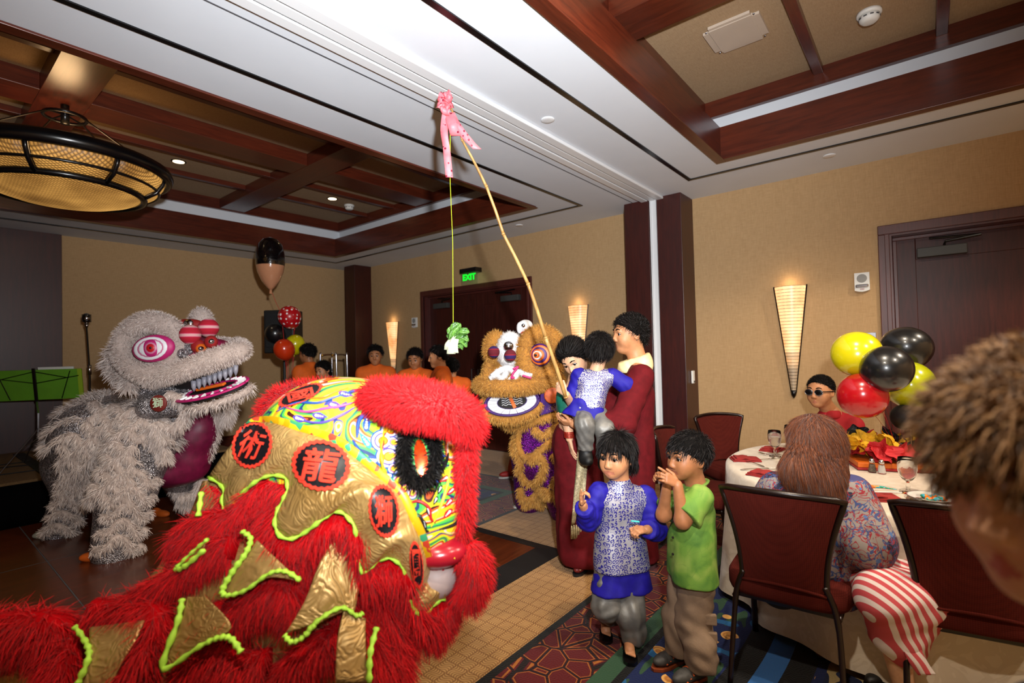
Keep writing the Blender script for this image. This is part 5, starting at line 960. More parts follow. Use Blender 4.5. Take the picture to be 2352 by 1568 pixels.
ax = nrm(hr - hl); skin('sari', [cap(pv + UP * .22, at(1345, 1270, D + .1), .16, .20, 0, .05), cap(pv + UP * .26 - RIGHT * .02 - AWAY * .06, at(1340, 1265, D - .02), .14, .17, 0, .05), hs(at(1345, 1272, D + .1), -UP)], MAR, p, .014, .05, fold=.008, fk=18, seed=3)
PAL = M('cream_brocade'); n = PAL.noise(scale=70, detail=3, dist=1.5); PAL.set('Base Color', PAL.ramp(n, [(.4, '#8e8266'), (.6, '#c2b48e')])); PAL.set('Roughness', .5); PAL.set('Metallic', .2); PAL.bump(n, .4, .004); PAL = done(PAL)
P = cr(ats([(1345, 950, D - .16), (1338, 1060, D - .14), (1330, 1140, D - .15), (1326, 1205, D - .15)]), 6); MB().grid([[q + RIGHT * .075 * c - AWAY * (.012 * math.sin(6 * c + .3 * i)) for c in np.linspace(-.5, .5, 7)] for i, q in enumerate(P)], .006).build('sari_end', PAL, p, True)
for k in range(6): e = P[-1] + RIGHT * .075 * (k / 5 - .5); MB().tube([e, e - UP * .03, e - UP * .09], [.004, .008, .011], 6).build('tassel', PAL, p, True)
BANG = mat('red_gold_bangle', '#a8281c', .25, .5, var=.3, vscale=80)
for k in range(4): c = wl + (el - wl) * (.12 + .09 * k); MB().tube([c + .032 * (RIGHT * math.cos(t) + AWAY * math.sin(t)) for t in np.linspace(0, 6.28, 17)], .005, 6).build('bangle', BANG, p, True)
foot(at(1340, 1310, 3.47) * [1, 1, 0], face(-.5, -.8), .95, mat('red_sandal', '#6a1a1a', .5), p, name='slipper')
# ---- seated boy in sunglasses
D = 4.0; hd = at(1884, 900, D); nk = at(1906, 944, D + .03); fd = face(-.82, -.56, 0); H = Head(hd, fd, 1.06, child=.4, nk=nk)
sl, sr = at(1868, 976, D + .14), at(1958, 974, D - .08); pv = at(1915, 1120, D + .1); el, wl = at(1862, 1050, D + .05), at(1850, 1085, D - .15); er, wr = at(1962, 1060, D - .1), at(1925, 1085, D - .3)
hl, hr = at(1895, 1135, D + .1), at(1935, 1135, D + .06); kl, kr = at(1885, 1140, D - .28), at(1925, 1140, D - .30); al, ar = kl * [1, 1, 0] + [0, 0, .1], kr * [1, 1, 0] + [0, 0, .1]
body = torso(nk, pv, sl, sr, .95) + limb(sl, el, wl, (.05, .042, .03)) + limb(sr, er, wr, (.05, .042, .03)) + limb(hl, kl, al, (.08, .06, .04)) + limb(hr, kr, ar, (.08, .06, .04))
p = person('boy in dark sunglasses and red polo seated by the wall', (pv[0], pv[1], 0), [H], body, SKA, res=.011)
H.details(p, glasses=True); H.hair(p, HBLK, HBASE, 2200, .014, line=(.076, .078, -.085, -.055), puff=.007, comb=(.2, 0, -.2), lift=.8, seed=10)
gl = MB()
for g in (-1, 1): MB().ell(H.P(.100, g * .034, .004), np.array([.006, .027, .020]) * H.sc, H.R, 14, 8).build('lens', BLKG, p, True); MB().tube([H.P(.098, g * .058, .010), H.P(.04, g * .083, .010), H.P(-.015, g * .086, .006)], .004, 6).build('temple_arm', BLKG, p); MB().tube([H.P(.104 - .004 * abs(math.cos(t)), g * (.034 + .028 * math.cos(t)), .004 + .021 * math.sin(t)) for t in np.linspace(0, 6.28, 17)], .003, 5).build('rim', STEEL, p, True)
skin('polo_shirt', torso(nk - UP * .02, pv, sl, sr, .95, 1.18) + limb(sl, el, el, (.068, .07, .07)) + limb(sr, er, er, (.068, .07, .07)) + [hs(pv - UP * .05, -UP), ncut(nk + UP * .02, .062)], REDP, p, .01, .03, fold=.005, fk=26); skin('collar', [cap(nk + AWAY * .03 - UP * .02, nk - AWAY * .04 - UP * .03, .06, .06, 0, .03), hs(nk + UP * .012, UP), hs(nk - UP * .05, -UP)], REDP, p, .008, .03)
for a, b, c in ((hl, kl, al), (hr, kr, ar)): skin('trouser_leg', limb(a, b, c, (.095, .08, .06)), DENIM, p, .012, .03)
for c in (al, ar): foot((c[0], c[1], 0), face(-.3, -.9), 1, SHOE, p)
# ---- long-haired woman seen from behind
D = 2.38; hd = at(1862, 1015, D); nk = at(1868, 1095, D - .02); fd = face(-.62, .76, -.05); H = Head(hd, fd, .98, nk=nk)
sl, sr = at(1780, 1122, D + .04), at(1955, 1135, D - .14); pv = at(1830, 1330, D - .02); el, wl = at(1745, 1235, D + .12), at(1790, 1225, D + .30); er, wr = at(1985, 1245, D - .20), at(1925, 1245, D - .02); hl, hr = at(1790, 1345, D), at(1885, 1350, D - .02); kl, kr = at(1850, 1330, D + .42), at(1930, 1335, D + .40); al, ar = at(1900, 1490, D + .1), at(1950, 1480, D + .15); al[2] = ar[2] = .08
body = torso(nk, pv, sl, sr, .95) + limb(sl, el, wl, (.05, .042, .03)) + limb(sr, er, wr, (.05, .042, .03)) + limb(hl, kl, al, (.09, .065, .04)) + limb(hr, kr, ar, (.09, .065, .04))
p = person('woman with long auburn hair and paisley blouse, back to the camera', (-.6, 2.75, 0), [H], body, SKB, res=.013, hands=[hand(wr, face(-.3, .9, 0), -UP, .9, (.4, .4, .3), -1)])
q = [H.E((-.016, 0, .034), (.112, .092, .102), k=.02), cap(H.P(-.05, 0, -.01), at(1890, 1120, D - .10), .088, .09, 0, .05), cap(at(1890, 1110, D - .11), at(1935, 1185, D - .15), .08, .05, 0, .06), cap(at(1840, 1080, D - .07), at(1870, 1120, D - .09), .08, .06, 0, .05), cap(H.P(-.02, .03, -.03), at(1845, 1085, D - .06), .098, .092, 0, .05), cap(H.P(-.02, -.03, -.03), at(1885, 1090, D - .08), .098, .092, 0, .05), H.E((.075, 0, -.03), (.05, .072, .085), k=.02, op='s')]
Vv, F = sdf(q, .008, .04); Vv = relax(Vv, F, 1); hh = mk('hair', Vv, F, HAUBB, p, True); r0, N = surf_roots(Vv, F, 16000, 2); fwd = H.R[:, 0]; m_ = ((r0 - hd) @ fwd < .075) & ((r0 - hd) @ UP > -.5); r0, N = r0[m_], N[m_]; rg = np.random.default_rng(2)
below = np.clip((hd[2] + .05 - r0[:, 2]) / .2, 0, 1)[:, None]; flow = nrm(at(1930, 1180, D - .13) - at(1860, 1000, D - .1)); d = (-UP * .55 + flow * .6) * (.35 + below) + (N * [1, 1, 0]) * .15 * (1 - below) + rg.normal(size=N.shape) * .07; d -= N * (d * N).sum(1)[:, None] * .97; d /= np.linalg.norm(d, axis=1)[:, None] + 1e-9
strips('hair_strands', r0 + N * .001, r0 + d * rg.uniform(.05, .085, (len(r0), 1)) + N * .003, .0026, HAUB, hh, droop=-N * .010, seed=3)
FLO = M('paisley_blouse_print'); vv = FLO.coord(); n1 = FLO.noise(vv, 22, 2, .5, 1.5); n2 = FLO.noise(FLO.mapv(vv, loc=(3, 1, 2)), 17, 2, .5, 1.2); vr = FLO.voro(vv, 15, 'F1'); x, y, z = FLO.xyz(); lightz = z.gt(1.0) * ((x * .775 + y * .632).lt(1.33)); c = FLO.mix((n1 - .5).abs().lt(.035), FLO.mix(FLO.noise(vv, 6, 1).gt(.5), '#8a807c', '#24223a'), '#8e1f2c'); c = FLO.mix((n2 - .5).abs().lt(.025), c, '#3a4a7a'); c = FLO.mix(vr.lt(.16), c, '#4a6a9c'); c = FLO.mix((z - .925).abs().lt(.018), c, '#3a3a6a'); FLO.set('Base Color', c); FLO.set('Roughness', .8); FLO = done(FLO)
bq = torso(nk - UP * .02, pv, sl, sr, .95, 1.17) + limb(sl, el, wl, (.08, .095, .06)) + limb(sr, er, wr, (.085, .115, .07)); ax = nrm(sr - sl)
for g in (-1, 1): bq.append(cap(pv + UP * .1 + ax * g * .1, pv - UP * .02 + ax * g * .14 + AWAY * .03, .12, .13, 0, .06))
skin('blouse', bq + [hs(pv - UP * .075, -UP), ncut(nk, .07)], FLO, p, .010, .04, fold=.008, fk=22, seed=4)
for a, b, c in ((hl, kl, al), (hr, kr, ar)): skin('trouser_leg', limb(a, b, b * .6 + c * .4, (.10, .08, .07)), DENIM, p, .012, .03)
for c in (al, ar): foot((c[0], c[1], 0), face(-.6, -.6), 1, mat('brown_sandal', '#4a2c22', .5), p, name='slipper')
# ---- seated woman in striped dress
D = 2.08; nk = at(2330, 1060, D + .06); pv = at(2240, 1345, D + .0); sl, sr = at(2290, 1120, D + .12), at(2410, 1110, D - .02); hl, hr = at(2195, 1350, D + .05), at(2235, 1370, D - .05); kl, kr = at(2010, 1330, D + .12), at(2030, 1370, D - .02); al, ar = at(2040, 1500, D + .15), at(2075, 1560, D + .02); al[2] = ar[2] = .08
H = Head(at(2335, 985, D + .05), face(-.9, .3), .95, nk=nk); el, wl = at(2270, 1220, D + .1), at(2250, 1260, D - .05); er, wr = at(2420, 1230, D), at(2330, 1260, D)
body = torso(nk, pv, sl, sr, .9) + limb(sl, el, wl, (.045, .04, .028)) + limb(sr, er, wr, (.045, .04, .028)) + limb(hl, kl, al, (.09, .065, .04)) + limb(hr, kr, ar, (.09, .065, .04))
p = person('seated woman in a red and white striped dress behind the blurred head', (.05, 2.8, 0), [H], body, SKB, res=.011); H.hair(p, HBRN, HBRNB, 900, .06, line=(.08, .06, -.04, -.12), puff=.016, comb=(-.3, 0, -1), lift=.1, seed=11)
SK = M('red_white_stripes'); x, y, z = SK.xyz(); n = SK.noise(scale=3, detail=1); u = (x * .775 + y * .632) * .78 + z * .5 + (y * .775 - x * .632) * .3 + n * .02; SK.set('Base Color', SK.mix(((u * 200).sin()).gt(-.1), '#d6c8c4', '#b8434a')); SK.set('Roughness', .85); SK = done(SK)
skin('striped_dress', torso(nk - UP * .05, pv, sl, sr, .9, 1.15) + [cap(hl, kl, .105, .09, 0, .05), cap(hr, kr, .105, .09, 0, .05), cap(kl, at(1995, 1350, D + .1), .10, .07, 0, .05), cap(kr, at(2075, 1500, D - .02), .105, .05, 0, .06), cap((hl + kl) / 2, at(2040, 1450, D + .02), .10, .07, 0, .08), cap(at(2100, 1400, D), at(2105, 1500, D), .09, .03, 0, .06), hs(nk - UP * .04, UP)], SK, p, .010, .04, fold=.006, fk=20, seed=6)
P = cr(ats([(2090, 1480, D - .08), (2110, 1520, D - .1), (2130, 1550, D - .1)]), 5); MB().grid([[q + RIGHT * .035 * c for c in (-1, 0, 1)] for q in P], .006).build('sash_end', SK, p, True)
for c in (al, ar): foot((c[0], c[1], 0), face(-.8, -.2), .95, SHOE, p)
# ---- blurred head close to the camera
hd = at(2462, 1105, .53); fd = face(-.90, -.10, -.12); nk = at(2560, 1520, .55); H = Head(hd, fd, 1.06, child=.4, nk=nk)
sl, sr = at(2440, 1680, .66), at(2680, 1680, .48); pv = sl * .5 + sr * .5 - UP * .5; hl, hr = pv + AWAY * .08, pv - AWAY * .08; body = torso(nk, pv, sl, sr, .8) + limb(sl, sl - UP * .26, sl - UP * .48, (.045, .038, .03)) + limb(sr, sr - UP * .26, sr - UP * .48, (.045, .038, .03)) + limb(hl, hl * [1, 1, 0] + [0, 0, .42], hl * [1, 1, 0] + [0, 0, .05], (.08, .06, .04)) + limb(hr, hr * [1, 1, 0] + [0, 0, .42], hr * [1, 1, 0] + [0, 0, .05], (.08, .06, .04))
p = person('blurred person with wavy light brown hair filling the right edge', (hd[0], hd[1], 0), [H], body, SKB, res=.012); H.details(p, HBRNB)
h = H.hair(p, HBRN, HBRNB, 10000, .04, line=(.112, .058, -.02, -.13), puff=.018, comb=(.1, 0, -.12), lift=.5, seed=12, w=.0026, extra=[H.E((.040, 0, .062), (.062, .078, .05), k=.02), H.E((-.05, 0, -.05), (.07, .09, .08), k=.03)])
skin('top', torso(nk - UP * .05, pv, sl, sr, .8, 1.2) + [hs(nk - UP * .04, UP)], mat('dark_top', '#1a1416', .85, var=.1), p, .014, .04)
for c in (hl, hr): skin('trouser_leg', [cap(c, c * [1, 1, 0] + [0, 0, .06], .095, .065)], DENIM, p, .014, .03); foot((c[0], c[1], 0), face(-.9, .1), 1, SHOE, p)
# ---- drummers in orange shirts at the far wall
def drummer(label, hx, hy, D, fd, ht, hs_=1.0, sk=SKC, hair='short', blk=False, bend=0):
    hd = at(hx, hy, D); g = np.array([hd[0], hd[1], 0]); k = ht / 1.7; fr = nrm([fd[0], fd[1], 0]); lt = np.cross(UP, fr); z = lambda h: g + UP * h * k - fr * .02
    dz = hd[2] - 1.58 * k; z = lambda h: np.array([g[0], g[1], max(0, h * k + dz * (h / 1.58 if h > .4 else 0))]) - fr * .02
    nk = z(1.42) - fr * .02; H = Head(hd, fd, hs_, nk=nk); sl, sr = z(1.36) + lt * .165 * k, z(1.36) - lt * .165 * k; pv = z(.95); el, er = z(1.08) + lt * .22 * k, z(1.08) - lt * .22 * k; wl, wr = z(1.0) + lt * .14 * k + fr * .24 * k, z(1.0) - lt * .14 * k + fr * .24 * k
    hl, hr, kl, kr, al, ar = z(.9) + lt * .09, z(.9) - lt * .09, z(.5) + lt * .1, z(.5) - lt * .1, z(.08) + lt * .1, z(.08) - lt * .1
    body = torso(nk, pv, sl, sr, k) + limb(sl, el, wl, (.055, .045, .03)) + limb(sr, er, wr, (.055, .045, .03)) + limb(hl, kl, al, (.09, .06, .04)) + limb(hr, kr, ar, (.09, .06, .04))
    p = person(label, g, [H], body, sk, res=.018, hres=.0065, group='drummers in orange shirts', hdres=.007, hands=[hand(wl, fr - UP * .2, -UP, .9, (.8, .8, .5), -1), hand(wr, fr - UP * .2, -UP, .9, (.8, .8, .5), 1)])
    H.details(p); ex = [H.E((-.05, 0, -.06), (.06, .08, .09), k=.03)] if hair == 'long' else None; H.hair(p, HBLK, HBASE, 900, .035, line=(.074, .072, -.07, -.06 if hair == 'short' else -.13), puff=.012, comb=(.2, 0, -.4), lift=.4, w=.005, seed=13, extra=ex, res=.008)
    skin('tshirt', torso(nk + UP * .005, pv, sl, sr, k, 1.2) + limb(sl, el, el, (.062, .062, .062)) + limb(sr, er, er, (.062, .062, .062)) + [hs(pv - UP * .06, -UP), ncut(nk + UP * .035, .062 * k)], ORS, p, .013, .03, fold=.006, fk=22, seed=int(hx))
    MB().tube([nk + .062 * k * (fr * math.cos(t) + lt * math.sin(t)) - UP * (.015 + .02 * math.cos(t)) for t in np.linspace(0, 6.28, 17)], .008, 6).build('neck_band', mat('dark_red_trim', '#3a0c10', .8, var=.05), p, True)
    for a, b, c in ((hl, kl, al), (hr, kr, ar)): skin('trouser_leg', limb(a, b, c, (.10, .08, .065)), ORS if blk else DENIM, p, .016, .03)
    for c in (al, ar): foot((c[0], c[1], 0), fr, 1, SHOE, p)
    return p, H, (wl, wr), fr
drummer('orange-shirted drummer turned to the balloons, leftmost of the group', 706, 812, 6.6, face(-.9, .35), 1.7)
pp, HH, ww, fr = drummer('short orange-shirted drummer holding sticks behind the luggage cart', 742, 850, 6.35, face(-.4, -.85, -.25), 1.45, .92, SKA, 'long')
drummer('orange-shirted drummer facing the camera beside the corner pillar', 862, 816, 6.3, face(.15, -.95, -.15), 1.7, 1, SKC); drummer('orange-shirted drummer looking down beside the far sconce', 953, 824, 6.1, face(-.1, -.95, -.3), 1.66, 1, SKC); drummer('orange-shirted drummer in profile in front of the exit doors', 1006, 820, 5.7, face(-.95, -.25, -.1), 1.7, 1, SKA); drummer('orange-shirted drummer mostly hidden behind the one in profile', 1036, 846, 6.05, face(-.3, .9), 1.62, .98, SKA)
for i, w_ in enumerate(ww): tag(MB().tube([w_ + fr * .06 - UP * .1, w_ + fr * .10 + UP * .32], [.012, .009], 8).build('drumstick', mat('pale_wood_stick', '#b89a6a')), ['pale wooden drumstick in the left hand of the short drummer', 'pale wooden drumstick in the right hand of the short drummer'][i], 'drumstick')
# ---------------------------------------------------------------- lion dance costumes
def bvh_of(*objs):
    V, F, o = [], [], 0
    for ob in objs:
        l = np.zeros(3); p = ob
        while p is not None: l += np.array(p.location); p = p.parent
        V += [tuple(np.array(v.co) + l) for v in ob.data.vertices]; F += [tuple(i + o for i in p.vertices) for p in ob.data.polygons]; o = len(V)
    return BVHTree.FromPolygons(V, F)
def lay(b, pts, off, dflt):
    """points of a costume surface seen along the given sight lines, raised by off"""
    out = []
    for x, y in pts:
        d = nrm(at(x, y, 1) - CAMP); h = b.ray_cast(Vector(CAMP), Vector(d))
        out.append((np.array(h[0]) - d * off) if h[0] is not None else None)
    good = [i for i, q in enumerate(out) if q is not None]
    for i, q in enumerate(out):
        if q is None:
            if good: j = min(good, key=lambda g: abs(g - i)); dd = (out[j] - CAMP) @ -RW[:, 2]
            else: dd = dflt
            out[i] = at(*pts[i], dd)
    return np.array(out)
def furtube(parent, P, rad, n, L, sm, bm, name='fur_trim', comb=.6, lift=.8, seed=0, w=.005, seg=2, flat=1.0, base=.8):
    P = np.asarray(P, float); rad = np.broadcast_to(np.asarray(rad, float), (len(P),)); o = MB().tube(P, rad * base, 10).build(name, bm, parent, True)
    r0, N, T = tube_roots(P, rad * base * .95, n, seed); r = np.random.default_rng(seed + 1); l = L * r.uniform(.6, 1.25, (n, 1)); d = N * lift + r.normal(size=N.shape) * .25 - UP * comb; d /= np.linalg.norm(d, axis=1)[:, None]
    strips('fur', r0, r0 + d * l, w, sm, o, droop=-UP * l * .35 * comb, seed=seed, seg=seg); return o
def decal(b, cx, cy, fn, m, parent, name, off=.004, rings=6, n=36, dflt=1.6, inner=0.0):
    """disc-like patch glued on a surface; fn(theta) gives the outline offset in pixels"""
    pts = []
    for i in range(rings + 1):
        k = inner + (1 - inner) * i / rings
        for j in range(n): dx, dy = fn(2 * math.pi * j / n); pts.append((cx + dx * k, cy + dy * k))
    V_ = lay(b, pts, off, dflt); f = [(i * n + j, i * n + (j + 1) % n, (i + 1) * n + (j + 1) % n, (i + 1) * n + j) for i in range(rings) for j in range(n)]
    return mk(name, V_, f, m, parent, True)
def subdiv(v, f, mx):
    bm = bmesh.new(); vs = [bm.verts.new(q) for q in v]
    for q in f:
        try: bm.faces.new([vs[i] for i in q])
        except ValueError: pass
    bmesh.ops.triangulate(bm, faces=bm.faces[:])
    for _ in range(4):
        e = [x for x in bm.edges if x.calc_length() > mx]
        if not e: break
        bmesh.ops.subdivide_edges(bm, edges=e, cuts=1); bmesh.ops.triangulate(bm, faces=[x for x in bm.faces if len(x.verts) > 3])
    bm.verts.index_update(); o = np.array([q.co for q in bm.verts]), [tuple(q.index for q in x.verts) for x in bm.faces]; bm.free(); return o
def oval(rx, ry, rot=0, sc=0, k=26):
    c, s = math.cos(rot), math.sin(rot)
    return lambda t: (lambda a, e: (e * (rx * math.cos(a) * c - ry * math.sin(a) * s), e * (rx * math.cos(a) * s + ry * math.sin(a) * c)))(t, 1 + sc * math.sin(k * t))
def drop(l, w, rot):
    c, s = math.cos(rot), math.sin(rot)
    def f(t):
        x = l * math.cos(t); y = w * math.sin(t) * (1 - .8 * max(0, math.cos(t))) ; return (x * c - y * s, x * s + y * c)
    return f
def seq(name, base, spark, rough=.25):
    m = M(name); v = m.voro(m.coord(), 120, 'F1', out=1); a, b_, c = m.xyz(v); m.set('Base Color', m.mix(a, base, spark)); m.set('Metallic', .7); m.set('Roughness', b_ * .4 + .12); m.bump(m.voro(m.coord(), 120, 'F1'), .8, .01); return done(m)
def gold():
    m = M('gold_lame'); n = m.noise(scale=9, detail=2, dist=1.8); e = (n * 42).sin(); m.set('Base Color', m.ramp(m.noise(scale=3, detail=3), [(.3, '#93703a'), (.7, '#c2a066')])); m.set('Metallic', .5); m.set('Roughness', .42); m.bump(e * .5 + m.noise(scale=20, detail=2, dist=1) * .7, .35, .008); return done(m)
GOLD = gold(); RF = furmat('red_fur', '#8a0208', '#b0050c', '#c40910', rough=.9, sheen=.1); RB = mat('red_fur_base', '#96040a', .95, spec=.05); LIME = mat('lime_braid', '#9ac838', .7, var=.15, vscale=60)
# ---- red and gold lion, close to the camera
RLn = thing('red_lion_costume', 'red fur and gold lion dance costume, seen close up from behind', 'lion costume', (-1.3, .95, 0))
def paint():
    m = M('painted_lion_head'); v = m.coord(); n = m.noise(m.mapv(v, rot=(.3, .5, .2), sc=(1, 1, 1.7)), 3.6, 1, .4, 1.5); st = ['#d9c81e', '#e0b8b0', '#d9c81e', '#2a3a70', '#e08a24', '#d9c81e', '#8fbe32', '#6fae22', '#14305a', '#2f9a48', '#54b040', '#d9c81e', '#3a1410', '#d8501a', '#d9a8a0', '#e0a020']
    m.set('Base Color', m.ramp(n, [(.30 + .40 * i / len(st) + (.0 if len(c) else 0), c) for i, c in enumerate(st)], True)); m.set('Roughness', .4); m.set('Coat Weight', .2); return done(m)
PAINT = paint()
hq = [ell(at(842, 1125, 1.80), (.355, .33, .375), np.array([RIGHT, AWAY, UP]).T), ell(at(985, 1120, 1.68), (.13, .20, .24), np.array([RIGHT, AWAY, UP]).T, k=.12), ell(at(760, 1010, 1.85), (.25, .26, .22), np.array([RIGHT, AWAY, UP]).T, k=.1)]
Vd, Fd = sdf(hq, .014, .08); Vd = relax(Vd, Fd, 1); dome = mk('painted_head', Vd, Fd, PAINT, RLn, True); BD = bvh_of(dome)
Bp = [(575, 985), (587, 973), (633, 973), (694, 992), (763, 1015), (801, 1038), (840, 1069), (878, 1103), (916, 1137), (939, 1183), (962, 1233), (977, 1283), (1000, 1333), (1023, 1371)]
Lp = [(482, 1095, 1.74), (500, 1105, 1.70), (518, 1122, 1.67), (514, 1150, 1.64), (522, 1174, 1.62), (545, 1150, 1.60), (564, 1126, 1.58), (610, 1093, 1.55), (656, 1095, 1.52), (664, 1126, 1.49), (637, 1183, 1.46), (641, 1222, 1.44), (667, 1235, 1.43), (706, 1218, 1.43), (771, 1172, 1.43), (809, 1195, 1.43), (820, 1225, 1.43), (832, 1310, 1.44), (866, 1287, 1.45), (897, 1279, 1.46), (928, 1306, 1.48), (947, 1386, 1.50), (970, 1409, 1.52), (1004, 1378, 1.56), (1023, 1373, 1.58)]
def resamp(P, n):
    P = np.asarray(P, float); s_ = np.r_[0, np.cumsum(np.linalg.norm(np.diff(P[:, :2], axis=0), axis=1))]; t = np.linspace(0, s_[-1], n); return np.stack([np.interp(t, s_, P[:, i]) for i in range(P.shape[1])], 1)
NU = 110; B2 = resamp(cr(Bp, 6), NU); B3 = lay(BD, B2, .012, 1.6); Lc = cr(Lp, 6)
# columns of the cape run from the band down to the scalloped hem, matched by horizontal position
lx = Lc; s1 = np.linspace(0, 1, NU); Lr = resamp(Lc, NU)
ub = (B2[:, 0] - B2[0, 0]) / (B2[-1, 0] - B2[0, 0]); key = np.maximum.accumulate((lx[:, 0] - lx[0, 0]) / (lx[-1, 0] - lx[0, 0])); 
Bs = np.stack([np.interp(np.linspace(0, 1, NU), np.linspace(0, 1, NU), B3[:, i]) for i in range(3)], 1); L3 = np.array([at(*q) for q in Lr]); G = []
for i in range(NU):
    a, b_ = Bs[i], L3[i]; col = []
    for v in np.linspace(0, 1, 16):
        q = a * (1 - v) + b_ * v; dirc = nrm(q - CAMP); out = .045 * math.sin(math.pi * v) + .008 * math.sin(i * .55 + 3 * v) * v; col.append(q - dirc * out + UP * .015 * math.sin(math.pi * v))
    G.append(col)
G = np.array(G); cape = MB().grid(G, .006).build('gold_cape', GOLD, RLn, True); BC = bvh_of(cape, dome)
braid = lambda P, m=LIME, nm='braid_trim', r=.009, par=RLn: MB().tube(P, [r * (1 + .35 * math.sin(i * 1.9)) for i in range(len(P))], 6, flat=.7).build(nm, m, par, True)
braid(np.array([G[i][-1] for i in range(NU)]) - AWAY * .004)
BAND = M('gold_brocade_band'); v = BAND.voro(BAND.coord(), 45, 'F1', out=1); a, b_, c = BAND.xyz(v); BAND.set('Base Color', BAND.ramp(a, [(0, '#d8a410'), (.55, '#e8c020'), (.7, '#c8402a'), (.8, '#3a9a6a'), (.9, '#d8a410')], True)); BAND.set('Metallic', .4); BAND.set('Roughness', .4); BAND = done(BAND)
Gb = [[G[i][0] + (CAMP - G[i][0]) * .006 + nrm(np.cross(nrm(G[min(i + 1, NU - 1)][0] - G[max(i - 1, 0)][0]), AWAY)) * w_ for w_ in (-.022, 0, .022)] for i in range(NU)]; MB().grid(Gb, .006).build('brocade_band', BAND, RLn, True)
# lower body sheet
body = crgrid([ats(r_) for r_ in ([(470, 1105, 1.76), (600, 1105, 1.66), (760, 1180, 1.58), (880, 1290, 1.60), (985, 1390, 1.66)], [(400, 1260, 1.66), (540, 1290, 1.53), (700, 1330, 1.48), (850, 1400, 1.52), (960, 1480, 1.58)], [(250, 1420, 1.56), (420, 1450, 1.46), (640, 1480, 1.42), (820, 1520, 1.44), (940, 1580, 1.5)], [(60, 1520, 1.50), (300, 1580, 1.42), (560, 1640, 1.38), (780, 1680, 1.38), (920, 1720, 1.44)], [(-150, 1620, 1.5), (200, 1750, 1.40), (520, 1830, 1.36), (760, 1860, 1.36), (900, 1900, 1.4)])], 8, 8)
bs = MB().grid(body[:, ::-1], .008).build('body_cloth', GOLD, RLn, True); BBd = bvh_of(bs)
def rroll(pts, rp, n, L=.085, seed=0, comb=.75, b=BBd, off=.02, d0=1.5, w=.0023, name='fur_trim'):
    rp *= .82; n = int(n * 2.1); L *= .62; P = cr(pts, 6); P3 = lay(b, [(x, y) for x, y in P], off, d0) if b is not None else None; furtube(RLn, P3, rp, n, L, RF, RB, name, comb, .6, seed, w)
rroll([(430, 1225), (480, 1200), (545, 1195), (600, 1145), (645, 1150), (622, 1225), (675, 1285), (745, 1258), (795, 1222), (815, 1300), (858, 1335), (905, 1325), (930, 1390), (962, 1450), (1005, 1415)], .062, 9000, .075, 1)
rroll([(300, 1392), (370, 1350), (440, 1310), (500, 1262), (540, 1255)], .058, 3200, .085, 2); rroll([(400, 1250), (450, 1240), (520, 1215)], .05, 1500, .08, 22); rroll([(445, 1480), (490, 1420), (560, 1402), (620, 1362), (670, 1368), (690, 1410)], .062, 3400, .085, 3); rroll([(590, 1270), (640, 1300), (720, 1300), (790, 1290)], .05, 1800, .08, 33)
rroll([(860, 1340), (885, 1410), (905, 1480), (895, 1560), (900, 1640)], .066, 3600, .09, 4); rroll([(800, 1330), (790, 1380), (840, 1440), (930, 1460)], .05, 1800, .08, 44); rroll([(640, 1570), (700, 1510), (765, 1468), (830, 1460), (870, 1540), (860, 1640)], .062, 3400, .085, 5); rroll([(480, 1530), (545, 1530), (620, 1520)], .055, 1700, .085, 6)
rroll([(-60, 1450), (0, 1445), (70, 1440), (130, 1450), (165, 1500), (150, 1570)], .075, 3600, .10, 7, off=.01); rroll([(215, 1405), (290, 1410), (360, 1415), (345, 1490), (300, 1560), (260, 1620)], .062, 3600, .095, 8, off=.03); rroll([(420, 1568), (470, 1520), (530, 1500), (560, 1560)], .055, 1800, .085, 9)
for i, pl in enumerate(([(477, 1238), (440, 1270), (404, 1306), (425, 1300), (470, 1262)], [(557, 1220), (576, 1237), (564, 1271), (534, 1313), (511, 1355), (522, 1367), (564, 1355), (618, 1317), (656, 1312), (690, 1333)], [(700, 1458), (730, 1425), (784, 1395), (819, 1413), (834, 1407)], [(170, 1437), (197, 1474), (204, 1508), (180, 1568)], [(418, 1375), (408, 1427), (374, 1535), (459, 1484), (503, 1464), (531, 1467), (554, 1498)], [(653, 1457), (670, 1474), (700, 1460), (731, 1423)], [(865, 1440), (850, 1500), (848, 1568)], [(462, 1130), (455, 1185)])):
    P3 = lay(BBd, cr(pl, 8), .118, 1.45); braid(P3, r=.008)
GT = GOLD
for i, pl in enumerate((([(477, 1238), (465, 1262)], [(440, 1268), (430, 1295)], [(402, 1300), (410, 1308)]), ([(590, 1240), (690, 1335)], [(560, 1285), (620, 1325)], [(530, 1320), (570, 1352)], [(510, 1352), (525, 1368)]), ([(205, 1440), (330, 1424)], [(205, 1475), (310, 1470)], [(200, 1530), (280, 1520)], [(185, 1575), (250, 1580)]), ([(430, 1370), (470, 1370)], [(410, 1430), (530, 1440)], [(385, 1500), (450, 1485)], [(375, 1535), (385, 1530)]), ([(780, 1220), (830, 1310)], [(740, 1280), (815, 1400)], [(700, 1380), (800, 1400)], [(655, 1455), (740, 1425)]), ([(790, 1400), (840, 1420)], [(775, 1470), (840, 1480)], [(770, 1568), (845, 1568)]))):
    rows = [lay(BBd, resamp(q, 8), .112 - .006 * abs(j - 1), 1.45) for j, q in enumerate(pl)]; MB().grid(crgrid(rows, 5, 2), .005).build('gold_tab', GT, RLn, True)
hem = np.array([G[i][-1] for i in range(NU)]); furtube(RLn, hem - UP * .045 + AWAY * .028, .045, 9000, .042, RF, RB, 'fur_trim', .8, .6, 19, .0028)
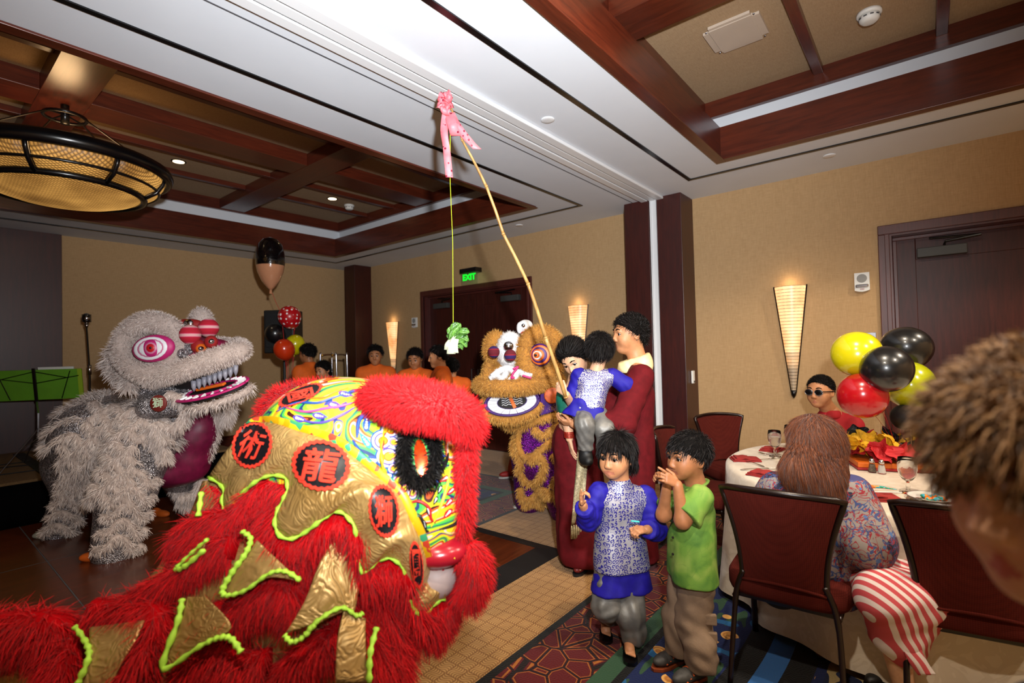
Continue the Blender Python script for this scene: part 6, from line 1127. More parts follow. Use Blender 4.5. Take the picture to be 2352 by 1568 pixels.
# badges with brush characters
BK = mat('black_satin', '#0d0b0f', .45, var=.2, vscale=40); OR = mat('orange_red_felt', '#cc2a10', .85, var=.06, bump=.2, bscale=150)
for ch, cx, cy, rx, ry, rot, fs, sh in (('國', 690, 906, 54, 17, -.42, .9, 0), ('術', 579, 1021, 44, 54, .35, 1.0, .25), ('龍', 737, 1068, 66, 57, .18, 1.0, .12), ('獅', 882, 1173, 34, 60, -.12, .95, .1), ('團', 957, 1297, 15, 54, -.1, .95, 0)):
    bb = BC; bd = decal(bb, cx, cy, oval(rx, ry, rot), BK, RLn, 'round_badge', .008, 14, 64); decal(bb, cx, cy, oval(rx * 1.02, ry * 1.02, rot, .03), OR, bd, 'badge_border', .013, 3, 120, inner=.86)
    v, f = text(ch, 1.0, 0, None, None, lambda: 0, shear=sh, bold=.014); v, f = subdiv(v, f, .09); v2 = v[:, :2] - (v[:, :2].min(0) + v[:, :2].max(0)) / 2; v2 /= np.abs(v2).max(); c_, s_ = math.cos(rot * .6), math.sin(rot * .6); X = v2[:, 0] * rx * .66 * fs; Y = -v2[:, 1] * ry * .70 * fs
    mk('brush_character', lay(bb, np.stack([cx + X * c_ - Y * s_, cy + X * s_ + Y * c_], 1), .020, 1.6), f, OR, bd)
# eye, petals, drops and rings on the face
BKF = furmat('black_fur', '#040404', '#16120f', rough=.6, sheen=0); EYO = mat('orange_foil', '#c83a0a', .25, .6, var=.4, vscale=60); COLS = {c: mat('paint_' + n, c, .45, var=.06) for n, c in (('blue', '#1c3f86'), ('white', '#e6e6ea'), ('pink', '#c8407a'), ('green', '#2a8a3a'), ('yellow', '#d8c020'), ('teal', '#1a7a8a'), ('violet', '#4a3a96'), ('orange', '#d8641a'), ('black', '#0a0a10'), ('scarlet', '#b8161e'))}
BDm = bvh_of(dome); el_ = decal(BDm, 966, 1052, oval(22, 52, -.12), COLS['#2a8a3a'], RLn, 'eye_surround', .01); ey = decal(BDm, 967, 1052, oval(15, 44, -.12), EYO, RLn, 'eye', .016)
P = lay(BDm, [(964 + 36 * math.cos(t) , 1046 + 66 * math.sin(t)) for t in np.linspace(0, 6.28, 40)], .016, 1.5); furtube(RLn, P, .022, 2600, .024, BKF, mat('black_fur_base', '#060505', .95, spec=.05), 'eye_fur', .5, .8, 11, .003)
for i, t in enumerate(np.linspace(1.75, 4.5, 9)):
    cx, cy = 958 + 56 * math.cos(t), 1044 + 88 * math.sin(t)
    for j, (k_, c) in enumerate(((1.0, '#1c3f86'), (.82, '#e6e6ea'), (.66, '#c8407a'), (.45, '#d8c020'))): decal(BDm, cx, cy, drop(17 * k_, 13 * k_, t + math.pi), COLS[c], RLn, 'eye_petal', .006 + .002 * j, 2, 16)
for i, t in enumerate(np.linspace(-1.2, 1.2, 7)): decal(BDm, 966 + 46 * math.cos(t), 1046 + 76 * math.sin(t), drop(13, 9, t), COLS[('#2a8a3a', '#1c3f86')[i % 2]], RLn, 'eye_petal', .008, 2, 16)
P = lay(BDm, [(950 + 74 * math.cos(t), 1040 + 108 * math.sin(t)) for t in np.linspace(1.7, 4.6, 30)], .012, 1.5); MB().tube(P, [.006 * (1 + .4 * math.sin(i * 2)) for i in range(30)], 6).build('gold_cord', BAND, RLn, True)
for cx, cy, r in ((898, 988, 26), (880, 1012, 30), (893, 1048, 32)):
    for j, (k_, c) in enumerate(((1, '#1c3f86'), (.86, '#e6e6ea'), (.7, '#4a3a96'), (.56, '#e6e6ea'), (.4, '#d8641a'), (.24, '#d8c020'))): decal(BDm, cx, cy, oval(r * k_, r * k_ * .9), COLS[c], RLn, 'painted_ring', .003 + .0015 * j, 2, 24)
for i, (cx, cy, l, w_, ro, c) in enumerate(((842, 970, 22, 9, -1.5, '#1c3f86'), (868, 945, 16, 7, -1.5, '#4a3a96'), (838, 1010, 24, 8, -2.2, '#1a7a8a'), (852, 1055, 20, 9, -2.9, '#1c3f86'), (888, 1090, 16, 9, -2.9, '#1c3f86'), (916, 1118, 14, 9, -2.9, '#1a7a8a'), (1020, 1100, 14, 6, 2.6, '#b8161e'), (1035, 1128, 14, 6, 2.4, '#b8161e'), (1030, 1155, 15, 6, 2.3, '#b8161e'), (1028, 1180, 16, 7, 2.3, '#b8161e'), (1010, 1125, 12, 5, 2.0, '#0a0a10'), (1000, 1150, 12, 5, 2.0, '#0a0a10'), (985, 1175, 14, 6, 1.4, '#0a0a10'), (975, 1205, 14, 6, 1.2, '#0a0a10'), (795, 905, 18, 7, .2, '#4a3a96'), (770, 930, 18, 8, .2, '#4a3a96'), (735, 955, 18, 8, .15, '#4a3a96'), (690, 962, 18, 8, .3, '#4a3a96'), (645, 965, 14, 7, .2, '#4a3a96'))):
    o = decal(BDm, cx, cy, drop(l, w_, ro), COLS[c], RLn, 'painted_drop', .004, 3, 20); 
    for k_ in range(4): decal(BDm, cx - math.cos(ro) * l * (.5 - .28 * k_), cy - math.sin(ro) * l * (.5 - .28 * k_), oval(w_ * (.42 - .08 * k_), w_ * (.42 - .08 * k_)), COLS['#e6e6ea'], o, 'dot', .008, 1, 10)
for i, (pl, c) in enumerate((([(635, 945), (680, 925), (730, 925), (760, 915), (820, 895)], '#1c3f86'), ([(655, 935), (700, 945), (745, 938), (790, 930), (820, 922)], '#c8407a'), ([(690, 965), (740, 970), (790, 950), (815, 935)], '#4a3a96'), ([(700, 915), (740, 912), (770, 900), (800, 890)], '#d8641a'), ([(820, 1005), (825, 965), (850, 940), (870, 925)], '#1c3f86'), ([(810, 1010), (830, 1040), (850, 1060), (870, 1085)], '#1c3f86'), ([(930, 1160), (960, 1150), (985, 1165), (990, 1190), (1000, 1200)], '#b8161e'), ([(940, 1180), (965, 1185), (975, 1215), (985, 1220)], '#0a0a10'), ([(1000, 1130), (1010, 1090), (1025, 1060), (1030, 1040)], '#0a0a10'), ([(990, 1210), (1005, 1180), (1020, 1140), (1030, 1100), (1035, 1060)], '#d8c020'), ([(1010, 1215), (1040, 1205), (1055, 1190), (1060, 1170)], '#0a0a10'), ([(1035, 985), (1045, 1000), (1055, 1005)], '#2a8a3a'), ([(1030, 1000), (1042, 1015), (1055, 1022)], '#2a8a3a'))):
    P = lay(BDm, cr(pl, 6), .003, 1.6); MB().tube(P, [.0055 * (.5 + math.sin(math.pi * (k_ + .5) / len(P))) for k_ in range(len(P))], 6, flat=.6).build('painted_flame_line', COLS[c], RLn, True)
# brows, cheek fringe, jaw
def fr3(pts, rad, n, L, seed, comb=.5, w=.0023, nm='fur_trim'): furtube(RLn, cr(ats([(x - 14 * (x > 1000 and y < 1240), y, d) for x, y, d in pts]), 6), np.asarray(rad) * .8,  int(n * 2.1), L * .62, RF, RB, nm, comb, .75, seed, w)
fr3([(612, 955, 2.02), (635, 918, 2.02), (680, 902, 2.04), (735, 898, 2.06), (780, 900, 2.08)], .045, 2600, .06, 12, .2, nm='brow_fur'); fr3([(852, 908, 1.66), (900, 920, 1.55), (960, 932, 1.48), (1030, 940, 1.46), (1080, 958, 1.50), (1092, 990, 1.54)], [.055] * 6 + [.065] * 20 + [.05] * 5, 6500, .06, 13, .35, nm='brow_fur')
fr3([(860, 897, 1.80), (940, 900, 1.72), (1010, 910, 1.66), (1075, 928, 1.62)], .045, 2400, .055, 14, .1, nm='brow_fur'); fr3([(1090, 960, 1.58), (1086, 1030, 1.56), (1080, 1100, 1.56), (1078, 1170, 1.58), (1070, 1235, 1.60)], .032, 2200, .05, 15, .5, nm='cheek_fur'); fr3([(1072, 1258, 1.60), (1092, 1292, 1.58), (1092, 1330, 1.58), (1066, 1372, 1.60)], .062, 2600, .055, 16, .8, nm='beard_fur'); fr3([(1035, 1390, 1.60), (1020, 1430, 1.58), (985, 1470, 1.56)], .045, 1500, .05, 17, .8, nm='beard_fur')
lq = [ell(at(1006, 1262, 1.58), (.095, .085, .048), np.array([RIGHT, AWAY, UP]).T), ell(at(1000, 1322, 1.60), (.07, .07, .07), np.array([RIGHT, AWAY, UP]).T, lab=1)]
skin('lower_jaw', lq, [mat('lip_red_gloss', '#8e1220', .25, var=.1), mat('tooth_white', '#9a8884', .5, var=.08)], RLn, .008, .02)
P = ats([(960, 1305, 1.53), (980, 1290, 1.52), (1010, 1285, 1.515), (1045, 1280, 1.52)]); MB().tube(cr(P, 6), .006, 6).build('lip_edge', COLS['#d8c020'], RLn, True)
for k_, (x, y) in enumerate(((-1.74, .98), (-1.62, .78))): skin('performer_leg', limb((x, y, .78), (x + .02, y + .03, .42), (x, y, .09), (.10, .075, .06)), mat('orange_trousers', '#a8400a', .85, var=.15), RLn, .014, .03); foot((x, y, 0), face(.6, .8), 1.05, mat('red_shoe', '#8e1a12', .6), RLn)
WHF = furmat('snow_fur', '#b8b2ae', '#d8d4d0', rough=.9, sheen=.1)
def furball(parent, c, r, R, n, L, sm, bm, name, seed=0, w=.0035):
    q = MB().ell(c, r, R, 20, 14); o = q.build(name, bm, parent, True); V_ = np.array(q.v); F_ = np.array(q.f); ok = np.linalg.norm(np.cross(V_[F_[:, 2]] - V_[F_[:, 0]], V_[F_[:, 3]] - V_[F_[:, 1]]), axis=1) > 1e-8; p_, N_ = surf_roots(V_, F_[ok], n, seed); N_ = nrm2(p_ - np.asarray(c)); rg_ = np.random.default_rng(seed); d_ = N_ * .7 - UP * .3 + rg_.normal(size=N_.shape) * .25
    strips('fur', p_, p_ + d_ * L * rg_.uniform(.6, 1.2, (n, 1)), w, sm, o, seed=seed); return o
def nrm2(a): return a / (np.linalg.norm(a, axis=1)[:, None] + 1e-9)
# ---- white lion
WF = furmat('white_fur', '#a8968c', '#cfc0b8', '#dcd0ca', rough=.9, sheen=.1); WB = mat('white_fur_base', '#b0a098', .95, spec=.05, var=.15); SILS = seq('silver_sequins', '#4a4448', '#c8c4c8'); MAG = mat('magenta_satin', '#6a0a34', .5, var=.25, vscale=20); PNK = mat('hot_pink_trim', '#b8206a', .5, var=.1)
WL = thing('white_lion_costume', 'white fur lion dance costume with pink eyes and open mouth', 'lion costume', (-5.4, 1.2, 0))
bq = [cap(at(345, 985, 4.25), at(240, 1000, 4.35), .24, .33, 0, .15), cap(at(240, 1000, 4.35), at(190, 1060, 4.4), .33, .28, 0, .15), cap(at(195, 1090, 4.35), at(150, 1190, 4.36), .19, .13, 0, .1), cap(at(150, 1185, 4.36), at(135, 1225, 4.36), .13, .12, 0, .05), cap(at(330, 1030, 4.1), at(290, 1130, 3.95), .22, .19, 0, .12), cap(at(290, 1130, 3.95), at(262, 1262, 3.85), .19, .15, 0, .08), cap(at(360, 960, 4.3), at(400, 930, 4.35), .2, .17, 0, .1), cap(at(240, 1080, 4.5), at(265, 1180, 4.6), .16, .12, 0, .08), cap(at(400, 1060, 4.75), at(430, 1130, 4.95), .18, .15, 0, .1)]
Vb, Fb = sdf(bq, .02, .1); Vb = relax(Vb, Fb, 2); wb = mk('body_cloth', Vb, Fb, SILS, WL, True); p0, N = surf_roots(Vb, Fb, 46000, 5); rg = np.random.default_rng(5)
row = np.sin(p0[:, 2] * 44 + 2.0 * np.sin((p0 @ RIGHT) * 13) + 1.6 * np.sin((p0 @ AWAY) * 11)); kp = (row > .45) & (p0[:, 2] > .78); p0, N = p0[kp], N[kp]; l = rg.uniform(.045, .08, (len(p0), 1)); d = N * .8 - UP * .45 + rg.normal(size=N.shape) * .25; d /= np.linalg.norm(d, axis=1)[:, None]; strips('body_fur', p0, p0 + d * l, .006, WF, wb, droop=-UP * l * .3, seed=6)
BW = bvh_of(wb)
def wroll(pts, rp, n, L=.05, seed=0, off=.02, comb=.4, b=BW, nm='fur_trim', w=.005): furtube(WL, lay(b, cr(pts, 6), off, 4.2), rp * .85, int(n * 1.4), L * .75, WF, WB, nm, comb, .8, seed, w)
for k_ in range(5): y = 1095 + 38 * k_; xs_ = 300 - 9 * k_; wroll([(xs_ - 48, y + 16), (xs_ - 22, y + 14), (xs_ + 2, y - 12), (xs_ + 26, y - 2), (xs_ + 42, y + 22), (xs_ + 62, y + 4)], .038, 900, .045, 20 + k_)
for k_ in range(4): y = 1125 + 30 * k_; xs_ = 165 - 10 * k_; wroll([(xs_ - 34, y + 10), (xs_ - 8, y - 8), (xs_ + 20, y + 2), (xs_ + 40, y + 16)], .038, 600, .045, 30 + k_)
for k_ in range(9):
    y = 935 + 24 * k_; x0 = 215 - 9 * k_ if y < 1000 else 150 - 2 * k_; wroll([(x0 + 24 * j, y + (10 if (j + k_) % 2 else -10) + j * 4) for j in range(8)], .042, 1300, .06, 40 + k_, comb=.8)
# front of the costume: open silver collar, magenta shirt underneath
skin('performer_shirt', [cap(at(445, 965, 4.5), at(400, 1065, 4.45), .17, .20, 0, .1), cap(at(455, 985, 4.45), at(440, 1060, 4.5), .14, .16, 0, .1)], MAG, WL, .016, .05, fold=.012, fk=14)
skin('silver_trousers', [cap(at(400, 1065, 4.5), at(440, 1130, 4.9), .19, .13, 0, .05)], SILS, WL, .016, .05); 
for k_, pl in enumerate(([(330, 985, 4.0), (350, 1010, 3.98), (375, 1035, 3.98), (380, 1060, 3.98)], [(385, 905, 4.0), (425, 925, 4.0), (430, 950, 4.0), (400, 985, 3.98), (360, 975, 3.96)], [(355, 970, 3.95), (370, 1005, 3.95), (385, 1020, 3.95)], [(505, 920, 4.5), (500, 960, 4.5), (490, 1000, 4.5), (470, 1050, 4.5)], [(520, 905, 4.5), (530, 940, 4.5), (515, 975, 4.5)], [(400, 1115, 4.6), (425, 1140, 4.6), (455, 1130, 4.6), (465, 1100, 4.6)], [(410, 1150, 4.65), (440, 1160, 4.65), (475, 1140, 4.65)])): furtube(WL, cr(ats(pl), 6), .046, 1600, .045, WF, WB, 'fur_trim', .8, .7, 60 + k_, .005)
skin('collar', [cap(at(345, 935, 4.05), at(420, 925, 4.1), .10, .10, 0, .05), cap(at(350, 900, 4.15), at(430, 900, 4.2), .11, .11, 0, .05)], SILS, WL, .012, .05)
bc = MB().lathe([(.065, 0), (.065, .008), (.06, .012)], at(365, 926, 3.94), 20, -AWAY).build('round_badge', mat('dark_red_badge', '#6a1a14', .6, var=.1), WL, True); text('獅', .085, .002, mat('pale_green_thread', '#b8d0b0', .7), bc, np.array([[*RIGHT[:1], 0, -AWAY[0], 0]] * 4) if False else np.vstack([np.column_stack([RIGHT, UP, -AWAY, at(365, 926, 3.94) - AWAY * .014]), [0, 0, 0, 1]]))
# head
hf = face(.92, -.35, .22); HR = frame(hf); hc = at(410, 815, 4.15)
hd_ = skin('head_shell', [ell(at(395, 820, 4.25), (.30, .24, .22), HR), ell(at(470, 815, 4.2), (.24, .22, .13), HR, k=.1), ell(at(420, 770, 4.3), (.20, .2, .10), HR, k=.1)], mat('pink_painted_shell', '#8e1a44', .45, var=.5, vscale=12), WL, .02, .06)
P = cr(ats([(300, 760, 3.98), (340, 738, 3.95), (390, 752, 3.96), (412, 795, 3.98), (392, 840, 3.96), (340, 858, 3.94), (292, 830, 3.96), (282, 790, 3.98)]), 6, True); furtube(WL, np.vstack([P, P[:1]]), .095, 13000, .028, WF, WB, 'brow_fur', .2, .8, 70, .0032)
furtube(WL, cr(ats([(340, 870, 4.0), (400, 855, 3.92), (470, 832, 3.92), (530, 812, 3.98), (555, 803, 4.05), (545, 795, 4.3)]), 6), [.09] * 12 + [.10] * 10 + [.085] * 9, 10000, .028, WF, WB, 'lip_fur', .3, .8, 71, .0032)
furball(WL, at(462, 748, 4.36), (.105, .09, .16), np.array([RIGHT, AWAY, UP]).T, 3000, .026, WF, WB, 'far_brow_fur', 72, .0034); furtube(WL, cr(ats([(480, 790, 4.4), (510, 790, 4.35), (535, 795, 4.3)]), 5), .07, 1300, .022, WF, WB, 'lip_fur', .0, .9, 73, .0045)
for k_, pl in enumerate(([(275, 800, 4.1), (255, 820, 4.1), (262, 850, 4.1), (285, 870, 4.1)], [(290, 855, 4.06), (300, 875, 4.04), (292, 895, 4.04)])): furtube(WL, cr(ats(pl), 6), .05, 1000, .06, WF, WB, 'ear_fur', .4, .8, 74 + k_, .008)
MB().ell(at(272, 805, 4.02), (.05, .03, .09), HR).build('ear_lining', PNK, WL, True)
ec = at(353, 800, 3.89); EA = np.array([nrm(RIGHT + UP * .12), AWAY, nrm(UP - RIGHT * .12)]).T
MB().ell(ec, (.165, .05, .105), EA, 20, 12).build('eye_shell', PNK, WL, True)
for j, (r_, m_) in enumerate(((1.0, COLS['#e6e6ea']), (.86, mat('pale_pink', '#c87a9a', .4)), (.74, COLS['#e6e6ea']), (.58, PNK), (.46, mat('pale_pink', '#c87a9a')), (.34, COLS['#b8161e']), (.12, COLS['#0a0a10']))):
    wv_ = .13 * r_ if r_ > .6 else .115 * r_; MB().ell(ec - AWAY * (.034 + .004 * j) + EA @ np.array([.03 * (1 - r_), 0, 0]), (wv_, .02, .088 * r_ if r_ > .6 else .115 * r_), EA, 24, 10).build('eye_ring', m_, WL, True)
SPOM = M('striped_pompom'); x, y, z = SPOM.xyz(); SPOM.set('Base Color', SPOM.ramp(((z * 90).sin() * .5 + .5), [(0, '#b0102a'), (.55, '#c83058'), (.8, '#d8a0a0')], True)); SPOM.set('Roughness', .9); SPOM = done(SPOM)
for c in (at(437, 768, 3.95), at(479, 753, 4.1)): MB().tube([c - UP * .12 + AWAY * .1, c], .006, 5).build('pompom_wire', STEEL, WL); MB().ell(c, .085 * .9).build('pompom', SPOM, WL, True)
MB().ell(at(432, 746, 4.1), (.13, .05, .05), np.array([RIGHT, AWAY, UP]).T).build('forehead_plaque', mat('red_velvet', '#8e0e10', .7, var=.1), WL, True); MB().lathe([(.04, 0), (.036, .012), (.01, .02)], at(433, 744, 4.04), 16, -AWAY).build('forehead_mirror', CHROME, WL, True)
for k_, (x, y, r_, m_) in enumerate(((430, 798, .06, SILS), (455, 795, .055, mat('red_velvet', '#8e0e10')), (462, 800, .04, COLS['#d8641a']), (464, 800, .022, CHROME), (485, 785, .05, mat('red_velvet', '#8e0e10')), (488, 784, .025, CHROME), (420, 812, .04, SILS))): MB().ell(at(x, y, 3.98 - .01 * k_), (r_, .04, r_), np.array([RIGHT, AWAY, UP]).T).build('nose_ornament', m_, WL, True)
for k_, (x, y, r_, m_) in enumerate(((340, 730, .04, COLS['#e6e6ea']), (358, 727, .05, COLS['#e6e6ea']), (368, 724, .03, CHROME), (388, 738, .03, mat('red_velvet', '#8e0e10')))): MB().ell(at(x, y, 4.1), r_).build('crest_bead', m_, WL, True)
# open mouth
mo = at(480, 868, 4.12); skin('mouth_cavity', [ell(at(470, 868, 4.15), (.26, .17, .07), frame(face(.93, -.2, .28)))], mat('mouth_black', '#0c0608', .7), WL, .014, .03)
jR = frame(face(.93, -.2, .16), nrm(UP - AWAY * .42)); jc = at(487, 893, 4.02)
def jaw(r0, r1, z0, m_, nm): MB().tube([jc + jR @ np.array([r0 * math.cos(t), r1 * math.sin(t), z0]) for t in np.linspace(0, 6.28, 40)], .014, 6, flat=.6).build(nm, m_, WL, True)
MB().add([jc + jR @ np.array([.30 * math.cos(t), .17 * math.sin(t), -.01]) for t in np.linspace(0, 6.28, 36, endpoint=False)] + [jc + jR @ np.array([.30 * math.cos(t), .17 * math.sin(t), -.03]) for t in np.linspace(0, 6.28, 36, endpoint=False)], [tuple(range(36)), tuple(range(36, 72))[::-1]] + [(i, (i + 1) % 36, (i + 1) % 36 + 36, i + 36) for i in range(36)]).build('jaw_plate', mat('mouth_black', '#0c0608'), WL)
jaw(.31, .175, 0, PNK, 'jaw_rim'); jaw(.22, .11, .004, PNK, 'jaw_inner_rim')
for k_ in range(22): t = k_ * .2856; a, b_ = (.235 * math.cos(t), .12 * math.sin(t), .006), (.295 * math.cos(t), .165 * math.sin(t), .006); MB().tube([jc + jR @ np.array(a), jc + jR @ np.array(b_)], .011, 5).build('tooth', COLS['#e6e6ea'], WL)
MB().box(jc + jR @ np.array([0, 0, .02]), (.26, .04, .02), jR, bev=.006).build('tongue', COLS['#d8641a'], WL)
for k_ in range(9): c = at(445 + 12 * k_, 874 - 4.5 * k_, 4.0); MB().tube([c, c - UP * .05, c - UP * .085], [.022, .018, .004], 7).build('upper_tooth', mat('tooth_grey', '#8a8a96', .4, var=.2), WL, True)
furtube(WL, cr([jc + jR @ np.array([.29 * math.cos(t), .16 * math.sin(t), -.075]) for t in np.linspace(-2.2, 1.2, 9)], 5), .035, 900, .04, WF, WB, 'chin_fur', .6, .7, 80, .005)
skin('neck_cloth', [cap(at(360, 895, 4.2), at(440, 890, 4.2), .11, .10, 0, .05)], MAG, WL, .014, .04)
WSH = mat('grey_canvas_shoe', '#8a8a80', .7); ORSH = mat('orange_canvas_shoe', '#c85a0c', .7, var=.1); SOLE = mat('white_sole', '#b8b4ac', .6)
foot(at(128, 1238, 4.36) * [1, 1, 0], face(-.9, -.5), 1.15, WSH, WL, solem=SOLE, acc=mat('teal_patch', '#1a6a68', .6)); foot(at(240, 1290, 3.82) * [1, 1, 0], face(-.95, -.3), 1.2, ORSH, WL, solem=SOLE); foot((-5.75, 1.62, 0), face(.9, -.3), 1.05, ORSH, WL, solem=SOLE); foot(at(430, 1150, 5.3) * [1, 1, 0], face(.9, -.3), 1.05, WSH, WL, solem=SOLE)
# ---- yellow lion
YF = furmat('yellow_fur', '#9a6a2c', '#c08c42', '#d0a258', rough=.9, sheen=.1); YB = mat('yellow_fur_base', '#a87638', .95, spec=.05, var=.15); PURS = seq('purple_sequins', '#2a0a4a', '#8a1aa8'); PUR = mat('purple_satin', '#3a1468', .5, var=.2, vscale=20)
YLn = thing('yellow_lion_costume', 'yellow fur lion dance costume with purple sequins and round mouth', 'lion costume', (-2.8, 3.9, 0))
bq = [cap(at(1255, 930, 4.7), at(1245, 1040, 4.7), .22, .27, 0, .1), cap(at(1225, 1040, 4.75), at(1215, 1145, 4.8), .20, .14, 0, .1), cap(at(1275, 1050, 4.62), at(1295, 1170, 4.55), .21, .13, 0, .1), cap(at(1265, 960, 4.8), at(1330, 1010, 5.1), .25, .28, 0, .12), cap(at(1330, 1010, 5.1), at(1350, 1110, 5.15), .25, .15, 0, .1)]
Vb, Fb = sdf(bq, .02, .08); Vb = relax(Vb, Fb, 2); yb_ = mk('body_cloth', Vb, Fb, PURS, YLn, True); BY_ = bvh_of(yb_)
def yroll(pts, rp, n, L=.05, seed=0, off=.02, comb=.6, nm='fur_trim'): furtube(YLn, lay(BY_, cr(pts, 6), off, 4.6), rp * .78, int(n * 1.4), L * .6, YF, YB, nm, comb, .75, seed, .0048)
for k_, pl in enumerate(([(1150, 965), (1180, 985), (1215, 975), (1250, 960), (1290, 955), (1300, 985)], [(1195, 985), (1190, 1020), (1205, 1050), (1235, 1040), (1265, 1015), (1300, 1010), (1315, 1030)], [(1225, 985), (1250, 1000), (1285, 975), (1300, 1000)], [(1185, 1000), (1180, 1030), (1195, 1060), (1190, 1085)], [(1270, 1040), (1290, 1065), (1315, 1070), (1325, 1095)], [(1195, 1085), (1210, 1110), (1235, 1105), (1250, 1075), (1240, 1050), (1215, 1060)], [(1270, 1120), (1285, 1095), (1310, 1110), (1325, 1120)], [(1195, 1120), (1200, 1145), (1225, 1145), (1240, 1125), (1260, 1130)], [(1275, 1150), (1290, 1130), (1310, 1145), (1320, 1160)], [(1235, 1160), (1240, 1140), (1265, 1135), (1285, 1140)], [(1290, 1185), (1300, 1165), (1318, 1175)], [(1200, 1160), (1225, 1152), (1245, 1158)], [(1320, 960), (1325, 1000), (1330, 1040)], [(1255, 935), (1290, 930), (1310, 940), (1315, 975)])): yroll(pl, .046, 900, .055, 100 + k_)
yR = frame(face(-.55, -.82, .03)); hA = np.array([RIGHT, AWAY, UP]).T
skin('head_shell', [ell(at(1200, 845, 4.72), (.30, .26, .27), hA), ell(at(1165, 865, 4.60), (.20, .2, .13), hA, k=.1)], YB, YLn, .02, .06)
furball(YLn, at(1172, 803, 4.46), (.115, .09, .16), hA, 2200, .025, WHF, COLS['#e6e6ea'], 'forehead_panel', 140); MB().lathe([(.045, 0), (.04, .015), (.01, .025)], at(1168, 795, 4.34), 16, -AWAY).build('forehead_mirror', CHROME, YLn, True)
P = cr(ats([(1205, 800, 4.40), (1225, 770, 4.42), (1260, 768, 4.45), (1278, 800, 4.48), (1272, 845, 4.46), (1235, 862, 4.40), (1208, 840, 4.38)]), 6, True); furtube(YLn, np.vstack([P, P[:1]]), .09, 9000, .028, YF, YB, 'brow_fur', .1, .8, 130, .0034)
furball(YLn, at(1139, 800, 4.58), (.115, .09, .16), hA, 3200, .03, YF, YB, 'far_brow_fur', 131, .0036); furtube(YLn, cr(ats([(1125, 835, 4.55), (1120, 860, 4.52), (1118, 880, 4.5)]), 5), .06, 1000, .024, YF, YB, 'cheek_fur', .0, .9, 132, .0045)
furtube(YLn, cr(ats([(1285, 872, 4.6), (1250, 878, 4.42), (1190, 888, 4.32), (1130, 888, 4.36), (1100, 882, 4.5)]), 6), .085, 9000, .028, YF, YB, 'lip_fur', .3, .8, 133, .0034)
ec = at(1240, 815, 4.36); MB().ell(ec, (.095, .05, .10), hA, 20, 12).build('eye_shell', PUR, YLn, True)
for j, (r_, m_) in enumerate(((.085, COLS['#d8641a']), (.068, PUR), (.052, COLS['#d8641a']), (.038, COLS['#e6e6ea']), (.026, COLS['#d8641a']), (.012, COLS['#0a0a10']))): MB().lathe([(r_, 0), (r_, .006), (r_ * .9, .01)], ec - AWAY * (.04 + .007 * j) - RIGHT * .008 * j, 24, nrm(-AWAY - RIGHT * .2)).build('eye_ring', m_, YLn, True)
DPOM = M('dark_pompom'); x, y, z = DPOM.xyz(); DPOM.set('Base Color', DPOM.ramp(((z * 70).sin() * .5 + .5), [(0, '#5a0a1c'), (.5, '#8e1020'), (.75, '#2a1450')], True)); DPOM.set('Roughness', .9); DPOM = done(DPOM)
for c in (at(1134, 808, 4.34), at(1172, 816, 4.26)): MB().tube([c + UP * .0 + AWAY * .12 - UP * .06, c], .005, 5).build('pompom_wire', STEEL, YLn); MB().ell(c, .052).build('pompom', DPOM, YLn, True)
for pl, r_ in (([(1130, 865), (1150, 850), (1170, 845), (1185, 860), (1178, 875), (1168, 868)], .030), ([(1125, 870), (1140, 862), (1155, 872)], .022), ([(1185, 852), (1205, 858), (1222, 862)], .026), ([(1150, 875), (1160, 860), (1165, 840)], .028)): furtube(YLn, cr(ats([(x, y, 4.33) for x, y in pl]), 5), r_, 500, .016, WHF, COLS['#e6e6ea'], 'nose_scroll', .2, .8, 141, .003, base=.9)
MB().tube(cr(ats([(1178, 848, 4.29), (1190, 842, 4.29), (1178, 858, 4.28), (1175, 868, 4.28), (1182, 866, 4.28)]), 5), .010, 6).build('nose_spiral', PNK, YLn, True); MB().tube(cr(ats([(1200, 862, 4.29), (1212, 866, 4.29), (1220, 868, 4.29)]), 5), .010, 6).build('nose_spiral', PNK, YLn, True)
# mouth plate with teeth
mc_ = at(1176, 923, 4.40); mR = np.array([nrm(RIGHT + UP * .12), nrm(-AWAY - UP * -.5), nrm(UP * .9 + AWAY * .45)]).T; mn = nrm(-AWAY + UP * .45); mx = nrm(RIGHT + UP * .10); my = np.cross(mn, mx)
el2 = lambda a, b_, t, o: mc_ + mx * a * math.cos(t) + my * b_ * math.sin(t) + mn * o
MB().add([el2(.235, .12, t, .0) for t in np.linspace(0, 6.28, 40, endpoint=False)] + [el2(.235, .12, t, -.03) for t in np.linspace(0, 6.28, 40, endpoint=False)], [tuple(range(40)), tuple(range(40, 80))[::-1]] + [(i, (i + 1) % 40, (i + 1) % 40 + 40, i + 40) for i in range(40)]).build('jaw_plate', PUR, YLn)
for k_ in range(18):
    t0 = k_ * math.pi / 9 + .015; t1 = t0 + math.pi / 9 - .03; G_ = [[el2(r_ * .235, r_ * .12, t, .008) for t in np.linspace(t0, t1, 4)] for r_ in (.56, .90)]; MB().grid(G_, .008).build('tooth', COLS['#e6e6ea'], YLn)
MB().tube([el2(.235, .12, t, .004) for t in np.linspace(0, 6.28, 40)], .010, 6).build('jaw_rim', PUR, YLn, True); MB().add([el2(.125, .062, t, .012) for t in np.linspace(0, 6.28, 30, endpoint=False)], [tuple(range(30))]).build('mouth_disc', mat('mouth_black', '#0c0608'), YLn)
MB().box(mc_ + mn * .018, (.03, .13, .008), np.array([nrm(mx + my * .3), nrm(my - mx * .3), mn]).T, bev=.003).build('tongue', COLS['#d8641a'], YLn)
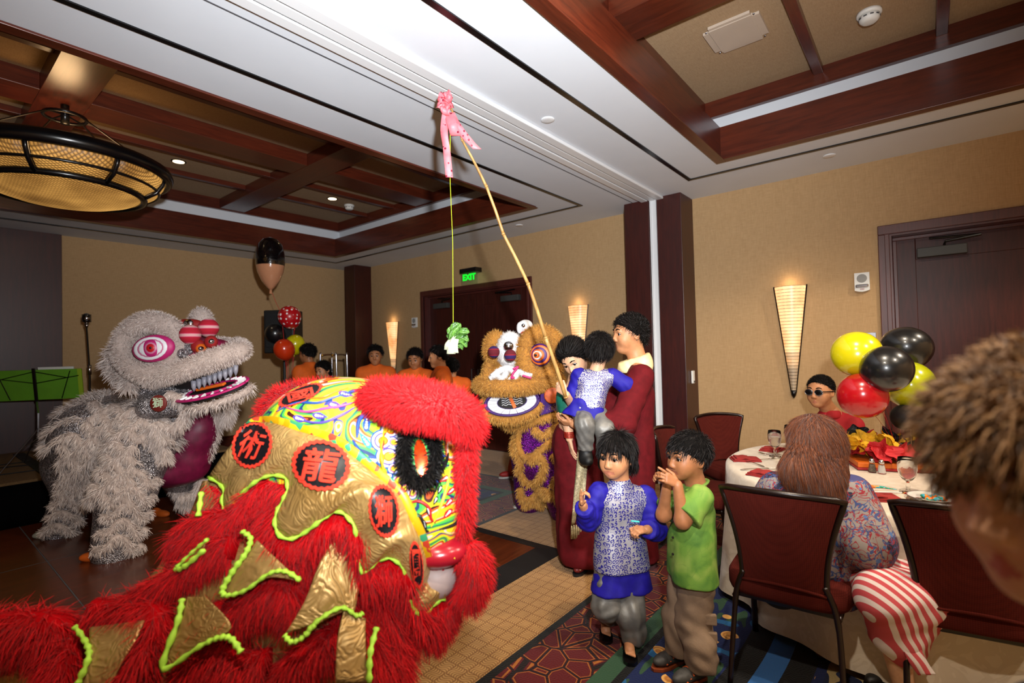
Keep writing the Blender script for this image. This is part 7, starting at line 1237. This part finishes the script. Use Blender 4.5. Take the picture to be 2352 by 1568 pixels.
for k_ in range(4): MB().tube([mc_ + mn * .016 + mx * (-.09 + .012 * j) + my * (.035 - .02 * k_ + .006 * math.sin(j * 1.6)) for j in range(16) if abs(-.09 + .012 * j) > .02 or True], .003, 4).build('mouth_line', COLS['#e6e6ea'], YLn)
furtube(YLn, cr([el2(.25, .14, t, -.05) for t in np.linspace(3.3, 6.1, 9)], 5), .045, 2000, .032, YF, YB, 'chin_fur', .6, .7, 134, .005); furtube(YLn, cr(ats([(1115, 930, 4.55), (1120, 905, 4.55)]), 5), .04, 300, .04, YF, YB, 'chin_fur', .4, .8, 135, .007)
skin('throat', [cap(at(1200, 930, 4.7), at(1240, 900, 4.75), .16, .16)], PUR, YLn, .016, .03)
MB().grid([[at(1240 + 18 * i, 905 - 6 * i + 24 * j, 4.42 + .02 * i) for j in range(3)] for i in range(4)], .02).build('collar_flap', PUR, YLn); MB().lathe([(.07, 0), (.07, .008), (.06, .012)], at(1268, 908, 4.38), 16, -AWAY).build('collar_emblem', mat('orange_emblem', '#b8501a', .6, var=.3, vscale=40), YLn, True)
# little white lion figure on top
t_ = at(1207, 748, 4.5); skin('crest_figure', [ell(t_, (.065, .06, .055), hA), ell(t_ - RIGHT * .055 - UP * .02, (.025, .03, .05), hA, k=.02), ell(t_ + RIGHT * .02 - UP * .075, (.06, .05, .04), hA, k=.01)], COLS['#e6e6ea'], YLn, .008, .02); MB().tube([t_ + RIGHT * .015 - UP * .05 + .052 * (RIGHT * math.cos(a) + AWAY * math.sin(a) * .9 + UP * .25 * math.cos(a)) for a in np.linspace(0, 6.28, 20)], .010, 6).build('crest_collar', COLS['#b8161e'], YLn, True); MB().ell(t_ - AWAY * .055 - RIGHT * .02, .018).build('crest_mirror', CHROME, YLn, True)
foot(at(1210, 1158, 4.95) * [1, 1, 0], face(-.8, -.5), 1.05, WSH, YLn, solem=SOLE); foot(at(1300, 1190, 4.54) * [1, 1, 0], face(-.5, -.8), 1.05, WSH, YLn, solem=SOLE); foot(at(1345, 1140, 5.15) * [1, 1, 0], face(-.5, -.8), 1.05, WSH, YLn, solem=SOLE)
OT = mat('orange_trousers', '#a8400a'); a0 = np.array(at(1178, 1048, 6.1)) * [1, 1, 0]; 
for k_, o_ in enumerate((0, .16)): c = a0 + RIGHT * o_ - AWAY * .12 * k_; skin('performer_leg', limb(c + UP * .62 + RIGHT * .2 + AWAY * .1, c + UP * .40 + RIGHT * .10, c + UP * .08, (.10, .08, .07)), OT, YLn, .014, .03, fold=.006, fk=24); foot(c - RIGHT * .03, face(-.9, -.4), 1.1, mat('red_shoe', '#8e1a12'), YLn, solem=SOLE)
